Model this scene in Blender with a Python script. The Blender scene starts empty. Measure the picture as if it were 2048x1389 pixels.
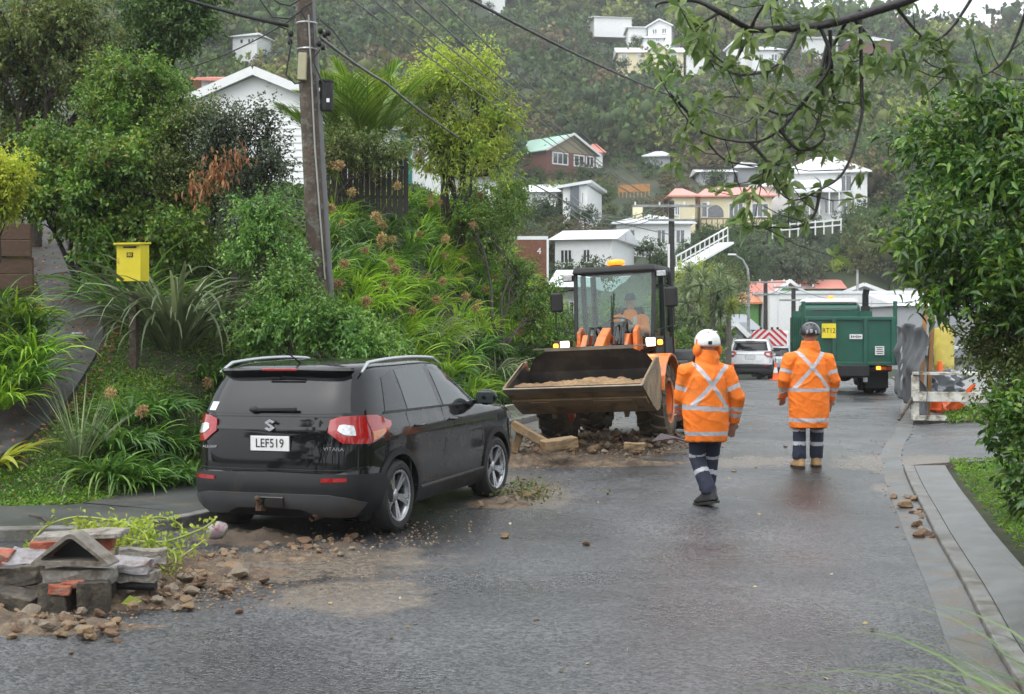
import bpy, bmesh, math, random
import numpy as np
from mathutils import Vector, Matrix, noise
from mathutils.bvhtree import BVHTree
R = math.radians
sc = bpy.context.scene
COL = sc.collection
# ------------------------------------------------------------ camera, world, sun
F, CX, HY, CH = 2700.0, 1024.0, 650.0, 1.95      # photo focal length / centre / horizon in photo pixels, eye height
cam_d = bpy.data.cameras.new('camera'); cam = bpy.data.objects.new('camera', cam_d); COL.objects.link(cam)
cam.location = (0, 0, CH); cam.rotation_euler = (R(90), 0, 0)
cam_d.sensor_width = 36; cam_d.lens = 36*F/2048; cam_d.shift_y = -(694.5-HY)/2048
cam_d.clip_start = .05; cam_d.clip_end = 3000
cam_d.dof.use_dof = True; cam_d.dof.focus_distance = 15.5; cam_d.dof.aperture_fstop = 6.3
sc.camera = cam
world = bpy.data.worlds.new('World'); sc.world = world; world.use_nodes = True
nt = world.node_tree; nt.nodes.clear()
SUN_EL, SUN_AZ = R(58), R(235)
sky = nt.nodes.new('ShaderNodeTexSky'); sky.sky_type = 'NISHITA'; sky.sun_disc = False
sky.sun_elevation = SUN_EL; sky.sun_rotation = SUN_AZ; sky.dust_density = 4; sky.air_density = 1.2; sky.ozone_density = 1
hs = nt.nodes.new('ShaderNodeHueSaturation'); hs.inputs['Saturation'].default_value = .22; hs.inputs['Value'].default_value = 1.0
mx = nt.nodes.new('ShaderNodeMixRGB'); mx.inputs[0].default_value = .6; mx.inputs[2].default_value = (10.2, 10.9, 11.6, 1)
bg = nt.nodes.new('ShaderNodeBackground'); bg.inputs[1].default_value = .105
ow = nt.nodes.new('ShaderNodeOutputWorld')
nt.links.new(sky.outputs[0], hs.inputs['Color']); nt.links.new(hs.outputs[0], mx.inputs[1])
nt.links.new(mx.outputs[0], bg.inputs[0]); nt.links.new(bg.outputs[0], ow.inputs[0])
sl = bpy.data.lights.new('sun', 'SUN'); sl.energy = 1.1; sl.angle = R(85); sl.color = (1, .97, .93)
so = bpy.data.objects.new('sun', sl); COL.objects.link(so)
sd = Vector((math.sin(SUN_AZ)*math.cos(SUN_EL), math.cos(SUN_AZ)*math.cos(SUN_EL), math.sin(SUN_EL)))
so.rotation_euler = sd.to_track_quat('Z', 'Y').to_euler(); so.location = (0, -5, 30)
sc.view_settings.view_transform = 'Standard'; sc.view_settings.look = 'None'
sc.view_settings.exposure = 0.95; sc.view_settings.gamma = 1; sc.view_settings.use_curve_mapping = False
cy = sc.cycles; cy.use_denoising = True; cy.max_bounces = 8; cy.transparent_max_bounces = 12
cy.volume_bounces = 1; cy.diffuse_bounces = 3; cy.glossy_bounces = 3; cy.transmission_bounces = 6
cy.sample_clamp_indirect = 4; cy.caustics_reflective = False; cy.caustics_refractive = False

def P(px, py, D):                                  # photo pixel + distance -> point in the world
    return Vector(((px-CX)/F*D, D, CH-(py-HY)/F*D))

# ------------------------------------------------------------ materials
def nd(t, k): return t.nodes.new('ShaderNode'+k)
def base_mat(name):
    m = bpy.data.materials.new(name); m.use_nodes = True; t = m.node_tree
    return m, t, t.nodes['Principled BSDF']
def M(name, col, rough=.6, metal=0, var=.15, scale=6, bump=0, bscale=80, coat=0, dirt=None, dirt_amt=.5, dirt_scale=3, world=False, spec=None):
    m, t, b = base_mat(name); L = t.links.new
    tc = nd(t, 'TexCoord'); n = nd(t, 'TexNoise'); n.inputs['Scale'].default_value = scale; n.inputs['Detail'].default_value = 5
    src = tc.outputs['Object']
    if world: g = nd(t, 'NewGeometry'); src = g.outputs['Position']
    L(src, n.inputs['Vector'])
    mr = nd(t, 'MapRange'); mr.inputs[1].default_value = .3; mr.inputs[2].default_value = .7; mr.inputs[3].default_value = 1-var; mr.inputs[4].default_value = 1+var
    L(n.outputs['Fac'], mr.inputs[0])
    h = nd(t, 'HueSaturation'); h.inputs['Color'].default_value = (*col, 1); L(mr.outputs[0], h.inputs['Value'])
    out = h.outputs[0]
    if dirt:
        n2 = nd(t, 'TexNoise'); n2.inputs['Scale'].default_value = dirt_scale; n2.inputs['Detail'].default_value = 8; n2.inputs['Roughness'].default_value = .65
        L(src, n2.inputs['Vector'])
        r2 = nd(t, 'MapRange'); r2.inputs[1].default_value = .62-dirt_amt*.3; r2.inputs[2].default_value = .72-dirt_amt*.15; L(n2.outputs['Fac'], r2.inputs[0])
        x = nd(t, 'MixRGB'); L(r2.outputs[0], x.inputs[0]); L(out, x.inputs[1]); x.inputs[2].default_value = (*dirt, 1); out = x.outputs[0]
    L(out, b.inputs['Base Color'])
    r = nd(t, 'MapRange'); r.inputs[1].default_value = .3; r.inputs[2].default_value = .7; r.inputs[3].default_value = max(0, rough-.08); r.inputs[4].default_value = min(1, rough+.08)
    L(n.outputs['Fac'], r.inputs[0]); L(r.outputs[0], b.inputs['Roughness'])
    b.inputs['Metallic'].default_value = metal; b.inputs['Coat Weight'].default_value = coat; b.inputs['Coat Roughness'].default_value = .05
    if spec is not None: b.inputs['Specular IOR Level'].default_value = spec
    if bump:
        nb = nd(t, 'TexNoise'); nb.inputs['Scale'].default_value = bscale; nb.inputs['Detail'].default_value = 4; L(src, nb.inputs['Vector'])
        bu = nd(t, 'Bump'); bu.inputs['Strength'].default_value = min(1, bump); bu.inputs['Distance'].default_value = .02
        L(nb.outputs['Fac'], bu.inputs['Height']); L(bu.outputs[0], b.inputs['Normal'])
    return m
def leafM(name, c1, c2, c3, rough=.42, trans=.25, patch=.9, odd=None):
    c1, c2, c3 = [tuple(v*1.42 for v in c) for c in (c1, c2, c3)]
    m, t, b = base_mat(name); L = t.links.new
    g = nd(t, 'NewGeometry'); cr = nd(t, 'ValToRGB'); e = cr.color_ramp.elements
    e[0].position = 0; e[0].color = (*c1, 1); e[1].position = .97 if odd else 1; e[1].color = (*c3, 1)
    k = e.new(.55); k.color = (*c2, 1)
    if odd: k = e.new(.985); k.color = (*odd, 1)
    L(g.outputs['Random Per Island'], cr.inputs[0])
    n = nd(t, 'TexNoise'); n.inputs['Scale'].default_value = patch; n.inputs['Detail'].default_value = 3; L(g.outputs['Position'], n.inputs['Vector'])
    mr = nd(t, 'MapRange'); mr.inputs[1].default_value = .3; mr.inputs[2].default_value = .7; mr.inputs[3].default_value = .68; mr.inputs[4].default_value = 1.4
    L(n.outputs['Fac'], mr.inputs[0])
    m2 = nd(t, 'MapRange'); m2.inputs[1].default_value = .3; m2.inputs[2].default_value = .7; m2.inputs[3].default_value = .485; m2.inputs[4].default_value = .515
    n2 = nd(t, 'TexNoise'); n2.inputs['Scale'].default_value = patch*1.7+.13; L(g.outputs['Position'], n2.inputs['Vector']); L(n2.outputs['Fac'], m2.inputs[0])
    h = nd(t, 'HueSaturation'); L(cr.outputs[0], h.inputs['Color']); L(mr.outputs[0], h.inputs['Value']); L(m2.outputs[0], h.inputs['Hue'])
    L(h.outputs[0], b.inputs['Base Color']); b.inputs['Roughness'].default_value = rough
    tr = nd(t, 'BsdfTranslucent'); h2 = nd(t, 'HueSaturation'); h2.inputs['Value'].default_value = 1.5; h2.inputs['Hue'].default_value = .49
    L(h.outputs[0], h2.inputs['Color']); L(h2.outputs[0], tr.inputs[0])
    ms = nd(t, 'MixShader'); ms.inputs[0].default_value = trans; L(b.outputs[0], ms.inputs[1]); L(tr.outputs[0], ms.inputs[2])
    L(ms.outputs[0], t.nodes['Material Output'].inputs[0])
    return m
def emitM(name, col, s):
    m, t, b = base_mat(name); b.inputs['Base Color'].default_value = (*col, 1)
    b.inputs['Emission Color'].default_value = (*col, 1); b.inputs['Emission Strength'].default_value = s; b.inputs['Roughness'].default_value = .2
    return m
def glassM(name, tint=(.8, .9, .88), a=.55, refl=.9):
    m, t, b = base_mat(name); L = t.links.new; t.nodes.remove(b)
    tr = nd(t, 'BsdfTransparent'); tr.inputs[0].default_value = (*tint, 1)
    gl = nd(t, 'BsdfGlossy'); gl.inputs['Roughness'].default_value = .03
    fr = nd(t, 'Fresnel'); fr.inputs[0].default_value = 1.5
    ad = nd(t, 'Math'); ad.operation = 'MULTIPLY_ADD'; ad.inputs[1].default_value = refl; ad.inputs[2].default_value = .01; L(fr.outputs[0], ad.inputs[0])
    ms = nd(t, 'MixShader'); L(ad.outputs[0], ms.inputs[0]); L(tr.outputs[0], ms.inputs[1]); L(gl.outputs[0], ms.inputs[2])
    L(ms.outputs[0], t.nodes['Material Output'].inputs[0]); return m

# ------------------------------------------------------------ mesh helpers
class MB:
    def __init__(s): s.v = []; s.f = []; s.m = []
    def add(s, vs, fs, mi=0, X=None):
        o = len(s.v)
        s.v += [tuple((X @ Vector(v)) if X is not None else v) for v in vs]
        s.f += [tuple(i+o for i in f) for f in fs]; s.m += [mi]*len(fs); return s
    def box(s, c, d, rot=None, mi=0, taper=1, X=None):
        x, y, z = d[0]/2, d[1]/2, d[2]/2; t = taper
        vs = [(-x, -y, -z), (x, -y, -z), (x, y, -z), (-x, y, -z), (-x*t, -y*t, z), (x*t, -y*t, z), (x*t, y*t, z), (-x*t, y*t, z)]
        m = Matrix.Translation(c)
        if rot is not None: m = m @ (rot if isinstance(rot, Matrix) else Matrix.Rotation(rot, 4, 'Z'))
        if X is not None: m = X @ m
        return s.add(vs, [(0, 3, 2, 1), (4, 5, 6, 7), (0, 1, 5, 4), (1, 2, 6, 5), (2, 3, 7, 6), (3, 0, 4, 7)], mi, m)
    def bar(s, a, b, w, h=None, mi=0):              # box beam from a to b
        a = Vector(a); b = Vector(b); d = b-a; q = d.to_track_quat('Y', 'Z').to_matrix().to_4x4()
        return s.box((0, 0, 0), (w, d.length, h or w), None, mi, 1, Matrix.Translation((a+b)/2) @ q)
    def tube(s, pts, rad, n=8, mi=0, caps=True):
        pts = [Vector(p) for p in pts]
        if not hasattr(rad, '__len__'): rad = [rad]*len(pts)
        rings = []; up = None
        for i, p in enumerate(pts):
            t = (pts[min(i+1, len(pts)-1)]-pts[max(i-1, 0)]).normalized()
            if up is None: up = t.orthogonal().normalized()
            up = (up-t*up.dot(t)); up = up.normalized() if up.length > 1e-6 else t.orthogonal().normalized()
            w = t.cross(up)
            rings.append([tuple(p+(up*math.cos(k*math.tau/n)+w*math.sin(k*math.tau/n))*rad[i]) for k in range(n)])
        return s.loft(rings, mi, caps)
    def loft(s, rings, mi=0, caps=True, closed=True):
        n = len(rings[0]); vs = [v for r in rings for v in r]; fs = []
        for i in range(len(rings)-1):
            for k in range(n if closed else n-1):
                fs.append((i*n+k, i*n+(k+1) % n, (i+1)*n+(k+1) % n, (i+1)*n+k))
        if caps: fs.append(tuple(range(n))[::-1]); fs.append(tuple((len(rings)-1)*n+k for k in range(n)))
        return s.add(vs, fs, mi)
    def lathe(s, prof, n=24, X=None, mi=0, caps=False):    # prof [(r, h)], axis = local Z of X
        o = len(s.v); s.loft([[(r*math.cos(k*math.tau/n), r*math.sin(k*math.tau/n), h) for k in range(n)] for r, h in prof], mi, caps)
        if X is not None:
            for i in range(o, len(s.v)): s.v[i] = tuple(X @ Vector(s.v[i]))
        return s
    def prism(s, poly, a, b, plane='xz', mi=0, X=None):    # polygon in a plane, extruded along the third axis from a to b
        def p(u, v, w): return {'xz': (u, w, v), 'yz': (w, u, v), 'xy': (u, v, w)}[plane]
        n = len(poly); vs = [p(u, v, a) for u, v in poly]+[p(u, v, b) for u, v in poly]
        fs = [tuple(range(n)), tuple(range(2*n-1, n-1, -1))]+[(k, k+n, (k+1) % n+n, (k+1) % n) for k in range(n)]
        return s.add(vs, fs, mi, X)
    def ball(s, c, r, n=12, m=8, mi=0, X=None):
        r = r if hasattr(r, '__len__') else (r, r, r)
        rings = [[(c[0]+r[0]*math.sin(j*math.pi/m)*math.cos(k*math.tau/n), c[1]+r[1]*math.sin(j*math.pi/m)*math.sin(k*math.tau/n), c[2]-r[2]*math.cos(j*math.pi/m)) for k in range(n)] for j in range(1, m)]
        vs = [v for q in rings for v in q]; o = len(vs); vs += [(c[0], c[1], c[2]-r[2]), (c[0], c[1], c[2]+r[2])]; fs = []
        for j in range(m-2):
            for k in range(n): fs.append((j*n+k, j*n+(k+1) % n, (j+1)*n+(k+1) % n, (j+1)*n+k))
        for k in range(n): fs.append((o, (k+1) % n, k)); fs.append((o+1, (m-2)*n+k, (m-2)*n+(k+1) % n))
        return s.add(vs, fs, mi, X)
def tag(o, label=None, cat=None, group=None, kind=None):
    if label: o['label'] = label
    if cat: o['category'] = cat
    if group: o['group'] = group
    if kind: o['kind'] = kind
    return o
def link(o, parent=None):
    COL.objects.link(o)
    if parent is not None: o.parent = parent
    return o
def fixn(me):
    b = bmesh.new(); b.from_mesh(me); bmesh.ops.recalc_face_normals(b, faces=b.faces); b.to_mesh(me); b.free()
def mkmesh(name, mb, mats, smooth=False, fix=True):
    me = bpy.data.meshes.new(name); me.from_pydata(mb.v, [], mb.f)
    for m in (mats if isinstance(mats, (list, tuple)) else [mats]): me.materials.append(m)
    if any(mb.m): me.polygons.foreach_set('material_index', mb.m)
    if fix: fixn(me)
    if smooth:
        me.polygons.foreach_set('use_smooth', [True]*len(me.polygons))
        me.set_sharp_from_angle(angle=R(smooth if smooth is not True else 40))
    me.update(); return me
def obj(name, mb, mats, parent=None, bevel=0, smooth=False, fix=True, kind=None, seg=2):
    me = mkmesh(name, mb, mats, smooth, fix); o = link(bpy.data.objects.new(name, me), parent)
    if bevel:
        md = o.modifiers.new('bevel', 'BEVEL'); md.width = bevel; md.segments = seg; md.limit_method = 'ANGLE'; md.angle_limit = R(35)
    if kind: o['kind'] = kind
    return o
def thing(name, label, cat, loc, rz=0, group=None, rot=None):
    o = bpy.data.objects.new(name, None); COL.objects.link(o); o.location = loc; o.empty_display_size = .2
    o.rotation_euler = rot or (0, 0, rz); return tag(o, label, cat, group)
def dup(o, loc=None, rz=None, label=None, scale=None, parent=None):
    def cp(a, par):
        c = a.copy(); COL.objects.link(c); c.parent = par
        for ch in [k for k in a.children]: cp(ch, c)
        return c
    c = cp(o, parent)
    if loc is not None: c.location = loc
    if rz is not None: c.rotation_euler = (0, 0, rz)
    if scale: c.scale = (scale,)*3 if not hasattr(scale, '__len__') else scale
    if label: c['label'] = label
    return c
def text(name, s, size, mat, parent, loc, rot=(R(90), 0, 0), ext=.002, xs=1, align='CENTER'):
    c = bpy.data.curves.new(name, 'FONT'); c.body = s; c.size = size; c.extrude = ext; c.align_x = align; c.align_y = 'CENTER'; c.resolution_u = 3
    c.materials.append(mat); t0 = bpy.data.objects.new(name, c); me = bpy.data.meshes.new_from_object(t0); bpy.data.objects.remove(t0)
    o = link(bpy.data.objects.new(name, me), parent); o.location = loc; o.rotation_euler = rot; o.scale = (xs, 1, 1); return o
def npmesh(name, V, Fa, mats, parent=None, smooth=False, kind=None, midx=None, linkit=True):
    V = np.asarray(V, np.float32).reshape(-1, 3); Fa = np.asarray(Fa, np.int32); k = Fa.shape[1]
    me = bpy.data.meshes.new(name); me.vertices.add(len(V)); me.vertices.foreach_set('co', V.ravel())
    me.loops.add(Fa.size); me.loops.foreach_set('vertex_index', Fa.ravel())
    me.polygons.add(len(Fa)); me.polygons.foreach_set('loop_start', np.arange(0, Fa.size, k, dtype=np.int32))
    for m in (mats if isinstance(mats, (list, tuple)) else [mats]): me.materials.append(m)
    if midx is not None: me.polygons.foreach_set('material_index', np.asarray(midx, np.int32))
    if smooth: me.polygons.foreach_set('use_smooth', np.ones(len(Fa), bool))
    me.update(calc_edges=True)
    if not linkit: return me
    o = link(bpy.data.objects.new(name, me), parent)
    if kind: o['kind'] = kind
    return o
# ------------------------------------------------------------ ground shape
def resample(poly, step=.5):
    p = [np.array(q, float) for q in poly]; out = []
    for i in range(len(p)-1):
        a, b, c, d = p[max(i-1, 0)], p[i], p[i+1], p[min(i+2, len(p)-1)]
        n = max(1, int(np.linalg.norm(c-b)/step))
        for k in range(n):
            t = k/n; out.append(.5*((2*b)+(c-a)*t+(2*a-5*b+4*c-d)*t*t+(3*b-a-3*c+d)*t**3))
    out.append(p[-1]); return np.array(out)
KL = resample([(-16, 11.2), (-12, 11.55), (-8, 11.9), (-5.2, 12.1), (-3.9, 12.25), (-3.2, 12.75), (-2.6, 14.2), (-1.5, 18), (.3, 24), (2.1, 30), (4.0, 37), (7.8, 53), (12.5, 72), (18, 92)])
KR = resample([(1.4, -8), (1.65, 0), (2.12, 4), (2.72, 7.4), (3.3, 9.9), (4.0, 13), (5.17, 18), (6.5, 22), (8.6, 29), (10.9, 37), (15, 53), (20, 72), (26, 92)])
def sdist(poly, x, y):
    x = np.atleast_1d(np.asarray(x, float)); y = np.atleast_1d(np.asarray(y, float)); best = np.full(x.shape, 1e9); sg = np.ones(x.shape)
    q = poly[::2] if len(poly) > 60 else poly
    for i in range(len(q)-1):
        a, b = q[i], q[i+1]; d = b-a; L2 = d@d
        t = np.clip(((x-a[0])*d[0]+(y-a[1])*d[1])/L2, 0, 1); ex = x-a[0]-t*d[0]; ey = y-a[1]-t*d[1]; r = ex*ex+ey*ey
        m = r < best; best = np.where(m, r, best); sg = np.where(m, np.sign(d[0]*(y-a[1])-d[1]*(x-a[0])+1e-12), sg)
    return np.sqrt(best)*sg
def ZR(y): return np.interp(y, [-50, 0, 12.5, 15, 18, 20, 26, 37, 48, 58, 70, 85, 100], [0, 0, 0, .05, .15, .22, .2, .02, -.13, -.38, -1.0, -2.2, -3.2])
CP = [(-900,1012,13.2),(-300,1012,13.2),(0,1010,13.5),(280,990,14.0),(390,980,14.4),(531,925,17.2),(600,890,18.6),(727,870,20.3),(948,826,25),(1087,798,30),(1253,770,40),(1400,745,55),
 (0,905,15),(-250,940,14.6),(-800,900,15.5),(150,850,15.6),(100,770,16.6),(190,700,17.6),(300,790,16.2),(140,640,19),(260,650,18.4),(400,740,17.4),(105,540,22),(70,460,26),(300,520,21),(0,600,19),(-300,640,19),
 (450,650,19),(550,570,20.5),(630,590,21),(720,640,22.5),(800,650,25),(900,660,28),(1030,690,32),
 (650,455,25),(760,450,27.5),(870,475,30.5),(1000,560,34.5),(1080,640,38),(1150,690,43),
 (500,400,32),(650,410,34),(300,400,30),(100,400,31),(-200,380,30),(-800,300,30),(900,430,40),(1000,520,46),(1120,650,52),(800,400,45),
 (1200,720,60),(1500,722,70),(1700,735,75),(1900,720,70),(2200,720,60),(2600,720,60),(1060,650,75),(900,560,80),(700,450,80),(300,350,80),(-300,300,80),
 (1420,715,55),(1600,735,90),(1800,730,90),(1600,690,105),(1800,690,105),(2100,680,100),(2600,670,100),
 (1200,585,92),(1100,580,85),(1300,560,100),(1400,530,108),(1310,500,118),(1150,450,125),(1000,440,120),(1420,458,135),(1640,440,138),(1550,490,125),(1750,480,125),(1600,560,115),(1750,570,112),(2100,480,125),
 (1130,360,165),(1310,335,172),(1500,340,170),(1400,380,155),(1650,330,165),(1900,330,165),(900,330,150),(600,300,130),(300,260,120),
 (1000,230,215),(1300,240,215),(1600,240,215),(1900,240,215),(2400,240,200),(700,150,200),(500,100,215),(200,80,200),(-400,50,200),
 (1310,135,260),(1500,110,275),(1250,92,285),(1700,130,290),(2000,150,285),(1000,60,290),(700,0,270),(300,-60,270),(-500,-150,270),
 (1640,135,335),(1850,140,335),(2100,140,335),(2500,120,335),(1480,85,345),(1200,-60,350),(900,-120,350),(500,-190,350),(0,-250,350),(-800,-300,350),(1700,190,480),(2300,190,480),(1000,-60,480),(0,-200,480)]
_cp = np.array(CP, float); _u = np.stack([(_cp[:, 0]-CX)/F*4, np.log(_cp[:, 2])], 1); _e = (HY-_cp[:, 1])/F
def _phi(r2): return np.where(r2 > 1e-12, .5*r2*np.log(np.maximum(r2, 1e-12)), 0)
_n = len(_u); _K = _phi(((_u[:, None]-_u[None])**2).sum(-1))+np.eye(_n)*.004
_A = np.zeros((_n+3, _n+3)); _A[:_n, :_n] = _K; _A[:_n, _n:] = np.c_[np.ones(_n), _u]; _A[_n:, :_n] = _A[:_n, _n:].T
_w = np.linalg.solve(_A, np.r_[_e, np.zeros(3)])
def ZB(x, y):
    y = np.maximum(y, 4.0); u = np.stack([np.clip(x/y, -1.1, 1.1)*4, np.log(y)], -1)
    out = np.zeros(len(u))
    for i in range(0, len(u), 4000):
        q = u[i:i+4000]; out[i:i+4000] = _phi(((q[:, None]-_u[None])**2).sum(-1))@_w[:_n]+_w[_n]+q@_w[_n+1:]
    return CH+out*y
def sm(t): t = np.clip(t, 0, 1); return t*t*(3-2*t)
def G(x, y):
    s = np.ndim(x) == 0 and np.ndim(y) == 0
    x = np.atleast_1d(np.asarray(x, float)); y = np.atleast_1d(np.asarray(y, float))
    x, y = np.broadcast_arrays(x, y); x = x.ravel(); y = y.ravel()
    zr = ZR(y); zb = ZB(x, y); dl = sdist(KL, x, y); dr = -sdist(KR, x, y)
    z = zr.copy()
    tl = sm((dl-1.3)/1.0); z = np.where(dl > 0, (zr+.10)*(1-tl)+zb*tl, z)
    tr = sm((dr-5)/8); zq = zr+.09+.04*np.maximum(dr, 0); z = np.where(dr > 0, zq*(1-tr)+np.where(y > 45, zb, zq)*tr, z)
    far = sm((y-72)/14); z = z*(1-far)+zb*far
    return float(z[0]) if s else z
def gz(x, y): return Vector((x, y, G(x, y)))
def PG(px, py, D0=8, D1=60):                         # where the ray through a photo pixel meets the ground
    d = np.linspace(D0, D1, 260); x = (px-CX)/F*d; z = CH-(py-HY)/F*d; g = G(x, d); k = np.argmax(z <= g)
    return Vector((x[k], d[k], g[k]))

soil = M('bank_soil', (.03, .04, .014), .95, var=.4, scale=1.5, bump=.6, bscale=12, dirt=(.06, .045, .028), dirt_amt=.5, world=True)
hillm = M('hill_ground', (.03, .045, .018), 1, var=.5, scale=.06, bump=.3, bscale=1, dirt=(.06, .05, .028), dirt_amt=.35, dirt_scale=.03, world=True)
# terrain sheet, fine near the camera, coarse on the hill
na, nl = 190, 230
av = np.tan(np.linspace(-.82, .82, na)); lv = np.linspace(math.log(2.6), math.log(560), nl)
AA, LL = np.meshgrid(av, lv); Y = np.exp(LL).ravel(); X = AA.ravel()*Y
Z = G(X, Y)
dl = sdist(KL, X, Y); dr = -sdist(KR, X, Y)
inside = (dl < 1.75) & (dr < 1.9) & (Y < 90); Z = np.where(inside, Z-.16-.0*Y, Z)
jit = np.array([noise.noise(Vector((a*.9, b*.9, 0))) for a, b in zip(X[::1], Y[::1])]); Z = Z+np.where(inside, 0, jit*.12*np.clip(Y/40, .5, 8))
idx = np.arange(na*nl).reshape(nl, na); Fq = np.stack([idx[:-1, :-1], idx[:-1, 1:], idx[1:, 1:], idx[1:, :-1]], -1).reshape(-1, 4)
fy = Y[Fq[:, 0]]
near = fy < 75
npmesh('ground', np.c_[X, Y, Z], Fq[near], soil, smooth=True, kind='structure')
npmesh('hill', np.c_[X, Y, Z], Fq[~near], hillm, smooth=True, kind='structure')
b = MB(); b.box((0, -30, -.5), (160, 65.6, .8)); obj('ground', b, soil, kind='structure')

# asphalt
def asphalt():
    m, t, b = base_mat('wet_asphalt'); L = t.links.new
    g = nd(t, 'NewGeometry'); pos = g.outputs['Position']
    def noi(s, d=4, r=.5):
        n = nd(t, 'TexNoise'); n.inputs['Scale'].default_value = s; n.inputs['Detail'].default_value = d; n.inputs['Roughness'].default_value = r; L(pos, n.inputs['Vector']); return n.outputs['Fac']
    def rng(src, a, b_, c, d):
        q = nd(t, 'MapRange'); q.inputs[1].default_value = a; q.inputs[2].default_value = b_; q.inputs[3].default_value = c; q.inputs[4].default_value = d; L(src, q.inputs[0]); return q.outputs[0]
    def math_(op, a, b_):
        q = nd(t, 'Math'); q.operation = op
        for i, v in enumerate((a, b_)):
            if isinstance(v, (int, float)): q.inputs[i].default_value = v
            else: L(v, q.inputs[i])
        return q.outputs[0]
    vo = nd(t, 'TexVoronoi'); vo.inputs['Scale'].default_value = 48; L(pos, vo.inputs['Vector'])
    stone = nd(t, 'ValToRGB'); e = stone.color_ramp.elements; e[0].color = (.014, .015, .017, 1); e[1].color = (.10, .10, .102, 1); e[0].position = .1; e[1].position = .95
    sp = nd(t, 'SeparateColor'); L(vo.outputs['Color'], sp.inputs[0]); L(sp.outputs[0], stone.inputs[0])
    hv = nd(t, 'HueSaturation'); L(stone.outputs[0], hv.inputs['Color']); L(rng(noi(.45, 6, .62), .32, .68, .42, 1.45), hv.inputs['Value'])
    # mud spread along the left side and by the right gutter
    sx = nd(t, 'SeparateXYZ'); L(pos, sx.inputs[0]); x, y = sx.outputs[0], sx.outputs[1]
    def spot(cx, cy, rx, ry, rot=-.28):
        dx = math_('SUBTRACT', x, cx); dy = math_('SUBTRACT', y, cy); c, s = math.cos(rot), math.sin(rot)
        u = math_('DIVIDE', math_('ADD', math_('MULTIPLY', dx, c), math_('MULTIPLY', dy, -s)), rx); v = math_('DIVIDE', math_('ADD', math_('MULTIPLY', dx, s), math_('MULTIPLY', dy, c)), ry)
        return rng(math_('ADD', math_('MULTIPLY', u, u), math_('MULTIPLY', v, v)), 0, 1, 1, 0)
    sp_ = [(-3.6, 9.6, 1.5, 1.5), (-1.9, 10.9, 2.2, 1.2), (.0, 15.3, 1.0, 2.2), (.9, 18.6, 2.2, 1.5), (1.6, 22, 1.6, 5), (5.0, 17.6, 1.3, 1.3), (-1.15, 9.7, .9, 1.1), (4.6, 15.0, .6, 1.5), (-3.9, 8.6, 1.3, .8), (3.2, 17.8, 1.2, .8)]
    acc = None
    for q in sp_: o = spot(*q); acc = o if acc is None else math_('MAXIMUM', acc, o)
    fine = noi(2.6, 9, .68)
    mud = rng(math_('ADD', math_('MULTIPLY', acc, .62), fine), .80, .98, 0, .72)
    grit = rng(noi(14, 6, .7), .35, .6, .25, 1); mud = math_('MULTIPLY', mud, grit)
    mc = nd(t, 'MixRGB'); L(mud, mc.inputs[0]); L(hv.outputs[0], mc.inputs[1]); mc.inputs[2].default_value = (.20, .155, .105, 1)
    # darker patched strip
    L(mc.outputs[0], b.inputs['Base Color'])
    wet = noi(.42, 4, .55)
    ro = rng(wet, .40, .62, .2, .5); ro2 = math_('MAXIMUM', ro, math_('MULTIPLY', mud, .75)); L(ro2, b.inputs['Roughness'])
    b.inputs['Specular IOR Level'].default_value = .75
    bu = nd(t, 'Bump'); bu.inputs['Strength'].default_value = .6; bu.inputs['Distance'].default_value = .008
    hgt = math_('ADD', math_('MULTIPLY', vo.outputs['Distance'], -1.0), math_('MULTIPLY', noi(30, 3), .6)); L(hgt, bu.inputs['Height']); L(bu.outputs[0], b.inputs['Normal'])
    return m
ASPH = asphalt()
gx = np.arange(-20, 26, .3); gy = np.arange(-8, 92, .3); XX, YY = np.meshgrid(gx, gy); x = XX.ravel(); y = YY.ravel()
dlr = sdist(KL, x, y); drr = -sdist(KR, x, y); z = ZR(y)+.003
idx = np.arange(len(x)).reshape(XX.shape); Fq = np.stack([idx[:-1, :-1], idx[:-1, 1:], idx[1:, 1:], idx[1:, :-1]], -1).reshape(-1, 4)
ok = (dlr[Fq] < .5).all(1) & (drr[Fq] < .5).all(1) & (y[Fq] < 90).all(1)
npmesh('road', np.c_[x, y, z], Fq[ok], ASPH, smooth=True, kind='structure')

def ribbon(mb, poly, o1, o2, h1, h2, y0=-99, y1=999, drop=.2, ends=True, mi=0, x0=-99):   # solid strip between two offsets (left positive) on the road profile
    q = poly; t = np.gradient(q, axis=0); t /= np.linalg.norm(t, axis=1)[:, None]; n = np.stack([-t[:, 1], t[:, 0]], 1)
    rings = []
    for i in range(len(q)):
        if not (y0 <= q[i, 1] <= y1) or q[i, 0] < x0: continue
        a = q[i]+n[i]*o1; c = q[i]+n[i]*o2; za = float(ZR(q[i, 1]))
        rings.append([(a[0], a[1], za-drop), (a[0], a[1], za+h1), (c[0], c[1], za+h2), (c[0], c[1], za-drop)])
    return mb.loft(rings, mi, ends)
conc = M('wet_concrete', (.12, .122, .12), .38, var=.25, scale=2.2, bump=.3, bscale=60, dirt=(.1, .1, .095), dirt_amt=.5, world=True)
conc_d = M('dark_footpath_asphalt', (.06, .062, .062), .4, var=.3, scale=1.5, bump=.5, bscale=70, dirt=(.1, .08, .055), dirt_amt=.35, world=True)
kerbm = M('kerb_concrete', (.15, .148, .138), .5, var=.3, scale=5, bump=.4, bscale=40, dirt=(.08, .07, .05), dirt_amt=.5, world=True)
b = MB(); ribbon(b, KL, 0, .14, .115, .12); obj('kerb', b, kerbm, kind='structure', bevel=.015)
b = MB(); ribbon(b, KL, .143, 1.5, .118, .13); obj('footpath', b, conc_d, kind='structure')
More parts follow.
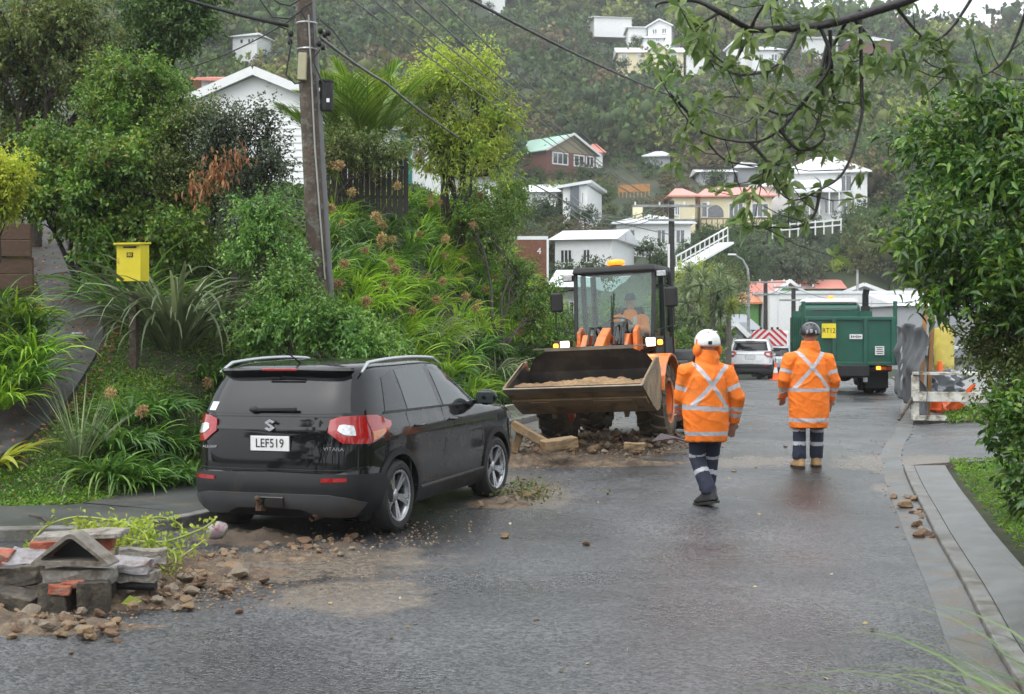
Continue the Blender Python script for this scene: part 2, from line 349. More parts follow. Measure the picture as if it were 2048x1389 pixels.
b = MB(); ribbon(b, KR, -.02, -.15, .06, .065, 1, 17.2); ribbon(b, KR, -.02, -.17, .1, .105, 23.4, 90); obj('kerb', b, kerbm, kind='structure', bevel=.015)
b = MB(); ribbon(b, KR, .24, -.017, .008, .018, 1, 90, drop=.05); obj('gutter', b, M('gutter_concrete', (.10, .105, .105), .35, var=.3, scale=2.5, bump=.4, bscale=50, dirt=(.12, .09, .06), dirt_amt=.5, world=True), kind='structure')
b = MB(); ribbon(b, KR, -.153, -.52, .06, .075, 1, 17.2); ribbon(b, KR, -.173, -1.3, .1, .115, 23.4, 90); obj('footpath', b, conc, kind='structure')
b = MB(); b2 = []
for yy in np.linspace(17.35, 23.2, 24):
    i = np.argmin(abs(KR[:, 1]-yy)); k = KR[i]; xs = [k[0]+.0, k[0]+.5, k[0]+2.2, k[0]+5, k[0]+10]
    b2.append([(xx, yy+(xx-k[0])*-.0, float(ZR(yy))+hh) for xx, hh in zip(xs, (.012, .05, .12, .22, .4))]+[(k[0]+10, yy, -.4), (k[0], yy, -.4)])
b.loft(b2); obj('driveway', b, ASPH, kind='structure')

# sloping path up the left bank
PA = resample([tuple(P(*q)[:2]) for q in [(-420, 1000, 13.9), (-120, 960, 14.5), (30, 850, 15.6), (105, 765, 16.7), (150, 690, 18.0), (140, 630, 19.6), (108, 550, 22), (80, 480, 25), (66, 440, 28.5)]], .3)
def pathw(i): return np.interp(PA[i, 1], [14, 17, 20, 30], [.42, .36, .36, .4])
t = np.gradient(PA, axis=0); t /= np.linalg.norm(t, axis=1)[:, None]; nn = np.stack([-t[:, 1], t[:, 0]], 1); rings = []
for i in range(len(PA)):
    a = PA[i]+nn[i]*pathw(i); c = PA[i]-nn[i]*pathw(i); zc = G(PA[i, 0], PA[i, 1]); za = .5*zc+.5*G(a[0], a[1])+.06; zq = .5*zc+.5*G(c[0], c[1])+.06
    rings.append([(a[0], a[1], za-.5), (a[0], a[1], za), (c[0], c[1], zq), (c[0], c[1], zq-.5)])
b = MB(); b.loft(rings)
obj('path', b, M('path_asphalt', (.065, .065, .068), .5, var=.3, scale=3, bump=.6, bscale=50, dirt=(.05, .035, .022), dirt_amt=.6, dirt_scale=2.5, world=True), kind='structure')
def pathd(x, y): return np.abs(sdist(PA, x, y))
# ------------------------------------------------------------ shared materials
paint_blk = M('black_car_paint', (.004, .004, .005), .3, var=.1, coat=.8, spec=.05)
paint_wht = M('white_car_paint', (.78, .79, .8), .3, var=.03, coat=.8)
paint_slv = M('silver_car_paint', (.38, .4, .42), .3, metal=.6, var=.05, coat=.8)
glass_dk = M('dark_tinted_glass', (.006, .008, .010), .05, var=.1, spec=.42)
glass_side = M('side_window_glass', (.03, .04, .042), .05, var=.1, spec=.65)
plast = M('dark_grey_plastic', (.010, .011, .012), .5, var=.2, bump=.15, bscale=200, dirt=(.04, .033, .025), dirt_amt=.25, spec=.3)
skidm = M('silver_grey_plastic', (.055, .058, .062), .42, var=.12, dirt=(.07, .055, .04), dirt_amt=.3)
rubber = M('rubber', (.014, .014, .014), .7, var=.3, scale=12, bump=.3, bscale=60, dirt=(.05, .042, .03), dirt_amt=.35)
blackm = M('matt_black', (.01, .01, .01), .6, var=.2)
blkgl = M('gloss_black', (.008, .008, .008), .15, coat=.6)
chrome = M('chrome', (.75, .76, .78), .14, metal=1, var=.08, scale=20)
alloy = M('alloy_rim', (.42, .43, .45), .27, metal=.85, var=.2, scale=9, dirt=(.1, .085, .07), dirt_amt=.3)
silver = M('satin_silver', (.45, .46, .48), .35, metal=.7, var=.06)
redl = M('red_lens', (.33, .004, .005), .12, var=.25, scale=30, coat=1)
ambl = M('amber_lens', (.5, .14, .01), .12, var=.2, scale=30, coat=1)
clrl = M('clear_lens', (.62, .63, .64), .12, metal=.35, var=.3, scale=40, coat=1)
white = M('white_paint', (.75, .75, .74), .5, var=.06)
platew = M('number_plate_white', (.72, .73, .72), .35, var=.05, dirt=(.4, .37, .32), dirt_amt=.15)
inkm = M('black_ink', (.012, .012, .012), .5)
rusty = M('rusty_steel', (.09, .045, .025), .8, var=.4, scale=20, bump=.4)
orange_p = M('orange_machine_paint', (.72, .17, .02), .38, var=.12, coat=.3, dirt=(.14, .09, .05), dirt_amt=.4, dirt_scale=4)
hivis = M('hi_vis_orange_fabric', (.86, .185, .008), .7, var=.12, scale=7, bump=.7, bscale=11, dirt=(.5, .16, .03), dirt_amt=.2, dirt_scale=5)
tape = M('reflective_tape', (.42, .42, .45), .45, var=.12, scale=30)
navy = M('navy_work_fabric', (.016, .02, .04), .85, var=.25, scale=9, bump=.4, bscale=20)
skin = M('skin', (.45, .25, .18), .55, var=.08, scale=20)
wood_t = M('treated_timber', (.26, .17, .085), .75, var=.3, scale=4, bump=.4, bscale=30, dirt=(.13, .09, .05), dirt_amt=.5)
grass_l = leafM('grass_leaf', (.05, .12, .010), (.09, .19, .016), (.17, .26, .03), .55, .3, .9)

# ------------------------------------------------------------ passenger car
def car_body_fns(k=1.0):
    T = np.array([  # z, rear, front, half width
        (.20, .16, 4.00, .78), (.26, .08, 4.08, .84), (.34, .02, 4.14, .868), (.45, .0, 4.17, .885), (.58, .005, 4.17, .887), (.615, .05, 4.165, .885), (.72, .055, 4.15, .883),
        (.84, .065, 4.12, .888), (.93, .075, 4.07, .885), (.985, .085, 3.95, .872), (1.02, .095, 3.62, .858), (1.06, .105, 3.22, .846), (1.10, .115, 3.06, .838), (1.16, .135, 2.94, .82), (1.28, .20, 2.73, .785),
        (1.40, .285, 2.50, .745), (1.48, .345, 2.33, .715), (1.525, .40, 2.2, .69), (1.555, .52, 2.02, .645), (1.575, .72, 1.82, .56), (1.585, 1.0, 1.55, .4)])
    T = T.copy()
    def sr(z): return float(np.interp(z, T[:, 0], T[:, 1]))
    def sf(z): return float(np.interp(z, T[:, 0], T[:, 2]))
    def w(z): return float(np.interp(z, T[:, 0], T[:, 3]))
    N = 7.0
    def side(s, z, sg=1):
        a, c = sr(z), sf(z); yc = (a+c)/2; u = min(1, abs((s-yc)/((c-a)/2))); return Vector((sg*w(z)*max(0, 1-u**N)**(1/N), s, z))
    def rear(x, z):
        a, c = sr(z), sf(z); u = min(1, abs(x/w(z))); return Vector((x, (a+c)/2-(c-a)/2*max(0, 1-u**N)**(1/N), z))
    def ring(q, z):
        a, c = sr(z), sf(z); l = (c-a)/2; yc = (a+c)/2
        if abs(q) <= 1: return rear(q*.93*w(z), z)
        return side(yc-.877*l+abs(q)-1, z, math.copysign(1, q))
    return T, sr, sf, w, side, rear, ring
def smooth_rows(rows, n=4):
    return rows
def patch(mb, fn, bot, top, off=.004, nu=12, nv=4, mi=0, thick=.012):
    """raised panel between two polylines mapped on the body surface"""
    def samp(pl, t):
        d = [0]
        for i in range(1, len(pl)): d.append(d[-1]+math.dist(pl[i], pl[i-1])+1e-9)
        s = t*d[-1]; return (float(np.interp(s, d, [p[0] for p in pl])), float(np.interp(s, d, [p[1] for p in pl])))
    rings = []; e = .004
    for j in range(nv+1):
        row = []
        for i in range(nu+1):
            a = samp(bot, i/nu); b_ = samp(top, i/nu); v = j/nv; p = (a[0]*(1-v)+b_[0]*v, a[1]*(1-v)+b_[1]*v)
            c = fn(*p); du = fn(p[0]+e, p[1])-fn(p[0]-e, p[1]); dv = fn(p[0], p[1]+e)-fn(p[0], p[1]-e); n = du.cross(dv)
            n = n.normalized() if n.length > 1e-9 else Vector((0, -1, 0))
            o = Vector((c.x, c.y-2.0, 0)); 
            if n.dot(o) < 0: n = -n
            row.append((c+n*off, c+n*(off-thick)))
        rings.append(row)
    nU = nu+1; vs = [r[0] for row in rings for r in row]+[r[1] for row in rings for r in row]; K = nU*(nv+1); fs = []
    for j in range(nv):
        for i in range(nu): fs.append((j*nU+i, j*nU+i+1, (j+1)*nU+i+1, (j+1)*nU+i))
    edge = [i for i in range(nU)]+[j*nU+nu for j in range(1, nv+1)]+[nv*nU+i for i in range(nu-1, -1, -1)]+[j*nU for j in range(nv-1, 0, -1)]
    for a, b_ in zip(edge, edge[1:]+edge[:1]): fs.append((a, a+K, b_+K, b_))
    return mb.add([tuple(v) for v in vs], fs, mi)
def make_wheel(name, r, wd, parent, loc, sg, steer=0, rimm=None, tyrem=None, spokes=5, detail=True, disc=None):
    """part: wheel (tyre) with rim as its sub-part"""
    X = Matrix.Translation(loc) @ Matrix.Rotation(steer, 4, 'Z') @ Matrix.Rotation(R(90)*sg, 4, 'Y')
    h = wd/2; rr = r*.70; b = MB()
    b.lathe([(rr, -h*.8), (rr+.02, -h*.98), (r-.04, -h), (r-.012, -h*.82), (r, -h*.55), (r, -h*.06), (r-.008, -.0), (r, h*.06), (r, h*.55), (r-.012, h*.82), (r-.04, h), (rr+.02, h*.98), (rr, h*.8)], 40, X)
    w = obj('wheel', b, tyrem or rubber, parent, smooth=35)
    b = MB(); b.lathe([(rr-.005, -h*.75), (rr-.02, h*.2), (rr-.012, h*.7), (rr+.004, h*.86), (rr+.004, h*.92), (rr-.02, h*.86)], 40, X)
    b.lathe([(.0, h*.62), (.045, h*.62), (.065, h*.5), (.065, h*.1)], 20, X)
    b.lathe([(.06, h*.05), (rr*.98, -h*.05)], 30, X, mi=1)
    for k in range(spokes):
        for dd in (-.16, .16) if detail else (0,):
            A = Matrix.Rotation(k*math.tau/spokes+dd*.55, 4, 'Z'); Bm = X @ A
            b.add([(.04, -.018, h*.55), (.04, .018, h*.55), (rr*.99, .02+dd*.22*r, h*.86), (rr*.99, -.02+dd*.22*r, h*.86), (.04, -.018, h*.25), (.04, .018, h*.25), (rr*.99, .02+dd*.22*r, h*.5), (rr*.99, -.02+dd*.22*r, h*.5)],
                  [(0, 1, 2, 3), (7, 6, 5, 4), (0, 4, 5, 1), (1, 5, 6, 2), (2, 6, 7, 3), (3, 7, 4, 0)], 0, Bm)
    obj('rim', b, [rimm or alloy, blackm], w, smooth=35)
    return w
def make_car(name, label, loc, rz, paint, hero=False, plate=None, rot=None, scale=1):
    root = thing(name, label, 'car', loc, rz, rot=rot); root.scale = (scale,)*3
    T, sr, sf, w, side, rear, ring = car_body_fns()
    zs = sorted(set(list(T[:, 0])+[.3, .4, .52, .66, .78, .88, .96, 1.22, 1.34, 1.44, 1.5]))
    rings = []
    for z in zs:
        pts = []; qs = []
        a, c = sr(z), sf(z); l = (c-a)/2; yc = (a+c)/2
        for x in np.linspace(-.93, .93, 21)[:-1]: pts.append(tuple(rear(x*w(z), z)))
        for u in np.linspace(-.877, .877, 49)[:-1]: pts.append(tuple(side(yc+u*l, z, 1)))
        for x in np.linspace(.93, -.93, 21)[:-1]: p = rear(x*w(z), z); pts.append((p.x, 2*yc-p.y, z))
        for u in np.linspace(.877, -.877, 49)[:-1]: pts.append(tuple(side(yc+u*l, z, -1)))
        rings.append(pts)
    b = MB(); b.loft(rings); me = mkmesh('body', b, [paint, blackm])
    body = bpy.data.objects.new('body', me)
    c = MB()
    for s in (.80, 3.30):
        for sg in (-1, 1):
            c.lathe([(.39, .52), (.39, 1.2)], 40, Matrix.Translation((0, s, .335)) @ Matrix.Rotation(R(90)*sg, 4, 'Y'), caps=True)
    cm = mkmesh('cut', c, [paint, blackm]); cm.polygons.foreach_set('material_index', [1]*len(cm.polygons)); cut = bpy.data.objects.new('cut', cm)
    COL.objects.link(body); COL.objects.link(cut)
    md = body.modifiers.new('b', 'BOOLEAN'); md.operation = 'DIFFERENCE'; md.object = cut; md.solver = 'EXACT'
    try: md.material_mode = 'INDEX'
    except Exception: pass
    dg = bpy.context.evaluated_depsgraph_get(); me2 = bpy.data.meshes.new_from_object(body.evaluated_get(dg)); body.modifiers.clear(); body.data = me2
    bpy.data.objects.remove(cut); body.parent = root
    me2.polygons.foreach_set('use_smooth', [True]*len(me2.polygons)); me2.set_sharp_from_angle(angle=R(38))
    S1 = lambda s, z: side(s, z, 1); S0 = lambda s, z: side(s, z, -1)
    # glazing
    b = MB(); patch(b, rear, [(-.70, 1.135), (0, 1.12), (.70, 1.135)], [(-.615, 1.49), (0, 1.505), (.615, 1.49)], .005, 20, 8)
    rg = obj('rear_window', b, glass_dk, root, smooth=50)
    for fn, sg in ((S1, 1), (S0, -1)):
        b = MB(); patch(b, fn, [(.62, 1.13), (1.0, 1.115)], [(.74, 1.43), (.98, 1.49)], .004); obj('quarter_window', b, glass_dk, root, smooth=50)
        b = MB(); patch(b, fn, [(1.09, 1.115), (1.82, 1.10)], [(1.06, 1.49), (1.72, 1.515)], .004); obj('rear_door_window', b, glass_side if hero else glass_dk, root, smooth=50)
        b = MB(); patch(b, fn, [(1.93, 1.10), (2.92, 1.09)], [(1.83, 1.515), (2.0, 1.51), (2.28, 1.46), (2.92, 1.12)], .004, 20); obj('front_door_window', b, glass_side, root, smooth=50)
        b = MB(); patch(b, fn, [(.56, 1.105), (2.98, 1.07)], [(.60, 1.128), (2.98, 1.085)], .007, 20, 1); obj('window_trim', b, blackm, root)
        b = MB()
        for pl in ([(1.03, .45), (1.03, .75), (1.04, 1.1)], [(1.86, .4), (1.87, 1.1)], [(2.87, .4), (2.86, .8), (2.98, 1.08)]):
            patch(b, fn, [(p[0]-.004, p[1]) for p in pl], [(p[0]+.004, p[1]) for p in pl], .0015, 10, 1)
        patch(b, fn, [(1.15, .385), (2.87, .385)], [(1.15, .392), (2.87, .392)], .0015, 12, 1)
        obj('door_gap', b, blackm, root)
        b = MB(); patch(b, fn, [(1.2, .22), (2.9, .22)], [(1.2, .36), (2.9, .36)], .02, 14, 3, thick=.05); obj('sill', b, plast, root, smooth=40)
        b = MB(); patch(b, fn, [(1.25, .355), (2.87, .37)], [(1.25, .372), (2.87, .387)], .026, 14, 1, thick=.03); obj('sill_strip', b, skidm, root)
        for s in (.80, 3.30):
            b = MB(); A = np.linspace(R(-25), R(205), 22)
            patch(b, fn, [(s+.385*math.cos(t), .335+.385*math.sin(t)) for t in A], [(s+.445*math.cos(t), .335+.445*math.sin(t)) for t in A], .016, 26, 2, thick=.09); obj('wheel_arch_trim', b, plast, root, smooth=40)
        for s in (1.17, 2.0):
            p = fn(s+.08, .955); b = MB(); b.tube([p+Vector((sg*.0, -.09, 0)), p+Vector((sg*.035, -.07, 0)), p+Vector((sg*.035, .07, .002)), p+Vector((0, .09, 0))], .013, 8); obj('door_handle', b, paint if not hero else blkgl, root, smooth=60)
        b = MB(); b.ball((sg*.985, 2.72, 1.135), (.115, .075, .085), 16, 10); b.box((sg*.88, 2.76, 1.08), (.14, .05, .04)); mr = obj('door_mirror', b, paint if hero else blackm, root, smooth=50)
        b = MB(); b.box((sg*.99, 2.655, 1.135), (.17, .012, .12)); obj('mirror_glass', b, glass_side, mr, bevel=.02)
        b = MB(); pts = [(sg*(.685-.02*abs(t-.45)), .46+t*1.72, 1.50+.098*math.sin(math.pi*min(1, max(0, .14+t*.72)))**.55) for t in np.linspace(0, 1, 14)]; pts[0] = (sg*.70, .42, 1.49); pts[-1] = (sg*.66, 2.24, 1.515)
        b.tube(pts, [.010]+[.018]*12+[.010], 8); obj('roof_rail', b, silver, root, smooth=60)
        make_wheel('wheel', .335, .215, root, (sg*.775, .80, .335), sg); make_wheel('wheel', .335, .215, root, (sg*.775, 3.30, .335), sg, steer=R(-3))
        # lamps
        q = sg
        b = MB(); patch(b, ring, [(q*.66, .97), (q*.80, .875), (q*1.0, .86), (q*1.1, .89), (q*1.34, 1.0)], [(q*.70, 1.075), (q*.8, 1.105), (q*1.0, 1.11), (q*1.15, 1.105), (q*1.36, 1.035)], .016, 26, 5, thick=.03)
        tl = obj('tail_light', b, redl, root, smooth=50)
        b = MB(); patch(b, ring, [(q*.76, .985), (q*.82, .945), (q*.91, .935)], [(q*.79, 1.03), (q*.83, 1.038), (q*.91, 1.025)], .021, 8, 3, thick=.01); obj('reversing_lens', b, clrl, tl, smooth=50)
        b = MB(); patch(b, ring, [(q*1.02, .885), (q*1.10, .905), (q*1.2, .945)], [(q*1.02, .96), (q*1.1, .968), (q*1.24, .985)], .021, 8, 3, thick=.01); obj('indicator_lens', b, ambl, tl, smooth=50)
        b = MB(); patch(b, ring, [(q*1.0, .862), (q*1.008, .862)], [(q*1.0, 1.11), (q*1.008, 1.11)], .019, 2, 6, thick=.01); obj('lamp_gap', b, blackm, tl)
        b = MB(); patch(b, ring, [(q*.62, .535), (q*.86, .54)], [(q*.62, .57), (q*.86, .575)], .022, 6, 2, thick=.01); obj('reflector', b, redl, root)
        b = MB(); hl = [(3.72, .80), (4.02, .78)]; patch(b, fn, hl, [(3.62, .92), (3.98, .9)], .012, 8, 3); obj('headlight', b, clrl, root, smooth=50)
    # windscreen seen only from ahead
    frontfn = lambda x, z: Vector((x, (sr(z)+sf(z))-rear(x, z).y, z))
    b = MB(); fr = []
    for z in np.linspace(1.12, 1.50, 6): fr.append([tuple(frontfn(x*w(z)*.86, z)+Vector((0, .012, .006))) for x in np.linspace(-1, 1, 12)])
    b.loft(fr, 0, False, False); ws = obj('windscreen', b, glass_side, root, smooth=60); ws.modifiers.new('s', 'SOLIDIFY').thickness = .01
    # rear bumper, skid plate, tailgate lines
    b = MB(); patch(b, ring, [(-1.38, .30), (-1, .225), (0, .215), (1, .225), (1.38, .30)], [(-1.38, .40), (-1.2, .585), (0, .60), (1.2, .585), (1.38, .40)], .018, 44, 6, thick=.05); bp = obj('rear_bumper', b, plast, root, smooth=40)
    b = MB(); patch(b, ring, [(-.93, .235), (-.55, .25), (-.38, .305), (.38, .305), (.55, .25), (.93, .235)], [(-.99, .345), (-.88, .40), (-.7, .43), (.7, .43), (.88, .40), (.99, .345)], .032, 40, 3, thick=.03); obj('skid_plate', b, skidm, bp, smooth=40)
    b = MB()
    for sg in (-1, 1): patch(b, rear, [(sg*.765, .64), (sg*.765, .86)], [(sg*.772, .64), (sg*.772, .86)], .002, 2, 4); 
    patch(b, rear, [(-.77, .632), (.77, .632)], [(-.77, .64), (.77, .64)], .002, 24, 1)
    patch(b, rear, [(-.70, 1.10), (.70, 1.10)], [(-.70, 1.108), (.70, 1.108)], .002, 24, 1); obj('tailgate_gap', b, blackm, root)
    b = MB(); patch(b, rear, [(-.42, .76), (.42, .76)], [(-.50, .985), (.50, .985)], -.006, 14, 4, thick=.004)
    b = MB(); patch(b, rear, [(-.44, .735), (.44, .735)], [(-.45, .757), (.45, .757)], .016, 14, 1, thick=.03); patch(b, rear, [(-.53, .985), (.53, .985)], [(-.53, 1.012), (.53, 1.012)], .022, 14, 2, thick=.04)
    obj('tailgate_strip', b, paint, root, smooth=50)
    b = MB(); patch(b, lambda x, z: rear(x, min(z, 1.52))+Vector((0, 0, 0)), [(-.66, 1.497), (0, 1.512), (.66, 1.497)], [(-.60, 1.54), (0, 1.555), (.60, 1.54)], .0, 16, 3, thick=.10)
    for i, v in enumerate(b.v):
        if v[2] < 1.525: b.v[i] = (v[0], v[1]-.12, v[2]+.012)
    spo = obj('roof_spoiler', b, paint, root, smooth=40)
    b = MB(); b.box((0, rear(0, 1.5).y-.125, 1.522), (.34, .02, .02)); obj('brake_light', b, redl, spo, bevel=.004)
    ry = rear(0, 1.17).y
    b = MB(); b.bar((-.18, ry-.04, 1.165), (.24, ry-.05, 1.175), .02, .028); b.ball((-.18, ry-.035, 1.165), (.045, .03, .03), 12, 8); obj('rear_wiper', b, blackm, root, bevel=.004)
    b = MB(); b.box((0, .055, .865), (.375, .012, .135)); pl = obj('number_plate', b, platew, root, bevel=.004)
    b = MB(); b.box((0, .060, .865), (.395, .01, .152)); obj('plate_frame', b, blackm, pl, bevel=.004)
    if plate: text('plate_text', plate, .112, inkm, pl, (0, .047, .865), ext=.002, xs=.84)
    if hero:
        S = [(0, 1), (-.85, .42), (.2, -.33), (-.1, -.52), (-.45, -.28), (-.85, -.55), (0, -1), (.85, -.42), (-.2, .33), (.1, .52), (.45, .28), (.85, .55)]
        y0 = rear(0, 1.02).y
        b = MB(); b.prism([(x*.058, z*.056+1.03) for x, z in S], y0-.045, y0-.022); obj('maker_badge', b, chrome, root)
        text('model_lettering', 'VITARA', .042, chrome, root, (.60, rear(.60, .84).y-.02, .825), ext=.004, xs=1.35)
        text('drive_lettering', 'ALLGRIP', .032, chrome, root, (-.60, rear(.60, .84).y-.02, .825), ext=.004, xs=1.2)
        b = MB(); patch(b, rear, [(-.66, 1.15), (-.585, 1.15)], [(-.64, 1.225), (-.565, 1.225)], .0075, 3, 2, thick=.004); obj('sticker', b, white, rg)
        b = MB(); b.box((.03, rear(0, .35).y-.045, .35), (.28, .02, .1)); obj('tow_recess', b, blkgl, bp, bevel=.01)
        b = MB(); b.bar((-.05, .15, .27), (-.05, -.075, .30), .05); b.tube([(-.05, -.075, .30), (-.05, -.085, .36)], .014); b.ball((-.05, -.085, .385), .026); obj('tow_ball', b, rusty, root, smooth=40)
        b = MB(); b.tube([(.0, .62, 1.575), (.0, .52, 1.62), (.0, .30, 1.70)], [.012, .007, .003], 6); obj('antenna', b, blackm, root)
        b = MB(); b.tube([(.42, .25, .22), (.42, .0, .215)], .028, 12, caps=False); obj('exhaust_pipe', b, rusty, root, smooth=40)
    # underside
    b = MB(); b.box((0, 2.0, .24), (1.35, 3.6, .1)); b.box((0, .8, .3), (1.3, .12, .12)); obj('underbody', b, blackm, root, bevel=.03)
    return root
hd = R(-20.6)
make_car('parked_car', 'black compact SUV with silver roof rails parked by the left kerb, plate LEF519', (-2.20, 12.18, .005), 0, paint_blk, True, 'LEF519', rot=(R(.55), R(-.6), hd)).scale = (1.07, 1, 1.005)
# ------------------------------------------------------------ wheel loader (local: -Y is forward, towards the camera)
def tyre_lug(name, r, wd, parent, loc, sg, rimm, mud=.5):
    X = Matrix.Translation(loc) @ Matrix.Rotation(R(90)*sg, 4, 'Y'); h = wd/2; b = MB(); rr = r*.56; r0 = r-.045
    b.lathe([(rr, -h*.85), (rr+.03, -h), (r0-.10, -h*1.06), (r0-.02, -h*.92), (r0, -h*.6), (r0+.004, 0), (r0, h*.6), (r0-.02, h*.92), (r0-.10, h*1.06), (rr+.03, h), (rr, h*.85)], 44, X)
    w = obj('wheel', b, tyre_mud, parent, smooth=40); b = MB(); n = 17
    for k in range(n):
        for s2 in (-1, 1):
            a0 = (k+(.5 if s2 > 0 else 0))*math.tau/n
            def pt(da, rad, hh): a = a0+da; return (rad*math.cos(a), rad*math.sin(a), hh*s2)
            dA = .12
            sec = [(0, -.01), (dA, h*.55), (dA*1.6, h*.98)]; vs = []
            for (da, hh), top in zip(sec, (r, r, r-.03)):
                vs += [pt(da-.05, r0-.03, hh), pt(da-.04, top, hh), pt(da+.04, top, hh), pt(da+.05, r0-.03, hh)]
            vs += [pt(dA*1.75-.05, r0-.13, h*1.09), pt(dA*1.75-.04, r0-.10, h*1.11), pt(dA*1.75+.04, r0-.10, h*1.11), pt(dA*1.75+.05, r0-.13, h*1.09)]
            fs = [(0, 1, 2, 3), (12, 15, 14, 13)]
            for q in range(3):
                for c in range(3): fs.append((q*4+c, q*4+4+c, q*4+5+c, q*4+1+c))
            b.add(vs, fs, 0, X)
    obj('tread_lugs', b, tyre_mud, w, kind='stuff')
    b = MB(); b.lathe([(rr+.012, -h*.8), (rr-.02, -h*.2), (rr-.03, h*.35), (rr-.015, h*.8), (rr+.014, h*.9), (rr+.014, h*.97), (rr-.03, h*.9)], 40, X)
    b.lathe([(0, h*.15), (rr*.45, h*.15), (rr*.6, h*.0), (rr*.98, h*.1)], 32, X); b.lathe([(0, h*.42), (.09, h*.42), (.1, h*.15)], 20, X)
    for k in range(8): a = k*math.tau/8; b.box((.14*math.cos(a), .14*math.sin(a), h*.18), (.03, .03, .05), X=X)
    obj('rim', b, rimm, w, smooth=35); return w
tyre_mud = M('muddy_tyre', (.022, .021, .02), .8, var=.4, scale=6, bump=.5, bscale=25, dirt=(.11, .08, .045), dirt_amt=.75, dirt_scale=3)
buck_out = M('muddy_bucket_steel', (.23, .16, .085), .6, var=.25, scale=3, bump=.4, bscale=25, dirt=(.10, .07, .042), dirt_amt=.4, dirt_scale=4)
buck_in = M('black_bucket_steel', (.014, .014, .016), .45, var=.3, scale=3, dirt=(.05, .042, .032), dirt_amt=.4)
edge_m = M('worn_steel_edge', (.2, .17, .13), .4, metal=.5, var=.3)
cabglass = glassM('cab_glass', (.86, .95, .93), refl=.5)
lampw = emitM('headlight_lit', (1, .8, .5), 6); lampa = emitM('indicator_lit', (1, .25, .02), 3); beac = emitM('beacon_lit', (1, .16, .008), 1.7)
mudload = M('tan_clay', (.3, .19, .095), .9, var=.35, scale=14, bump=.8, bscale=30, dirt=(.16, .095, .05), dirt_amt=.6)
yel = M('yellow_paint', (.75, .6, .03), .45, var=.08)

L0 = Vector((1.44, 20.0)); lz = G(1.44, 20)
ld = thing('wheel_loader', 'orange wheel loader with raised mud-caked bucket and lit beacon, facing the camera', 'loader', (L0.x, L0.y, lz+.01), R(-18), rot=(0, R(-2.6), R(-18)))
for x, y in ((-.74, 0), (.74, 0), (-.74, 2.15), (.74, 2.15)): tyre_lug('wheel', .575, .42, ld, (x, y, .575), 1 if x > 0 else -1, orange_p)
# chassis
b = MB(); b.box((0, .25, .78), (.62, 1.0, .42)); b.box((0, .0, .58), (1.25, .26, .22)); obj('front_chassis', b, orange_p, ld, bevel=.02)
b = MB(); b.box((0, 1.7, .75), (.8, 1.9, .4)); b.box((0, 2.15, .58), (1.25, .28, .24)); b.box((0, 1.02, .72), (.3, .5, .3)); obj('rear_chassis', b, blackm, ld, bevel=.02)
b = MB(); b.loft([[(-.5, 2.15, .95), (.5, 2.15, .95), (.5, 2.15, 1.62), (-.5, 2.15, 1.62)], [(-.5, 2.9, .95), (.5, 2.9, .95), (.47, 2.9, 1.58), (-.47, 2.9, 1.58)], [(-.46, 3.2, .95), (.46, 3.2, .95), (.4, 3.15, 1.4), (-.4, 3.15, 1.4)]]); obj('engine_hood', b, orange_p, ld, bevel=.04)
b = MB(); b.box((0, 3.3, .85), (1.2, .25, .55)); obj('counterweight', b, orange_p, ld, bevel=.05)
for sg in (-1, 1):
    b = MB(); A = np.linspace(R(15), R(165), 9)
    b.loft([[(sg*.58, y0-.66*math.cos(a)*1.0, .575+.66*math.sin(a)), (sg*1.0, y0-.66*math.cos(a), .575+.66*math.sin(a)), (sg*1.0, y0-.69*math.cos(a), .575+.69*math.sin(a)), (sg*.58, y0-.69*math.cos(a), .575+.69*math.sin(a))] for y0 in (0,) for a in A]); obj('front_mudguard', b, orange_p, ld)
    b = MB(); b.loft([[(sg*.5, 2.15-.66*math.cos(a), .575+.66*math.sin(a)), (sg*.98, 2.15-.66*math.cos(a), .575+.66*math.sin(a)), (sg*.98, 2.15-.72*math.cos(a), .575+.72*math.sin(a)), (sg*.5, 2.15-.72*math.cos(a), .575+.72*math.sin(a))] for a in A]); obj('rear_mudguard', b, blackm, ld)
    b = MB(); b.box((sg*.83, 1.05, .55), (.28, .5, .05)); b.box((sg*.83, 1.05, .85), (.28, .45, .04)); b.box((sg*.7, 1.3, .7), (.05, .05, .5)); b.box((sg*.7, .82, .7), (.05, .05, .5)); obj('cab_step', b, blackm, ld, bevel=.01)
b = MB(); b.box((.80, 1.15, .95), (.34, .75, .35)); obj('fuel_tank', b, blackm, ld, bevel=.04)
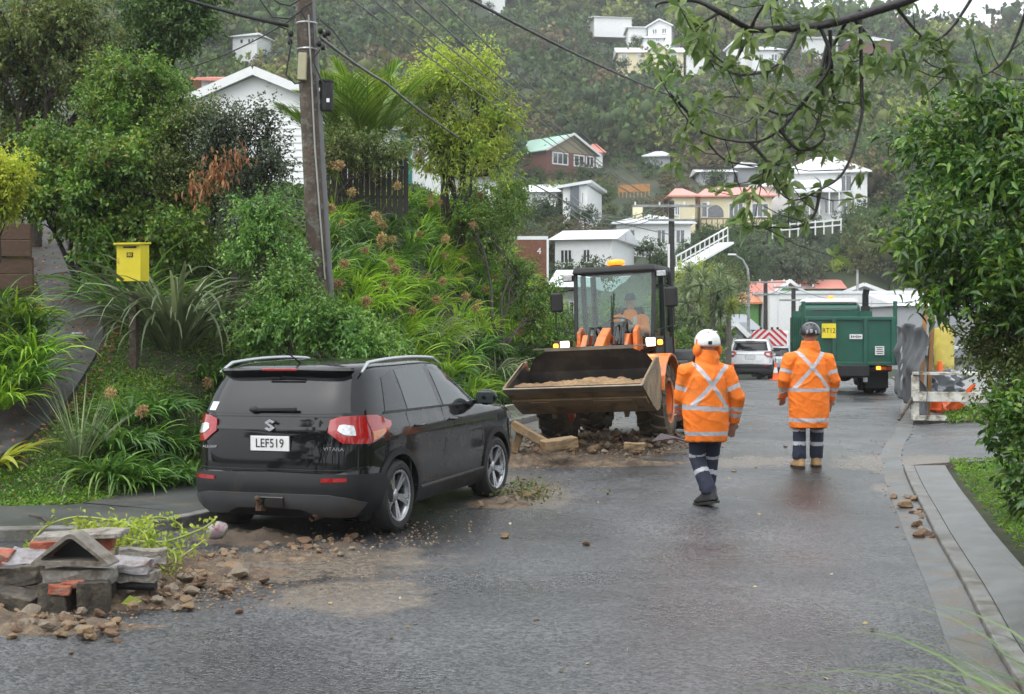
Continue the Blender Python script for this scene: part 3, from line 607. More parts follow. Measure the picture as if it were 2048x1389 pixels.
# cab
cz0, cz1 = 1.12, 2.80; yf, yb = .62, 2.05
def cabpt(x, y, z): t = (z-cz0)/(cz1-cz0); return Vector((x*(.60+.03*t), y, z))
FL = [(-.40, .52, 1.05), (.40, .52, 1.05), (.60, .62, 1.55), (.62, .78, 2.72), (-.62, .78, 2.72), (-.60, .62, 1.55)]
posts = {'a': [(.60, .62, 1.5), (.62, .80, 2.72)], 'c': [(.62, 1.95, 1.15), (.63, 1.9, 2.72)], 'b': [(.62, 1.28, 1.15), (.63, 1.28, 2.72)]}
for sg in (-1, 1):
    b = MB(); b.bar((sg*.40, .52, 1.02), (sg*.60, .62, 1.56), .06); b.bar((sg*.60, .62, 1.55), (sg*.62, .80, 2.74), .06); obj('cab_post', b, blackm, ld, bevel=.01)
    for k in 'bc':
        p = posts[k]; b = MB(); b.bar((sg*p[0][0], p[0][1], p[0][2]), (sg*p[1][0], p[1][1], p[1][2]), .075); obj('cab_post', b, blackm, ld, bevel=.01)
    b = MB(); b.add([(sg*.60, .66, 1.50), (sg*.61, 1.24, 1.2), (sg*.625, 1.24, 2.70), (sg*.62, .82, 2.70)], [(0, 1, 2, 3)]); g = obj('side_window', b, cabglass, ld); g.modifiers.new('s', 'SOLIDIFY').thickness = .006
    b = MB(); b.add([(sg*.61, 1.32, 1.5), (sg*.61, 1.91, 1.5), (sg*.625, 1.87, 2.70), (sg*.625, 1.32, 2.70)], [(0, 1, 2, 3)]); g = obj('side_window', b, cabglass, ld); g.modifiers.new('s', 'SOLIDIFY').thickness = .006
    b = MB(); b.add([(sg*.60, .64, 1.12), (sg*.61, 1.92, 1.12), (sg*.61, 1.92, 1.5), (sg*.60, .64, 1.5)], [(0, 1, 2, 3)]); g = obj('cab_side_panel', b, orange_p if sg < 0 else blackm, ld); g.modifiers.new('s', 'SOLIDIFY').thickness = .03
b = MB(); b.add([(-.38, .53, 1.08), (.38, .53, 1.08), (.585, .615, 1.56), (.60, .785, 2.70), (-.60, .785, 2.70), (-.585, .615, 1.56)], [(0, 1, 2, 5), (5, 2, 3, 4)]); g = obj('cab_windscreen', b, cabglass, ld); g.modifiers.new('s', 'SOLIDIFY').thickness = .006
b = MB(); b.add([(-.6, 1.96, 1.5), (.6, 1.96, 1.5), (.6, 1.92, 2.7), (-.6, 1.92, 2.7)], [(0, 1, 2, 3)]); g = obj('rear_window', b, cabglass, ld); g.modifiers.new('s', 'SOLIDIFY').thickness = .006
b = MB(); b.box((0, 1.36, 2.78), (1.32, 1.36, .12), taper=.95); obj('cab_roof', b, blackm, ld, bevel=.03)
b = MB(); b.box((0, 1.28, 1.1), (1.2, 1.3, .08)); b.box((0, 1.9, 1.3), (1.2, .1, .4)); obj('cab_floor', b, blackm, ld)
b = MB(); b.box((0, 1.45, 1.35), (.48, .45, .35)); b.box((0, 1.70, 1.80), (.48, .14, .6)); obj('driver_seat', b, blackm, ld, bevel=.04)
b = MB(); b.loft([[(x*.42, y, z) for x, y, z in [(-1, .72, 1.1), (1, .72, 1.1), (.9, .74, 1.62), (.5, .76, 1.78), (-.5, .76, 1.78), (-.9, .74, 1.62)]], [(x*.42, y, z) for x, y, z in [(-1, .95, 1.1), (1, .95, 1.1), (.9, .97, 1.55), (.5, .99, 1.7), (-.5, .99, 1.7), (-.9, .97, 1.55)]]]); obj('dashboard', b, blackm, ld, bevel=.03)
b = MB(); b.lathe([(.19+.014*math.cos(a), .014*math.sin(a)) for a in np.linspace(0, math.tau, 9)], 28, Matrix.Translation((0, 1.03, 1.72)) @ Matrix.Rotation(R(-35), 4, 'X')); b.bar((0, .92, 1.55), (0, 1.03, 1.72), .05); obj('steering_wheel', b, blackm, ld, smooth=60)
b = MB(); b.tube([(-.03, .60, 1.5), (-.02, .64, 2.0), (-.0, .69, 2.35)], .012, 6); b.tube([(-.045, .585, 1.6), (-.03, .66, 2.3)], .008, 6); obj('windscreen_wiper', b, blackm, ld)
b = MB(); b.lathe([(0, .0), (.1, 0), (.1, .03), (.085, .03)], 20, Matrix.Translation((-.02, 1.0, 2.84))); bb = obj('beacon_base', b, blackm, ld)
b = MB(); b.lathe([(.12, .0), (.14, .03), (.13, .08), (.08, .10), (0, .105)], 24, Matrix.Translation((-.02, 1.0, 2.87))); obj('beacon', b, beac, ld, smooth=60)
for sg in (-1, 1):
    b = MB(); b.box((sg*.74, .80, 2.66), (.17, .1, .12)); w1 = obj('work_lamp', b, blackm, ld, bevel=.02); b = MB(); b.box((sg*.74, .745, 2.66), (.14, .01, .095)); obj('lens', b, clrl, w1, bevel=.01)
    b = MB(); b.tube([(sg*.64, .85, 2.45), (sg*.85, .68, 2.42), (sg*.93, .66, 2.35)], .014, 6); b.tube([(sg*.92, .66, 2.42), (sg*.93, .66, 1.72), (sg*.62, .62, 1.62)], .012, 6); ma = obj('mirror_arm', b, blackm, ld)
    b = MB(); b.box((sg*.90, .64, 2.22), (.2, .07, .36)); obj('mirror', b, blackm, ma, bevel=.03)
    # front light cluster on an arm
    b = MB(); b.bar((sg*.4, .38, 1.28), (sg*.72, .22, 1.36), .06); b.box((sg*.70, .2, 1.44), (.28, .1, .15)); la = obj('headlight_bracket', b, blackm, ld, bevel=.015)
    b = MB(); b.box((sg*.66, .145, 1.44), (.135, .02, .12)); obj('headlight', b, lampw, ld, bevel=.02)
    b = MB(); b.box((sg*.80, .15, 1.43), (.075, .06, .08)); obj('indicator', b, lampa, ld, bevel=.02)
b = MB(); b.tube([(.56, 2.2, 1.6), (.56, 2.25, 2.4), (.56, 2.35, 2.5)], .05, 12); obj('exhaust_stack', b, blackm, ld, smooth=50)
b = MB(); b.box((-.60, .10, 1.30), (.34, .015, .12)); pl = obj('number_plate', b, platew, ld, bevel=.004); text('plate_text', 'QHE20', .10, inkm, pl, (-.60, .088, 1.30), ext=.001, xs=.95)
for ch in ld.children_recursive:
    if ch.name.split('.')[0] in ('cab_post', 'side_window', 'cab_windscreen', 'rear_window', 'cab_roof', 'work_lamp', 'lens', 'mirror_arm', 'mirror', 'beacon', 'beacon_base', 'windscreen_wiper', 'driver_seat', 'exhaust_stack'):
        for v in ch.data.vertices:
            if v.co.z > 1.5: v.co.z = 1.5+(v.co.z-1.5)*(.84 if v.co.z < 2.84 else .84)
# lift arms and linkage
for sg in (-1, 1):
    b = MB(); b.loft([[(sg*x0, y, z+h), (sg*x1, y, z+h), (sg*x1, y, z-h), (sg*x0, y, z-h)] for x0, x1, y, z, h in [(.27, .36, .45, 1.45, .12), (.27, .36, .1, 1.42, .16), (.27, .36, -.28, 1.12, .12), (.30, .39, -.48, .76, .09)]]); obj('lift_arm', b, orange_p, ld, bevel=.012)
    b = MB(); b.prism([(.62, 1.0), (.05, .95), (.12, 1.62), (.3, 1.7), (.5, 1.55)], sg*.40, sg*.46, 'yz'); obj('arm_tower', b, orange_p, ld, bevel=.012)
    b = MB(); b.tube([(sg*.2, .5, .98), (sg*.22, -.35, 1.1)], .055, 12); b.tube([(sg*.22, -.35, 1.1), (sg*.24, -.6, 1.12)], .03, 10, 1); obj('lift_cylinder', b, [blackm, chrome], ld, smooth=50)
b = MB(); b.loft([[(-.07, y, z+h), (.07, y, z+h), (.07, y, z-h), (-.07, y, z-h)] for y, z, h in [(.15, 1.60, .08), (-.15, 1.45, .11), (-.55, 1.25, .08)]]); obj('bell_crank', b, orange_p, ld, bevel=.015)
b = MB(); b.tube([(0, .55, 1.45), (0, .2, 1.58)], .05, 12); b.tube([(0, .55, 1.45), (0, .1, 1.61)], .028, 10, 1); obj('tilt_cylinder', b, [orange_p, chrome], ld, smooth=50)
b = MB()
for k, x in enumerate((-.2, -.13, .13, .2, .24)): b.tube([(x, .5, 1.4), (x*1.1, .35, 1.66+.03*k), (x*1.2, .1, 1.68), (x*1.2, -.1, 1.42)], .018, 6)
obj('hydraulic_hoses', b, blackm, ld, smooth=60, kind='stuff')
# bucket: section (y, z) from lip back over heel to top
bw = .955; XB = Matrix.Translation((-.03, -.70, .60)) @ Matrix.Rotation(R(0), 4, 'X')
sec = [(-1.12, .27), (-.95, .18), (-.55, -.02), (-.28, -.12), (-.08, -.10), (.06, .04), (.10, .24), (.06, .46), (-.06, .66), (-.13, .76)]
outer = [(y-.0, z) for y, z in sec]; inner = [(y-.02, z+.03) if k < 4 else (y-.035, z+.012) for k, (y, z) in enumerate(sec)]
def wtop(z): return bw if z < .60 else bw-(z-.60)*2.0
b = MB(); rings = []
for (y, z), (yi, zi) in zip(outer, inner):
    w_ = wtop(z); rings.append([(-w_, y, z), (w_, y, z), (w_, yi, zi), (-w_, yi, zi)])
n0 = len(b.f); b.loft(rings); bk = obj('bucket', MB().add(b.v, b.f, 0, XB), [buck_out, buck_in], ld)
me = bk.data
for p in me.polygons:
    c = p.center; n = p.normal
    p.material_index = 1 if (n.y < -.15 or (n.z > .3)) and c.z > .85 else 0
me.polygons.foreach_set('use_smooth', [False]*len(me.polygons))
for sg in (-1, 1):
    b = MB(); side_ = [(-1.12, .27), (-.95, .18), (-.55, -.02), (-.28, -.12), (-.08, -.10), (.06, .04), (.10, .24), (.06, .46), (-.02, .60), (-.22, .62), (-1.05, .33)]
    b.prism(side_, sg*bw, sg*(bw+.03), 'yz', X=XB); sp = obj('bucket_side', b, [buck_out, buck_in], bk, bevel=.004)
    for p in sp.data.polygons:
        if p.normal.x*sg < -.5: p.material_index = 1
    b = MB(); b.bar(XB @ Vector((sg*(bw+.015), -1.12, .275)), XB @ Vector((sg*(bw+.015), -.06, .62)), .045, .03); obj('side_edge', b, edge_m, sp)
b = MB(); b.box((0, -1.07, .245), (2*bw+.06, .16, .028), rot=Matrix.Rotation(R(-27), 4, 'X'), X=XB); obj('cutting_edge', b, edge_m, bk, bevel=.005)
b = MB(); b.box((0, -.74, .055), (2*bw, .22, .03), rot=Matrix.Rotation(R(-26.5), 4, 'X'), X=XB); obj('wear_plate', b, buck_out, bk, bevel=.004)
for x in (-.55, .35, .62):
    b = MB(); b.box((x, -.66, -.0), (.28, .34, .03), rot=Matrix.Rotation(R(-26.5), 4, 'X'), X=XB); obj('wear_pad', b, buck_out, bk, bevel=.004)
b = MB(); b.box((0, -.02, .80), (1.74, .012, .02), X=XB); b.box((0, -.155, .79), (1.3, .03, .05), X=XB); obj('spill_guard_edge', b, edge_m, bk)
for sg in (-1, 1):
    b = MB(); b.prism([(-.25, -.13), (.12, -.05), (.16, .12), (.08, .2), (-.2, -.2)], sg*.5, sg*.56, 'yz', X=XB); obj('bucket_bracket', b, buck_out, bk)
# soil heaped in the bucket
xs = np.linspace(-bw+.02, bw-.02, 60); ys = np.linspace(-1.08, .0, 26); vs = []
for yy in ys:
    for xx in xs:
        tt = (yy+1.08)/1.08; h = .27+.10*math.sin(math.pi*min(1, tt*.9))*(.35+.65*math.exp(-((xx-.15)/.5)**2))+.05*noise.noise(Vector((xx*5, yy*5, 1)))+.03*noise.noise(Vector((xx*17, yy*17, 3)))
        if tt < .02: h = .24
        vs.append(tuple(XB @ Vector((xx, yy, h))))
nx = len(xs); fs = [(j*nx+i, j*nx+i+1, (j+1)*nx+i+1, (j+1)*nx+i) for j in range(len(ys)-1) for i in range(nx-1)]
b = MB(); b.add(vs, fs); hp = obj('soil_heap', b, mudload, smooth=60); hp.location = ld.location; hp.rotation_euler = ld.rotation_euler
tag(hp, 'heap of tan soil and stones lying in the raised loader bucket', 'soil', kind='stuff')
# ------------------------------------------------------------ people
def remeshed(name, mb, vox, mats, smooth_it=2, wr=0, wscale=6, seed=0, pred=None):
    """union of lofted pieces as one continuous skin"""
    me = mkmesh(name, mb, mats); o = bpy.data.objects.new(name, me); COL.objects.link(o)
    m = o.modifiers.new('r', 'REMESH'); m.mode = 'VOXEL'; m.voxel_size = vox; m.use_smooth_shade = True
    s = o.modifiers.new('s', 'SMOOTH'); s.iterations = smooth_it; s.factor = .6
    dg = bpy.context.evaluated_depsgraph_get(); me2 = bpy.data.meshes.new_from_object(o.evaluated_get(dg)); bpy.data.objects.remove(o)
    me2.name = name
    while len(me2.materials): me2.materials.pop(index=0)
    for q in mats: me2.materials.append(q)
    if wr:
        for v, n in zip(me2.vertices, [Vector(v.normal) for v in me2.vertices]):
            p = v.co*wscale+Vector((seed, seed*2, 0)); v.co += n*wr*(.7*noise.noise(p*.55)+.35*noise.noise(Vector((p.x*1.3, p.y*1.3, p.z*.5)))+2.2*max(0, .16-abs(noise.noise(Vector((p.x*.8+p.z*.35, p.y*.8, p.z*.75-p.x*.5)))))+1.6*max(0, .12-abs(noise.noise(Vector((p.x*.5+9, p.y*.5, p.z*1.6+p.x*.4))))))
    if pred: me2.polygons.foreach_set('material_index', [pred(p.center, p.normal) for p in me2.polygons])
    me2.polygons.foreach_set('use_smooth', [True]*len(me2.polygons)); me2.update(); return me2
def oval(c, rx, ry, n=20, X=None):
    r = [Vector((c[0]+rx*math.cos(k*math.tau/n), c[1]+ry*math.sin(k*math.tau/n), c[2])) for k in range(n)]
    return [tuple(X @ v if X is not None else v) for v in r]
def band(p, a, b, w):                       # distance of a point to segment ab in (x, z), below w/2
    ax, az, bx, bz = *a, *b; dx, dz = bx-ax, bz-az; t = max(0, min(1, ((p.x-ax)*dx+(p.z-az)*dz)/(dx*dx+dz*dz)))
    return math.hypot(p.x-ax-t*dx, p.z-az-t*dz) < w/2
def hand_mb(b, wrist, d, side, curl=.5, sc_=1):
    """palm, four fingers and thumb; d = unit direction of the forearm"""
    d = d.normalized(); nrm = Vector((0, 1, 0)); nrm = (nrm-d*nrm.dot(d)).normalized(); lat = d.cross(nrm).normalized()*side
    pc = wrist+d*.05*sc_; b.loft([[tuple(wrist+d*t*sc_+lat*(wd*math.cos(k*math.tau/10))*sc_+nrm*(th*math.sin(k*math.tau/10))*sc_) for k in range(10)] for t, wd, th in [(-.02, .028, .022), (.02, .036, .02), (.06, .042, .017), (.095, .04, .014)]])
    for k, (o, l) in enumerate(((.031, .072), (.010, .082), (-.011, .076), (-.031, .06))):
        p = wrist+(d*.088+lat*o)*sc_; pts = [p]; dd = d.copy(); cu = curl*(1+.12*k)
        for s in (.42, .33, .25):
            dd = (dd+lat.cross(d).normalized()*-cu*.55*side+nrm*cu*.0).normalized(); dd = (dd+nrm*cu*.6).normalized(); pts.append(pts[-1]+dd*l*s*sc_)
        b.tube(pts, [.0095*sc_, .009*sc_, .0085*sc_, .007*sc_], 8)
    p = wrist+(d*.02+lat*.036)*sc_; b.tube([p, p+(d*.035+lat*.022+nrm*.015)*sc_, p+(d*.066+lat*.016+nrm*.03)*sc_], [.013*sc_, .0115*sc_, .009*sc_], 8)
boot_b = M('black_boot_leather', (.014, .014, .015), .5, var=.3, scale=15, bump=.3); boot_t = M('tan_boot_leather', (.36, .22, .10), .7, var=.2, scale=12, bump=.3, dirt=(.2, .14, .08), dirt_amt=.4)
hel_w = M('white_helmet_shell', (.72, .72, .69), .3, var=.04, coat=.4, dirt=(.5, .48, .42), dirt_amt=.15); hel_k = M('black_helmet_shell', (.018, .018, .022), .3, coat=.4)
hair = M('brown_hair', (.04, .025, .015), .8); solem = M('boot_sole', (.02, .018, .015), .8)
def body_part_rings(b, pts, n=14):        # pts [(x,y,z,rx,ry)]
    b.loft([oval(p[:3], p[3], p[4], n) for p in pts])
def make_person(name, label, loc, rz, J, helmet, boots, tapes, cap=False):
    """J: joints in local metres, person faces +Y (away from the camera)"""
    root = thing(name, label, 'person', loc, rz)
    lean = J.get('lean', 0)
    # body: one continuous figure
    b = MB(); hz = J['head']; V = Vector
    b.loft([oval((hz[0], hz[1]+dy, hz[2]+dz), rx, ry, 20) for dz, rx, ry, dy in [(-.155, .02, .025, .02), (-.14, .05, .055, .03), (-.10, .064, .078, .02), (-.05, .074, .092, .005), (0, .079, .1, -.004), (.05, .078, .1, -.006), (.09, .062, .084, -.006), (.115, .035, .05, -.006), (.125, .01, .01, -.006)]])
    b.loft([oval((hz[0], hz[1]-.015+dy, hz[2]+dz), r, r, 14) for dz, r, dy in [(-.07, .058, 0), (-.15, .056, -.01), (-.22, .07, -.02)]])
    b.ball((hz[0], hz[1]+.112, hz[2]-.02), (.016, .02, .026), 10, 6)                                    # nose
    b.box((hz[0], hz[1]+.095, hz[2]-.065), (.05, .016, .014))                                            # mouth
    for sg in (-1, 1): b.ball((hz[0]+sg*.083, hz[1]+.0, hz[2]-.01), (.012, .024, .034), 8, 6); b.ball((hz[0]+sg*.032, hz[1]+.09, hz[2]+.015), (.014, .012, .01), 8, 6)
    sh, hp = J['sh'], J['hip']
    body_part_rings(b, [(hp[0], hp[1], hp[2]-.08, .13, .1), (hp[0], hp[1], hp[2]+.05, .16, .11), ((hp[0]+sh[0])/2, (hp[1]+sh[1])/2, (hp[2]+sh[2])/2, .15, .1), (sh[0], sh[1], sh[2]-.1, .17, .105), (sh[0], sh[1], sh[2]+.02, .13, .08), (sh[0], sh[1]+.0, sh[2]+.08, .07, .06)])
    for k in ('L', 'R'):
        s_, e_, w_ = [V(q) for q in J['arm'+k]]; b.tube([s_, (s_+e_)/2, e_, (e_+w_)/2, w_], [.055, .05, .042, .038, .028], 12)
        h_, k_, a_ = [V(q) for q in J['leg'+k][:3]]; b.tube([h_, (h_+k_)/2, k_, (k_*.6+a_*.4), a_], [.085, .075, .055, .055, .04], 12)
        hand_mb(b, w_+(w_-e_).normalized()*.02, (w_-e_), -1 if k == 'L' else 1, .5, 1.12)
    me = remeshed('body', b, .0085, [skin], 1); o = link(bpy.data.objects.new('body', me), root)
    # trousers
    b = MB(); cuts = []
    body_part_rings(b, [(hp[0], hp[1], hp[2]-.12, .16, .13), (hp[0], hp[1], hp[2]+.06, .175, .135), (hp[0], hp[1], hp[2]+.16, .165, .13)], 18)
    for k in ('L', 'R'):
        h_, k_, a_ = [V(q) for q in J['leg'+k][:3]]; b.tube([h_+V((0, 0, .03)), (h_+k_)/2, k_, k_*.5+a_*.5, a_+V((0, 0, .04)), a_+V((0, 0, .0))], [.105, .10, .085, .084, .084, .082], 16)
        cuts.append((h_, k_, a_))
    def tp(c, n):
        best = None
        for (h_, k_, a_) in cuts:
            for (p, q, sgm) in ((h_, k_, 0), (k_, a_, 1)):
                d = q-p; t = max(0, min(1, (c-p).dot(d)/d.dot(d))); dist = (c-p-d*t).length
                if best is None or dist < best[0]: best = (dist, sgm, t, d.length)
        _, sgm, t, ln = best
        for q, tc in J['bands']:
            if q == sgm and abs(t-tc)*ln < .024 and c.z < hp[2]-.1: return 1
        return 0
    me = remeshed('trousers', b, .0125, [navy, tape], 2, .011, 7, 3, tp); link(bpy.data.objects.new('trousers', me), root)
    # jacket
    b = MB(); body_part_rings(b, [(*q[:3], q[3], q[4]) for q in J['jacket']], 24)
    for k in ('L', 'R'):
        s_, e_, w_ = [V(q) for q in J['arm'+k]]; d = (w_-e_).normalized(); c = V((sh[0], sh[1], sh[2]))
        b.tube([s_*.6+c*.4+V((0, 0, -.01)), s_+V((0, 0, -.015)), (s_+e_)/2, e_, (e_+w_)/2, w_+d*.0, w_+d*.015], [.085, .092, .088, .079, .07, .062, .058], 16)
    b.loft([oval((hz[0], hz[1]-.01, sh[2]+dz), r, r*.95, 18) for dz, r in [(.0, .13), (.06, .112), (.12, .108), (.185, .104)]])
    if not cap:   # hood rolled behind the head
        b.loft([oval((hz[0], hz[1]-.03, sh[2]+dz), r, r*.9, 18) for dz, r in [(.05, .12), (.10, .122), (.15, .114), (.19, .098)]])
    arms = [[V(q) for q in J['arm'+k]] for k in ('L', 'R')]
    def jp(c, n):
        # on a sleeve?
        for s_, e_, w_ in arms:
            for p, q, t1, t2, tc in ((s_, e_, 0.05, 1.2, .62), (e_, w_, -.2, 1.3, .68)):
                d = q-p; t = (c-p).dot(d)/d.dot(d); dist = (c-p-d*t).length
                if dist < .105 and t1 < t < t2 and abs(c.x-sh[0]) > J['armx']:
                    if abs(t-tc)*d.length < .023: return 1
        if abs(c.x-sh[0]) > J['torsx'] and c.z > J['waist']+.1 and c.z < sh[2]-.12: return 0
        for q in tapes['h']:
            if abs(c.z-q[0]-q[1]*(c.x-sh[0])) < .023 and all((c-(s_+(e_-s_)*max(0, min(1, (c-s_).dot(e_-s_)/(e_-s_).dot(e_-s_))))).length > J.get('armr', .09) for s_, e_, w_ in arms): return 1
        if c.z > J['waist'] and c.z < sh[2]+.06:
            for a_, b_ in (tapes['x'] if c.y < sh[1]+.02 else tapes['f']):
                if band(c, a_, b_, .046): return 1
        return 0
    me = remeshed('jacket', b, .0105, [hivis, tape], 2, .024, 6, 9 if cap else 2, jp); link(bpy.data.objects.new('jacket', me), root)
    # boots
    for k in ('L', 'R'):
        a_ = V(J['leg'+k][2]); ang, pitch = J['leg'+k][3], J['leg'+k][4]
        X = Matrix.Translation(a_) @ Matrix.Rotation(ang, 4, 'Z') @ Matrix.Rotation(pitch, 4, 'X') @ Matrix.Translation((0, 0, -a_.z if pitch == 0 else -.105))
        b = MB(); b.loft([oval((0, y, z), rx*1.28, ry*1.12, 18, X) for y, z, rx, ry in [(.055, .018, .054, .15), (.055, .045, .056, .152), (.035, .075, .052, .125), (.005, .105, .05, .085), (-.01, .14, .052, .066), (-.012, .165, .05, .062)]])
        bo = obj('boot', b, boots, root, smooth=60); bo.modifiers.new('s', 'SUBSURF').levels = 1
        b = MB(); b.loft([oval((0, .055, z), .074, .174, 20, X) for z in (0, .024)]); obj('sole', b, solem, bo, smooth=50)
    # helmet
    hx, hy, hz_ = hz; X = Matrix.Translation((hx, hy-.005, hz_+.035)) @ Matrix.Scale(1.13, 4) @ Matrix.Rotation(J.get('hrot', 0), 4, 'Z') @ Matrix.Rotation(J.get('htilt', 0), 4, 'X')
    b = MB(); b.loft([oval((0, dy, z), rx, ry, 28, X) for z, rx, ry, dy in [(-.045, .112, .134, -.004), (-.01, .12, .142, 0), (.03, .117, .138, 0), (.07, .10, .12, 0), (.10, .07, .085, 0), (.118, .035, .045, 0), (.122, .008, .01, 0)]])
    b.loft([oval((0, .10, z), .085, .085, 20, X) for z in (-.046, -.038)])
    he = obj('helmet', b, helmet, root, smooth=60); he.modifiers.new('s', 'SUBSURF').levels = 1
    b = MB()
    for s2 in (-1, 0, 1): b.box((s2*.045, -.02, .112-abs(s2)*.012), (.012, .14, .012), X=X)
    obj('vent_ridge', b, helmet if helmet is hel_w else tape, he, bevel=.003, kind='stuff')
    if helmet is hel_w:
        b = MB(); b.box((-.055, -.128, .0), (.04, .01, .03), X=X); obj('helmet_sticker', b, navy, he, bevel=.003)
        b = MB(); b.prism([(.05, -.01), (.095, -.01), (.085, .055)], -.125, -.115, 'xz', X=X @ Matrix.Rotation(R(25), 4, 'Z')); obj('helmet_marking', b, navy, he)
        for sg in (-1, 1):
            b = MB(); b.ball((sg*.115, -.0, -.07), (.038, .05, .058), 16, 10, X=X); b.bar(X @ V((sg*.12, 0, -.03)), X @ V((sg*.118, 0, .03)), .012); obj('ear_muff', b, hivis, root, smooth=60)
    else:
        for q in (-.04, .0, .045):
            b = MB(); b.box((q, -.136+abs(q)*.3, .02-abs(q)*.3), (.026, .012, .04), X=X); obj('helmet_sticker', b, tape, he, bevel=.006)
    return root
g1 = G(2.0, 14.35)
J1 = dict(head=(.03, .05, 1.63), sh=(.0, .0, 1.40), hip=(.0, .0, .86), armx=.20, torsx=.235, waist=.97, armr=.085, hrot=R(18),
  armL=[(-.215, .0, 1.38), (-.25, .06, 1.10), (-.20, .27, .95)], armR=[(.22, -.01, 1.38), (.335, -.05, 1.10), (.325, .06, .86)],
  legL=[(-.085, .0, .84), (-.07, .10, .48), (.0, -.12, .13), R(35), R(-10)], legR=[(.085, .0, .84), (.10, .16, .47), (.05, .13, .12), R(-25), 0],
  bands=[(0, .93), (1, .42)],
  jacket=[(.0, .0, .655, .215, .175), (.0, .0, .76, .23, .185), (.0, .0, .95, .25, .19), (.0, .0, 1.15, .25, .18), (.0, .0, 1.30, .24, .16), (.0, .0, 1.38, .195, .125), (.01, .01, 1.43, .135, .105), (.015, .02, 1.47, .09, .09)])
T1 = dict(h=[(.74, 0), (.995, -.05)], x=[((-.14, 1.45), (.20, 1.0)), ((.20, 1.42), (-.20, 1.01))], f=[((-.14, 1.45), (-.14, 1.0)), ((.14, 1.45), (.14, 1.0))])
make_person('person', 'worker in white helmet with ear muffs and orange rain jacket, walking beside the loader', (2.06, 14.35, g1-.0), R(8), J1, hel_w, boot_b, T1).scale = (1.0, 1.0, 1.035)
g2 = G(3.78, 17.2)
J2 = dict(head=(.03, .04, 1.69), sh=(.0, .0, 1.43), hip=(.0, .0, .86), armx=.235, torsx=.25, waist=.97, armr=.09, hrot=R(-10),
  armL=[(-.24, .0, 1.40), (-.32, -.02, 1.13), (-.29, .16, .93)], armR=[(.24, .0, 1.40), (.325, -.02, 1.12), (.31, .10, .88)],
  legL=[(-.105, .0, .84), (-.115, .03, .50), (-.12, .0, .12), R(8), 0], legR=[(.105, .0, .84), (.12, .05, .50), (.125, .10, .12), R(-12), 0],
  bands=[(1, .02), (1, .48)],
  jacket=[(.0, .0, .52, .235, .19), (.0, .0, .64, .245, .195), (.0, .0, .95, .26, .195), (.0, .0, 1.18, .265, .185), (.0, .0, 1.33, .25, .165), (.0, .0, 1.42, .21, .13), (.0, .01, 1.48, .14, .11), (.01, .02, 1.53, .10, .1)])
T2 = dict(h=[(.62, 0), (1.0, 0)], x=[((-.17, 1.50), (.23, 1.01)), ((.19, 1.50), (-.23, 1.01))], f=[((-.14, 1.45), (-.14, 1.0)), ((.14, 1.45), (.14, 1.0))])
make_person('person', 'worker in black helmet and long orange rain jacket with tan boots, standing behind the truck', (3.78, 17.2, g2), R(3), J2, hel_k, boot_t, T2)
# driver, seated in the loader cab
def driver():
    r = thing('person', 'loader driver in orange jacket and grey cap seated in the cab', 'person', tuple(ld.matrix_basis @ Vector((.12, 1.15, 1.42))), R(-18))
    V = Vector; b = MB()
    b.loft([oval((0, dy, .66+dz), rx, ry, 18) for dz, rx, ry, dy in [(-.125, .045, .05, -.02), (-.05, .07, .09, 0), (0, .078, .1, 0), (.06, .075, .097, 0), (.11, .04, .055, 0)]])
    b.loft([oval((0, .01, z), q, q, 12) for z, q in [(.42, .08), (.5, .055), (.6, .055)]]); b.ball((0, -.108, .65), (.014, .02, .024), 8, 6)
    body_part_rings(b, [(0, 0, .0, .16, .13), (0, .0, .25, .15, .11), (0, 0, .4, .16, .1), (0, 0, .45, .08, .07)])
    for sg in (-1, 1):
        b.tube([V((sg*.19, 0, .4)), V((sg*.26, -.12, .2)), V((sg*.15, -.33, .25))], [.05, .045, .03], 10); hand_mb(b, V((sg*.15, -.34, .25)), V((-sg*.4, -.9, .1)), sg, .8)
        b.tube([V((sg*.1, 0, .0)), V((sg*.13, -.42, .04)), V((sg*.13, -.5, -.33))], [.08, .065, .05], 10)
    link(bpy.data.objects.new('body', remeshed('body', b, .011, [skin], 1)), r)
    b = MB(); body_part_rings(b, [(0, 0, -.02, .19, .15), (0, .0, .25, .195, .14), (0, 0, .38, .2, .13), (0, 0, .45, .12, .1), (0, 0, .53, .08, .08)])
    for sg in (-1, 1): b.tube([V((sg*.14, 0, .4)), V((sg*.22, -.02, .38)), V((sg*.27, -.13, .2)), V((sg*.165, -.31, .25))], [.08, .08, .075, .055], 12)
    link(bpy.data.objects.new('jacket', remeshed('jacket', b, .014, [hivis, tape], 1, .01, 7, 5, lambda c, n: 1 if abs(abs(c.x)-.1) < .025 and c.y < 0 and c.z < .42 else 0)), r)
    b = MB()
    for sg in (-1, 1): b.tube([V((sg*.09, .03, .0)), V((sg*.13, -.42, .04)), V((sg*.13, -.5, -.36))], [.1, .08, .07], 12)
    link(bpy.data.objects.new('trousers', remeshed('trousers', b, .016, [navy], 1)), r)
    b = MB(); b.loft([oval((0, 0, z), rx, ry, 20) for z, rx, ry in [(.68, .085, .108), (.73, .085, .108), (.78, .06, .08), (.80, .015, .02)]]); b.loft([oval((0, -.12, z), .07, .06, 14) for z in (.69, .70)])
    obj('cap', b, M('grey_cap', (.08, .09, .1), .8), r, smooth=60)
driver()
# ------------------------------------------------------------ other cars
def zc(x, y): return float(ZR(y))+.005
make_car('parked_car', 'white SUV with a black lower bumper standing ahead between two cones', (9.96, 56.5, zc(9.96, 56.5)), R(-13), paint_wht, scale=1.06)
make_car('parked_car', 'silver car half hidden between the white SUV and the right-hand worker', (12.15, 62.5, zc(12, 62.5)), R(-15), paint_slv, scale=.98)
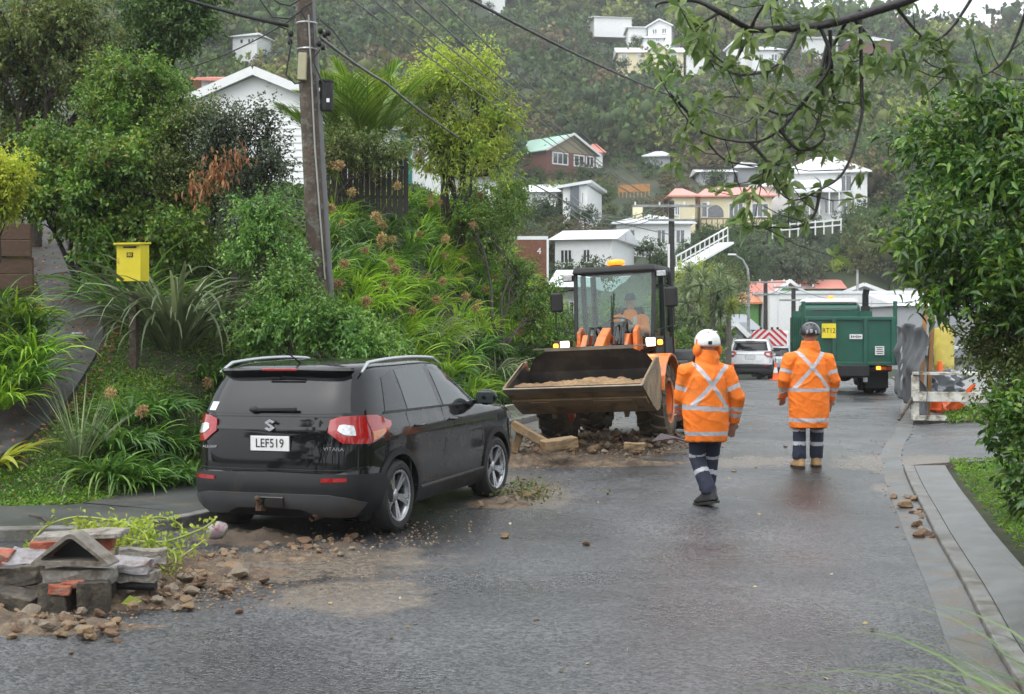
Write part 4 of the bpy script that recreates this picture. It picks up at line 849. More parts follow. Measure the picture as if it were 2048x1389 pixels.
# ------------------------------------------------------------ dump truck
grn = M('green_truck_paint', (.008, .085, .055), .35, var=.12, coat=.3, dirt=(.05, .06, .045), dirt_amt=.25, scale=2)
greyp = M('weathered_grey_metal', (.3, .31, .31), .5, var=.2, metal=.3, dirt=(.15, .12, .09), dirt_amt=.4)
tx, ty = 9.25, 37.0
tk = thing('dump_truck', 'dark green tip truck seen from behind, yellow sign on its tailgate', 'truck', (tx, ty, zc(tx, ty)), R(-8))
gtx = lambda: None
b = MB(); b.box((0, .05, 1.47), (2.42, .06, 1.28)); tgt = obj('tailgate', b, grn, tk, bevel=.01)
for x in (-1.16, -.42, .42, 1.16): b = MB(); b.box((x, -.02, 1.47), (.1, .09, 1.30)); obj('tailgate_rib', b, grn, tgt, bevel=.01)
for z in (.86, 2.1): b = MB(); b.box((0, -.015, z), (2.44, .085, .09)); obj('tailgate_rail', b, grn, tgt, bevel=.01)
for sg in (-1, 1):
    b = MB(); b.box((sg*1.2, 2.5, 1.5), (.06, 4.8, 1.3)); sp = obj('tray_side', b, greyp if sg > 0 else grn, tk, bevel=.01)
    for k in range(7): b = MB(); b.box((sg*1.255, .2+k*.78, 1.5), (.06, .1, 1.3)); obj('side_post', b, greyp if sg > 0 else grn, sp)
    b = MB(); b.box((sg*1.23, .12, 1.7), (.10, .12, 1.75)); obj('corner_post', b, grn, tk, bevel=.01)
b = MB(); b.box((0, 2.5, .88), (2.36, 4.8, .08)); b.box((0, 4.9, 1.6), (2.4, .08, 1.5)); obj('tray_floor', b, grn, tk)
b = MB(); b.loft([[(-.95, y, 1.2), (.95, y, 1.2), (w, y, z), (-w, y, z)] for y, w, z in [(5.3, .92, 2.52), (5.45, .9, 2.60), (6.9, .88, 2.6), (7.2, .85, 2.3)]]); obj('cab', b, grn, tk, bevel=.12, seg=4)
b = MB(); b.box((-.05, 5.9, 2.68), (1.75, 1.2, .12), taper=.9); obj('cab_roof', b, white, tk, bevel=.05)
b = MB(); b.box((.0, 5.27, 2.30), (1.1, .04, .22)); obj('cab_rear_window', b, glass_side, tk, bevel=.03)
b = MB(); b.lathe([(.0, .1), (.09, .08), (.11, 0)], 16, Matrix.Translation((.0, 5.5, 2.74))); obj('amber_beacon', b, beac, tk)
b = MB(); b.tube([(1.02, 5.1, 1.1), (1.02, 5.1, 2.85), (1.05, 5.0, 3.05)], .1, 12); b.tube([(1.02, 5.1, 1.4), (1.02, 5.1, 2.5)], .14, 14); obj('exhaust_stack', b, blackm, tk, smooth=50)
b = MB(); b.box((0, 2.6, .68), (.9, 6.5, .3)); b.box((0, .2, .7), (2.3, .1, .12)); obj('chassis', b, blackm, tk, bevel=.02)
for y in (1.3, 2.6, 6.2):
    for x in ((-.98, -.66, .66, .98) if y < 5 else (-.95, .95)):
        X = Matrix.Translation((x, y, .5)) @ Matrix.Rotation(R(90)*(1 if x > 0 else -1), 4, 'Y'); b = MB()
        b.lathe([(.27, -.12), (.47, -.14), (.5, -.09), (.5, .09), (.47, .14), (.27, .12)], 32, X); w_ = obj('wheel', b, rubber, tk, smooth=40)
        b = MB(); b.lathe([(.27, .12), (.24, .02), (.1, .0), (.1, .08), (0, .08)], 24, X); obj('rim', b, greyp, w_, smooth=40)
for sg in (-1, 1):
    b = MB(); b.box((sg*.82, .75, .46), (.62, .03, .60)); obj('mud_flap', b, blackm, tk)
b = MB(); b.ball((0, 1.3, .52), (.24, .2, .2), 16, 10); b.tube([(-.9, 1.3, .5), (.9, 1.3, .5)], .08, 10); obj('axle', b, rusty, tk, smooth=50)
b = MB(); b.box((-.15, .05, .73), (.62, .02, .11)); pl = obj('number_plate', b, platew, tk); b = MB(); b.box((-.15, .03, .73), (.5, .01, .07)); obj('plate_frame', b, blackm, pl)
b = MB(); b.box((.92, .08, .74), (.44, .06, .13)); lb = obj('rear_lamp_box', b, redl, tk, bevel=.01)
for x, mm in ((.78, lampa), (.93, ambl), (1.04, redl)): b = MB(); b.box((x, .04, .74), (.12, .03, .09)); obj('lamp', b, mm, lb, bevel=.01)
b = MB(); b.box((-.92, .08, .74), (.44, .06, .13)); obj('rear_lamp_box', b, redl, tk, bevel=.01)
b = MB(); b.box((-.56, -.075, 1.76), (.38, .015, .40)); sg_ = obj('yellow_sign', b, yel, tgt); text('sign_text', 'RT12', .2, inkm, sg_, (-.56, -.086, 1.76), ext=.001, xs=.8)
b = MB(); b.box((.17, -.03, 1.60), (.34, .012, .13)); s2 = obj('white_label', b, white, tgt); b = MB(); [b.box((.045+.05*i, -.038, 1.6), (.03, .006, .07-.015*(i % 3))) for i in range(6)]; obj('label_print', b, inkm, s2, kind='stuff')
b = MB(); b.box((.80, -.03, 1.22), (.24, .012, .24)); s2 = obj('white_label', b, white, tgt); b = MB()
for i in range(4): b.box((.80, -.04, 1.30-i*.052), (.19-.03*(i % 2), .006, .022))
obj('label_print', b, inkm, s2, kind='stuff')
b = MB(); b.box((.42, -.0, .42), (.12, .03, .12)); obj('white_tag', b, white, tk)
# ------------------------------------------------------------ chevron truck
cx_, cy_ = 14.1, 74; cvz = CH-(700-HY)/F*cy_
cv = thing('works_truck', 'works truck carrying a red and white chevron board, beyond the parked cars', 'truck', (cx_, cy_, cvz-1.5), R(-12))
redp = M('red_chevron', (.55, .02, .03), .4, var=.05)
b = MB(); b.prism([(-.95, 1.0), (.95, 1.0), (.95, 2.35), (.65, 2.62), (-.65, 2.62), (-.95, 2.35)], 0, .05, 'xz'); bd = obj('chevron_board', b, white, cv)
for k in range(-2, 5):
    for sg in (-1, 1):
        z0 = 1.05+k*.36; pts = [(0, z0+.55), (sg*.95, z0-.35), (sg*.95, z0-.18), (0, z0+.72)]
        def clip(poly, f):
            out = []
            for i in range(len(poly)):
                a, c = poly[i], poly[(i+1) % len(poly)]; fa, fc = f(a), f(c)
                if fa >= 0: out.append(a)
                if (fa >= 0) != (fc >= 0): t = fa/(fa-fc); out.append((a[0]+(c[0]-a[0])*t, a[1]+(c[1]-a[1])*t))
            return out
        for f in (lambda p: p[1]-1.0, lambda p: 2.62-p[1], lambda p: 2.35+.27*(.95-abs(p[0]))/.30-p[1]):
            if len(pts) >= 3: pts = clip(pts, f)
        if len(pts) >= 3: b = MB(); b.prism(pts, -.012, -.001, 'xz'); obj('red_stripe', b, redp, bd)
b = MB(); b.box((0, -.05, 1.35), (1.3, .1, .75)); obj('tail_panel', b, blackm, cv, bevel=.02)
for x in (-.45, -.15, .15, .45): b = MB(); b.box((x, 0, 2.68), (.13, .08, .12)); obj('lamp', b, blackm, cv, bevel=.02)
b = MB(); b.box((0, 2.3, 1.2), (2.1, 4.4, .5)); b.box((0, 4.8, 1.7), (2.0, 1.6, 1.6)); obj('cab_and_deck', b, white, cv, bevel=.08)
for x in (-.85, .85):
    for y in (.8, 4.6): b = MB(); b.lathe([(0, -.12), (.42, -.12), (.42, .12), (0, .12)], 20, Matrix.Translation((x, y, .42)) @ Matrix.Rotation(R(90), 4, 'Y')); obj('wheel', b, rubber, cv)
# ------------------------------------------------------------ cones
cone_o = M('orange_cone_plastic', (.85, .13, .015), .5, var=.1); 
def cone(loc, label, h=.72, group=None):
    t = thing('traffic_cone', label, 'traffic cone', loc, R(15), group); k = h/.72; b = MB(); b.box((0, 0, .02*k), (.38*k, .38*k, .04*k)); obj('base', b, cone_o, t, bevel=.01)
    b = MB(); b.lathe([(.14*k, .04*k), (.13*k, .06*k), (.095*k, .3*k)], 20); b.lathe([(.06*k, .52*k), (.028*k, h), (0, h)], 20); obj('body', b, cone_o, t, smooth=50)
    b = MB(); b.lathe([(.096*k, .3*k), (.061*k, .52*k)], 20); obj('reflective_band', b, white, t, smooth=50); return t
cone((8.87, 54.3, zc(0, 54.3)), 'orange traffic cone left of the white SUV'); cone((10.62, 54.4, zc(0, 54.4)), 'orange traffic cone right of the white SUV')
def RG(px, y): x = (px-CX)/F*y; return (x, y, G(x, y))
cone(RG(1880, 25.6), 'largest orange cone behind the white fence, beside the red cone', .95)
c = cone(RG(1900, 25.0), 'leaning red cone lying low behind the white fence', .7); c.rotation_euler = (R(20), R(35), 0)
cone(RG(1893, 27.5), 'upright orange cone farthest behind the white fence', 1.0)
# ------------------------------------------------------------ utility poles and wires
woodp = M('weathered_pole_wood', (.075, .055, .04), .85, var=.35, scale=5, bump=.8, bscale=25, dirt=(.15, .15, .125), dirt_amt=.4, dirt_scale=9)
darkp = M('dark_pole_wood', (.03, .028, .026), .8, var=.3); cream = M('cream_plastic', (.38, .35, .22), .5, var=.1)
D = 18.0; top = P(606, -60, D); bot = P(643, 660, D); bot2 = bot+(bot-top)*((bot.z-G(bot.x, D)+.2)/(top.z-bot.z)); up = thing('utility_pole', 'weathered timber power pole with a grey meter box, standing in the bank shrubs', 'utility pole', tuple(bot2), 0)
o_ = bot2; rel = lambda px, py, dy=0: P(px, py, D+dy)-o_
b = MB(); pts = [bot2-o_]+[(bot2-o_).lerp(top-o_, t) for t in (.3, .6, .8, 1)]; b.tube(pts, [.165, .15, .135, .13, .12], 18); obj('pole', b, woodp, up, smooth=50)
b = MB(); b.tube([rel(668, 680, -.03), rel(655, 500, -.03), rel(636, 200, -.02), rel(622, 0, -.02)], [.045]*4, 10); obj('cable_duct', b, M('grey_duct', (.13, .13, .13), .6), up, smooth=50)
b = MB(); b.tube([rel(650, 560, -.13), rel(630, 300, -.13), rel(617, 30, -.13)], .012, 6); obj('earth_wire', b, M('grey_wire', (.3, .3, .28), .6), up)
b = MB(); b.box(rel(605, 134, -.17), (.11, .1, .36), rot=Matrix.Rotation(R(2), 4, 'Y')); obj('cream_box', b, cream, up, bevel=.012)
b = MB(); X = Matrix.Translation(rel(653, 192, -.02)); b.lathe([(0, -.2), (.085, -.2), (.09, -.17), (.09, .17), (.1, .175), (.1, .2), (0, .2)], 20, X); cn = obj('black_canister', b, blackm, up, smooth=40)
b = MB(); b.box(rel(656, 201, -.115), (.04, .01, .05)); obj('canister_label', b, white, cn)
for py in (180, 205): b = MB(); b.box(rel(636, py, -.03), (.14, .05, .045)); obj('bracket', b, silver, up)
for py in (48, 100): b = MB(); b.lathe([(.137, -.012), (.143, 0), (.137, .012)], 20, Matrix.Translation(rel(612+py*.03, py))); obj('steel_band', b, silver, up)
for px, py in ((582, 68), (580, 84), (641, 62), (650, 70), (638, 88), (646, 95), (657, 66)): b = MB(); b.ball(rel(px, py, -.08), (.035, .05, .045), 10, 7); obj('insulator', b, blackm, up, smooth=60)
blkw = M('black_cable', (.012, .012, .013), .5); gryw = M('grey_cable', (.12, .12, .125), .5)
def wire(label, pts, r, mat=blkw, sag=0, n=26, group=None, name='overhead_wire'):
    P3 = [Vector(p) for p in pts]; out = []
    for i in range(len(P3)-1):
        for k in range(n):
            t = k/n; q = P3[i].lerp(P3[i+1], t); q.z -= 4*sag*t*(1-t); out.append(q)
    out.append(P3[-1]); b = MB(); b.tube(out, r, 6); o = obj(name, b, mat, smooth=80); return tag(o, label, 'wire', group)
b = MB()
for a in ([(556, 52), (575, 60), (582, 90), (572, 150), (590, 168), (604, 165)], [(640, 100), (625, 120), (642, 160), (648, 170)], [(625, 5), (600, 20), (612, 40)], [(600, 0), (580, 12), (560, 8), (520, -20)], [(520, 0), (545, 35), (580, 38), (605, 20)], [(640, 40), (665, 60), (690, 95), (700, 110)]):
    b.tube([rel(px, py, -.16) for px, py in a], .011, 6)
obj('loose_cables', b, blkw, up, smooth=80, kind='stuff')
wire('thick black service cable running from the top left of the view to the power pole', [P(200, -60, 15), P(575, 52, 17.9)], .026, sag=.05)
wire('thin drooping line from the pole leftward behind the thick cable', [P(300, 150, 24), P(590, 35, 18)], .01, sag=.15)
wire('twisted cable bundle descending from the pole past the palm to the road', [P(640, 75, 18), P(770, 165, 22), P(880, 250, 28), P(1010, 335, 38), P(1180, 430, 50), P(1342, 470, 62)], .022, gryw, sag=.03)
b = MB()
for px, py, d in ((690, 105, 19.2), (725, 133, 20.5), (752, 150, 21.3)): b.ball(P(px, py, d), (.06, .05, .045), 10, 6)
ends = P(1342, 425, 62)
for i, (x0, d0) in enumerate(((600, 14), (648, 15), (690, 14), (740, 13), (800, 14))):
    wire(['leftmost thin grey line crossing the sky side of the palm', 'second thin grey line from the left above the palm', 'middle thin grey line across the green tree', 'fourth thin grey line passing over the tree top', 'rightmost thin grey line before the thick black cable'][i], [P(x0, -80, d0), P(1322+i*10, 412+(i % 2)*8, 62)], .009+.0*i, gryw, sag=.35, group='thin overhead lines')
wire('thick black cable crossing the hillside behind the overhanging branch', [P(860, -45, 14), P(1300, 175, 28), P(1560, 265, 45), P(1840, 332, 70)], .02, sag=.06)
def pole(name, label, px, ytop, D, w, arms, base_extra=.2, mat=darkp, rz=0, zb=None):
    t0 = P(px, ytop, D); zg = G(t0.x, D) if zb is None else zb; t = thing(name, label, 'utility pole', (t0.x, D, zg), rz); h = t0.z-zg
    b = MB(); b.tube([(0, 0, -.3), (0, 0, h*.5), (0, 0, h)], [w/2*1.15, w/2, w/2*.85], 12); obj('pole', b, mat, t, smooth=50)
    for (dz, l) in arms:
        b = MB(); b.box((0, -.15, h-dz), (l, .1, .11)); a = obj('crossarm', b, greyp, t)
        for k in range(4): b = MB(); b.lathe([(.05, 0), (.03, .06), (.05, .1), (0, .15)], 8, Matrix.Translation((-l/2+.12+k*(l-.24)/3, -.15, h-dz+.05))); obj('insulator', b, white, a)
    return t, h
t, h = pole('utility_pole', 'dark power pole with two crossarms standing behind the wheel loader', 1343, 402, 62, .3, ((.25, 3.6), (.9, 2.2)))
b = MB(); b.lathe([(.175, -.3), (.175, h-4.9)], 14, Matrix.Translation((-.02, -.05, 0))); b.lathe([(.19, 0), (.19, 5.2)], 14, Matrix.Translation((0, 0, h-9.6))); 
b = MB(); b.box((-.14, -.14, h-5.1), (.09, .06, 6.2)); obj('white_cable_guard', b, white, t)
for px, yt, D, lab in ((1531, 562, 88, 'dark pole with a long crossarm in front of the white building'), (1587, 572, 84, 'slender dark pole directly right of the chevron truck')): pole('utility_pole', lab, px, yt, D, .3, ((.1, 2.6), (.9, 1.8)), zb=-3)
pole('utility_pole', 'pale pole standing far behind the truck near the hedge', 1715, 540, 100, .2, (), mat=greyp, zb=-3)
for a, c in (((1531, 566, 88), (1587, 576, 84)), ((1507, 566, 88), (1560, 578, 84)), ((1500, 572, 88), (1360, 640, 66)), ((1531, 566, 88), (1380, 655, 66)), ((1587, 576, 84), (1850, 600, 60))):
    n_sp = globals().get('n_sp', -1)+1
    wire(['short span joining the tops of the two street poles', 'upper span left of the pole by the chevron truck', 'span sagging left from the long crossarm towards the loader', 'lower span from the long-crossarm pole to the left', 'span running right above the green truck'][n_sp], [P(*a), P(*c)], .018, gryw, sag=.5, group='spans between the street poles')
for k in range(4): wire(['topmost', 'second highest', 'third highest', 'lowest'][k]+' of four spans hanging left from the pole behind the loader', [P(1320+k*12, 412, 62), P(1140, 385+k*14, 100)], .02, gryw, sag=1.1, group='spans behind the loader')
lp = P(1497, 535, 82); t = thing('street_lamp', 'curved grey street lamp left of the dark poles', 'street lamp', (lp.x, 82, -3)); hz = lp.z+3
b = MB(); b.tube([(0, 0, 0), (0, 0, hz-.8), (-.05, 0, hz-.1), (-.35, 0, hz+.45), (-.85, 0, hz+.75)], [.11, .09, .08, .06, .05], 10); obj('pole', b, greyp, t, smooth=60); b = MB(); b.box((-1.0, 0, hz+.77), (.5, .18, .1)); obj('lamp_head', b, white, t, bevel=.03)
lp = P(1545, 585, 86)
# ------------------------------------------------------------ mailbox
mp = P(266, 527, 16.9); gzm = G(mp.x, 16.9)
mb_ = thing('mailbox', 'yellow letterbox with number 80 on a post in the left bank', 'mailbox', (mp.x, 16.9, gzm), R(-14)); h = mp.z-gzm
yel2 = M('yellow_letterbox_paint', (.72, .58, .015), .42, var=.08, coat=.2, dirt=(.25, .22, .05), dirt_amt=.15, dirt_scale=6)
b = MB(); b.box((0, 0, h), (.33, .22, .46)); bx = obj('box', b, yel2, mb_, bevel=.006)
b = MB(); b.box((0, -.015, h+.245), (.37, .28, .025), rot=Matrix.Rotation(R(4), 4, 'X')); obj('lid', b, yel2, mb_, bevel=.005)
b = MB(); b.box((.02, -.112, h+.195), (.18, .01, .022)); obj('slot', b, blackm, bx)
b = MB(); b.box((.02, -.112, h+.10), (.085, .006, .06)); np_ = obj('number_plate', b, blackm, bx); text('number_text', '80', .06, yel, np_, (.02, -.117, h+.10), ext=.001)
b = MB(); b.box((0, .03, h/2-.25), (.09, .09, h-.2)); obj('post', b, woodp, mb_)
# ------------------------------------------------------------ left retaining wall of planks
wall_t = M('stained_timber', (.075, .038, .02), .7, var=.3, scale=3, bump=.4, bscale=20, dirt=(.06, .035, .02), dirt_amt=.4, world=True)
D = 17.2; w0 = P(-60, 700, D); t = thing('retaining_wall', 'brown timber plank retaining wall beside the left path', 'wall', (w0.x, D, w0.z-.3), 0)
for k in range(8):
    b = MB(); z0 = .30+k*.215; x1 = (76-2.2*k+60)/F*D
    b.box((x1/2-1.5, .03*(k % 2), z0), (x1+3, .06, .21)); obj('plank', b, wall_t, t, bevel=.008)
for xx in (.35,): b = MB(); b.box((xx, .1, 1.0), (.12, .12, 2.1)); obj('post', b, wall_t, t)
# lower sleepers visible on the left
# ------------------------------------------------------------ right fence, screen, stakes, bin
flak = M('flaking_white_paint', (.62, .61, .55), .7, var=.2, scale=6, dirt=(.2, .17, .12), dirt_amt=.55, dirt_scale=7)
f0 = Vector((7.05, 23.6)); fz = G(f0.x, f0.y)
fe = thing('rail_fence', 'low white rail fence with flaking paint beside the driveway on the right', 'fence', (f0.x, f0.y, fz), R(-13))
for x in (0, 1.75, 3.5): b = MB(); b.box((x, 0, .38), (.13, .13, .78)); obj('post', b, flak, fe, bevel=.01)
for z, hgt, th in ((.80, .05, .2), (.40, .17, .04), (.03, .09, .05)):
    b = MB(); b.box((1.9, -.09 if z < .7 else 0, z), (3.9, th, hgt)); obj('rail', b, flak, fe, bevel=.006)
b = MB(); b.bar((-.3, -.3, .0), (-.02, -.05, .4), .05); obj('brace', b, woodp, fe)
def cloth(name, label, cat, A, B_, z0, z1, mat, n=40, m=26, seed=1, amp=.07, lean=.0):
    A = Vector(A); B_ = Vector(B_); d = B_-A; nrm = Vector((-d.y, d.x, 0)).normalized(); V = []; 
    for j in range(m+1):
        for i in range(n+1):
            u, v = i/n, j/m; p = A.lerp(B_, u); top = z1-.05*math.sin(math.pi*u*2)**2-.02*math.sin(u*9); zz = z0+(top-z0)*v
            zz += .1*u*(1-v)
            w = amp*(noise.noise(Vector((u*5+v*2.5, v*3, seed)))*1.6+.5*noise.noise(Vector((u*14+v*6, v*7, seed))))+lean*(1-v)
            V.append(tuple(Vector((p.x, p.y, 0))+nrm*w+Vector((0, 0, zz))))
    nn_ = n+1; Fs = [(j*nn_+i, j*nn_+i+1, (j+1)*nn_+i+1, (j+1)*nn_+i) for j in range(m) for i in range(n)]
    b = MB(); b.add(V, Fs); o = obj(name, b, mat, smooth=70); o.modifiers.new('s', 'SOLIDIFY').thickness = .006; return tag(o, label, cat)
shade = M('grey_shade_cloth', (.12, .125, .135), .75, var=.2, scale=2, bump=.2, bscale=120)
s0 = P(1850, 660, 23.4); s1 = P(1792, 660, 30.5)
sc_ = cloth('shade_cloth', 'crumpled grey construction shade cloth with white print hung behind the truck', 'screen', (s0.x, s0.y, 0), (s1.x, s1.y, 0), fz-.02, fz+1.66, shade, amp=.09)
d = (Vector((s1.x, s1.y, 0))-Vector((s0.x, s0.y, 0))).normalized()
ang = math.atan2(d.y, d.x)
b = MB(); [b.box((x, z, 0), d) for x, z, d in ((-.3, 0, (.07, .5, .004)), (-.18, .2, (.2, .07, .004)), (-.18, -.02, (.16, .07, .004)), (.06, 0, (.07, .5, .004)), (.28, 0, (.07, .5, .004)), (.4, -.2, (.2, .07, .004)))]
tt = obj('screen_print', b, M('white_print', (.5, .5, .5), .7), sc_, kind='stuff'); mid = Vector((s0.x, s0.y, 0)).lerp(Vector((s1.x, s1.y, 0)), .55); tt.location = (mid.x-.13, mid.y-.05, fz+.85); tt.rotation_euler = (R(90), R(78), ang+math.pi)
stake = M('stake_timber', (.32, .16, .055), .7, var=.25, scale=5)
for px, y, top_, lab in ((1868, 23.9, 575, 'nearer tall brown timber stake by the grey screen'), (1853, 26.2, 578, 'farther tall brown timber stake by the grey screen')):
    a = P(px-15, 850, y); c = P(px, top_, y); b = MB(); b.bar((0, 0, -.3), Vector((c.x-a.x, 0, c.z-G(a.x, y))), .07); o = obj('timber_stake', b, stake); o.location = (a.x, y, G(a.x, y)); tag(o, lab, 'post')
yb = P(1888, 700, 27.5); t = thing('water_tank', 'yellow plastic drum behind the timber stakes', 'tank', (yb.x, 27.5, G(yb.x, 27.5)))
b = MB(); hz = P(1888, 655, 27.5).z-G(yb.x, 27.5); b.lathe([(0, 0), (.18, 0), (.2, .1), (.2, hz*.5), (.21, hz*.52), (.2, hz*.54), (.2, hz-.15), (.18, hz-.02), (0, hz)], 24); obj('body', b, yelp := M('pale_yellow_plastic', (.55, .45, .09), .5, var=.15), t, smooth=40)
b = MB(); b.lathe([(0, hz), (.1, hz), (.1, hz+.06), (0, hz+.06)], 20); obj('cap', b, yelp, t, smooth=40)
tarp = cloth('tarpaulin', 'pale grey tarpaulin bundled behind the white rail', 'tarpaulin', (P(1862, 800, 24.6).x, 24.6, 0), (P(1935, 800, 24.9).x, 24.9, 0), fz+.25, fz+.85, M('pale_tarp', (.42, .44, .48), .5, bump=.3, bscale=8), amp=.22, seed=5)
# ------------------------------------------------------------ houses
HW = M('white_weatherboard', (.74, .75, .74), .6, var=.04, scale=2, dirt=(.6, .61, .58), dirt_amt=.2)
HC = M('cream_wall', (.72, .64, .42), .7, var=.05); HG = M('grey_wall', (.34, .35, .37), .7, var=.08); HB = M('brick_red_wall', (.15, .06, .045), .8, var=.2)
HK = M('khaki_gable', (.24, .21, .13), .7); HDG = M('dark_grey_panel', (.1, .115, .13), .6); HGR = M('green_wall', (.12, .32, .08), .6)
RW = M('pale_metal_roof', (.68, .7, .72), .35, var=.06, scale=.6, dirt=(.55, .57, .57), dirt_amt=.2, dirt_scale=.5); RG_ = M('green_metal_roof', (.28, .45, .36), .4, var=.08)
RR = M('salmon_metal_roof', (.68, .25, .2), .4, var=.1, dirt=(.5, .2, .15), dirt_amt=.3); RO = M('orange_tile_roof', (.6, .22, .1), .6, var=.15); RGY = M('grey_metal_roof', (.25, .27, .29), .4, var=.1)
RBR = M('brown_cedar_boards', (.17, .065, .03), .7, var=.3, scale=3); pane_m = M('window_pane', (.035, .042, .05), .06, var=.3, spec=1, coat=1); TEAL = M('teal_door_paint', (.0, .16, .14), .45)
frame_m = M('white_window_frame', (.7, .71, .7), .5, var=.04)
KEEP = []
def win(root, x0, x1, z0, z1, y, n=2, rot=None, frame=frame_m, w=.09):
    f = MB(); X = rot or Matrix.Identity(4); cx, cz = (x0+x1)/2, (z0+z1)/2
    for a in (x0, x1): f.box((a, y-.03, cz), (w, .1, z1-z0+w), X=X)
    for a in (z0, z1): f.box((cx, y-.034, a), (x1-x0+w, .1, w), X=X)
    for k in range(1, n): f.box((x0+(x1-x0)*k/n, y-.026, cz), (w*.7, .08, z1-z0), X=X)
    fo = obj('window', f, frame, root)
    for k in range(n):
        a = x0+(x1-x0)*k/n+w*.3; c = x0+(x1-x0)*(k+1)/n-w*.3; g = MB(); g.box(((a+c)/2, y+.002, cz), (c-a, .03, z1-z0-w*.4), X=X); obj('pane', g, pane_m, fo)
def house(label, pxl, pxr, yb, ye, yr, D, depth=8, roof='hip', rz=0, wall=HW, roofm=RW, wins=(), over=.45, gable=None, keep=True, down=3, chimney=None, ridge=.35, name='house', cat='house', swins=()):
    cx = (pxl+pxr)/2; c = P(cx, yb, D); W = (pxr-pxl)/F*D/max(.5, math.cos(rz)+abs(math.sin(rz))*depth*F/D/max(pxr-pxl, 1)*0); he = (yb-ye)/F*D; hr = (yb-yr)/F*D
    t = thing(name, label, cat, tuple(c), rz-math.atan2(c.x, D)*0); W -= 2*over; w = W/2
    b = MB(); b.box((0, depth/2, (he-down)/2), (W, depth, he+down)); wl = obj('wall', b, wall, t)
    b = MB(); o = over; th = .12
    if roof == 'hip':
        rl = w*ridge
        b.add([(-w-o, -o, he), (w+o, -o, he), (w+o, depth+o, he), (-w-o, depth+o, he), (-rl, depth/2, hr), (rl, depth/2, hr)], [(0, 1, 5, 4), (1, 2, 5), (2, 3, 4, 5), (3, 0, 4), (3, 2, 1, 0)])
        b.box((0, -o-.01, he-.06), (W+2*o, .06, .14)); 
    elif roof == 'gable':      # gable faces the viewer
        b.add([(-w-o, -o, he), (0, -o, hr), (w+o, -o, he), (w+o, -o, he-th), (0, -o, hr-th*1.2), (-w-o, -o, he-th), (-w-o, depth+o, he), (0, depth+o, hr), (w+o, depth+o, he), (w+o, depth+o, he-th), (0, depth+o, hr-th*1.2), (-w-o, depth+o, he-th)],
              [(0, 1, 4, 5), (1, 2, 3, 4), (6, 11, 10, 7), (7, 10, 9, 8), (0, 6, 7, 1), (1, 7, 8, 2), (5, 4, 10, 11), (4, 3, 9, 10), (0, 5, 11, 6), (2, 8, 9, 3)])
        g = MB(); g.prism([(-w, he-.02), (w, he-.02), (0, hr-th*1.3-.02)], .003, depth-.02, 'xz'); obj('gable', g, gable or wall, t)
        g = MB(); g.bar((-w-o, -o-.03, he-.04), (0, -o-.03, hr-.04), .05, .28); g.bar((w+o, -o-.032, he-.04), (0, -o-.032, hr-.04), .05, .28); obj('bargeboard', g, frame_m, t, kind='stuff')
    elif roof == 'side':       # ridge runs across the view
        b.add([(-w-o, -o, he), (w+o, -o, he), (w+o, depth+o, he), (-w-o, depth+o, he), (-w-o, depth/2, hr), (w+o, depth/2, hr)], [(0, 1, 5, 4), (2, 3, 4, 5), (1, 2, 5), (3, 0, 4), (3, 2, 1, 0)])
    elif roof == 'mono':
        b.add([(-w-o, -o, he), (w+o, -o, hr), (w+o, depth+o, hr), (-w-o, depth+o, he), (-w-o, -o, he-.25), (w+o, -o, hr-.25), (w+o, depth+o, hr-.25), (-w-o, depth+o, he-.25)], [(0, 1, 2, 3), (7, 6, 5, 4), (0, 4, 5, 1), (1, 5, 6, 2), (2, 6, 7, 3), (3, 7, 4, 0)])
    elif roof == 'flat': b.box((0, depth/2, he+.1), (W+2*o, depth+2*o, .2))
    rf = obj('roof', b, roofm, t)
    if chimney: g = MB(); g.box((chimney*w, depth*.3, hr+.1), (.7, .6, 1.4)); g.box((chimney*w, depth*.3, hr+.85), (.85, .75, .12)); obj('chimney', g, HC, rf)
    for q in wins:
        u0, u1, v0, v1 = q[:4]; n = q[4] if len(q) > 4 else 2; win(t, -w+u0*W, -w+u1*W, v0*he, v1*he, 0, n, w=max(.07, D*.0009))
    for q in swins:            # on the right-hand wall
        u0, u1, v0, v1 = q[:4]; X = Matrix.Translation((w, 0, 0)) @ Matrix.Rotation(R(90), 4, 'Z'); win(t, u0*depth, u1*depth, v0*he, v1*he, 0, 2, rot=X, w=max(.07, D*.0009))
    if keep: KEEP.append((pxl-3, pxr+3, yr-4, yb-(yb-ye)*.35, D))
    return t, W, he, hr
house('small white hillside house with grey hip roof, high up above the power pole line', 458, 521, 96, 72, 58, 200, 6, 'hip', R(-18), wins=[(.3, .45, .35, .75, 1), (.62, .9, .35, .75)])
house('pale house with a salmon roof peeping over the near white house', 385, 492, 190, 160, 131, 62, 6, 'hip', R(10), HW, RR)
# near white house with separate weatherboards
t, W, he, hr = house('large white weatherboard house with broad gable behind the power pole', 352, 668, 420, 208, 142, 45, 9, 'gable', R(-4), HW, RW, over=.3, down=1, keep=False)
for k in range(15):
    b = MB(); z = .1+k*.235; b.add([(-W/2, -.02, z), (W/2, -.02, z), (W/2, -.045, z), (-W/2, -.045, z), (-W/2, -.005, z+.225), (W/2, -.005, z+.225), (W/2, -.02, z+.225), (-W/2, -.02, z+.225)], [(0, 3, 2, 1), (4, 5, 6, 7), (3, 7, 6, 2), (0, 1, 5, 4), (0, 4, 7, 3), (1, 2, 6, 5)]); obj('weatherboard', b, HW, t)
win(t, -W*.36, -W*.08, 1.1, 2.4, -.04, 3)
t, W, he, hr = house('white cottage with teal door behind the palm and the light green tree', 705, 905, 345, 258, 226, 50, 7, 'hip', R(6), HW, RGY, wins=[(.62, .8, .3, .75)], keep=False)
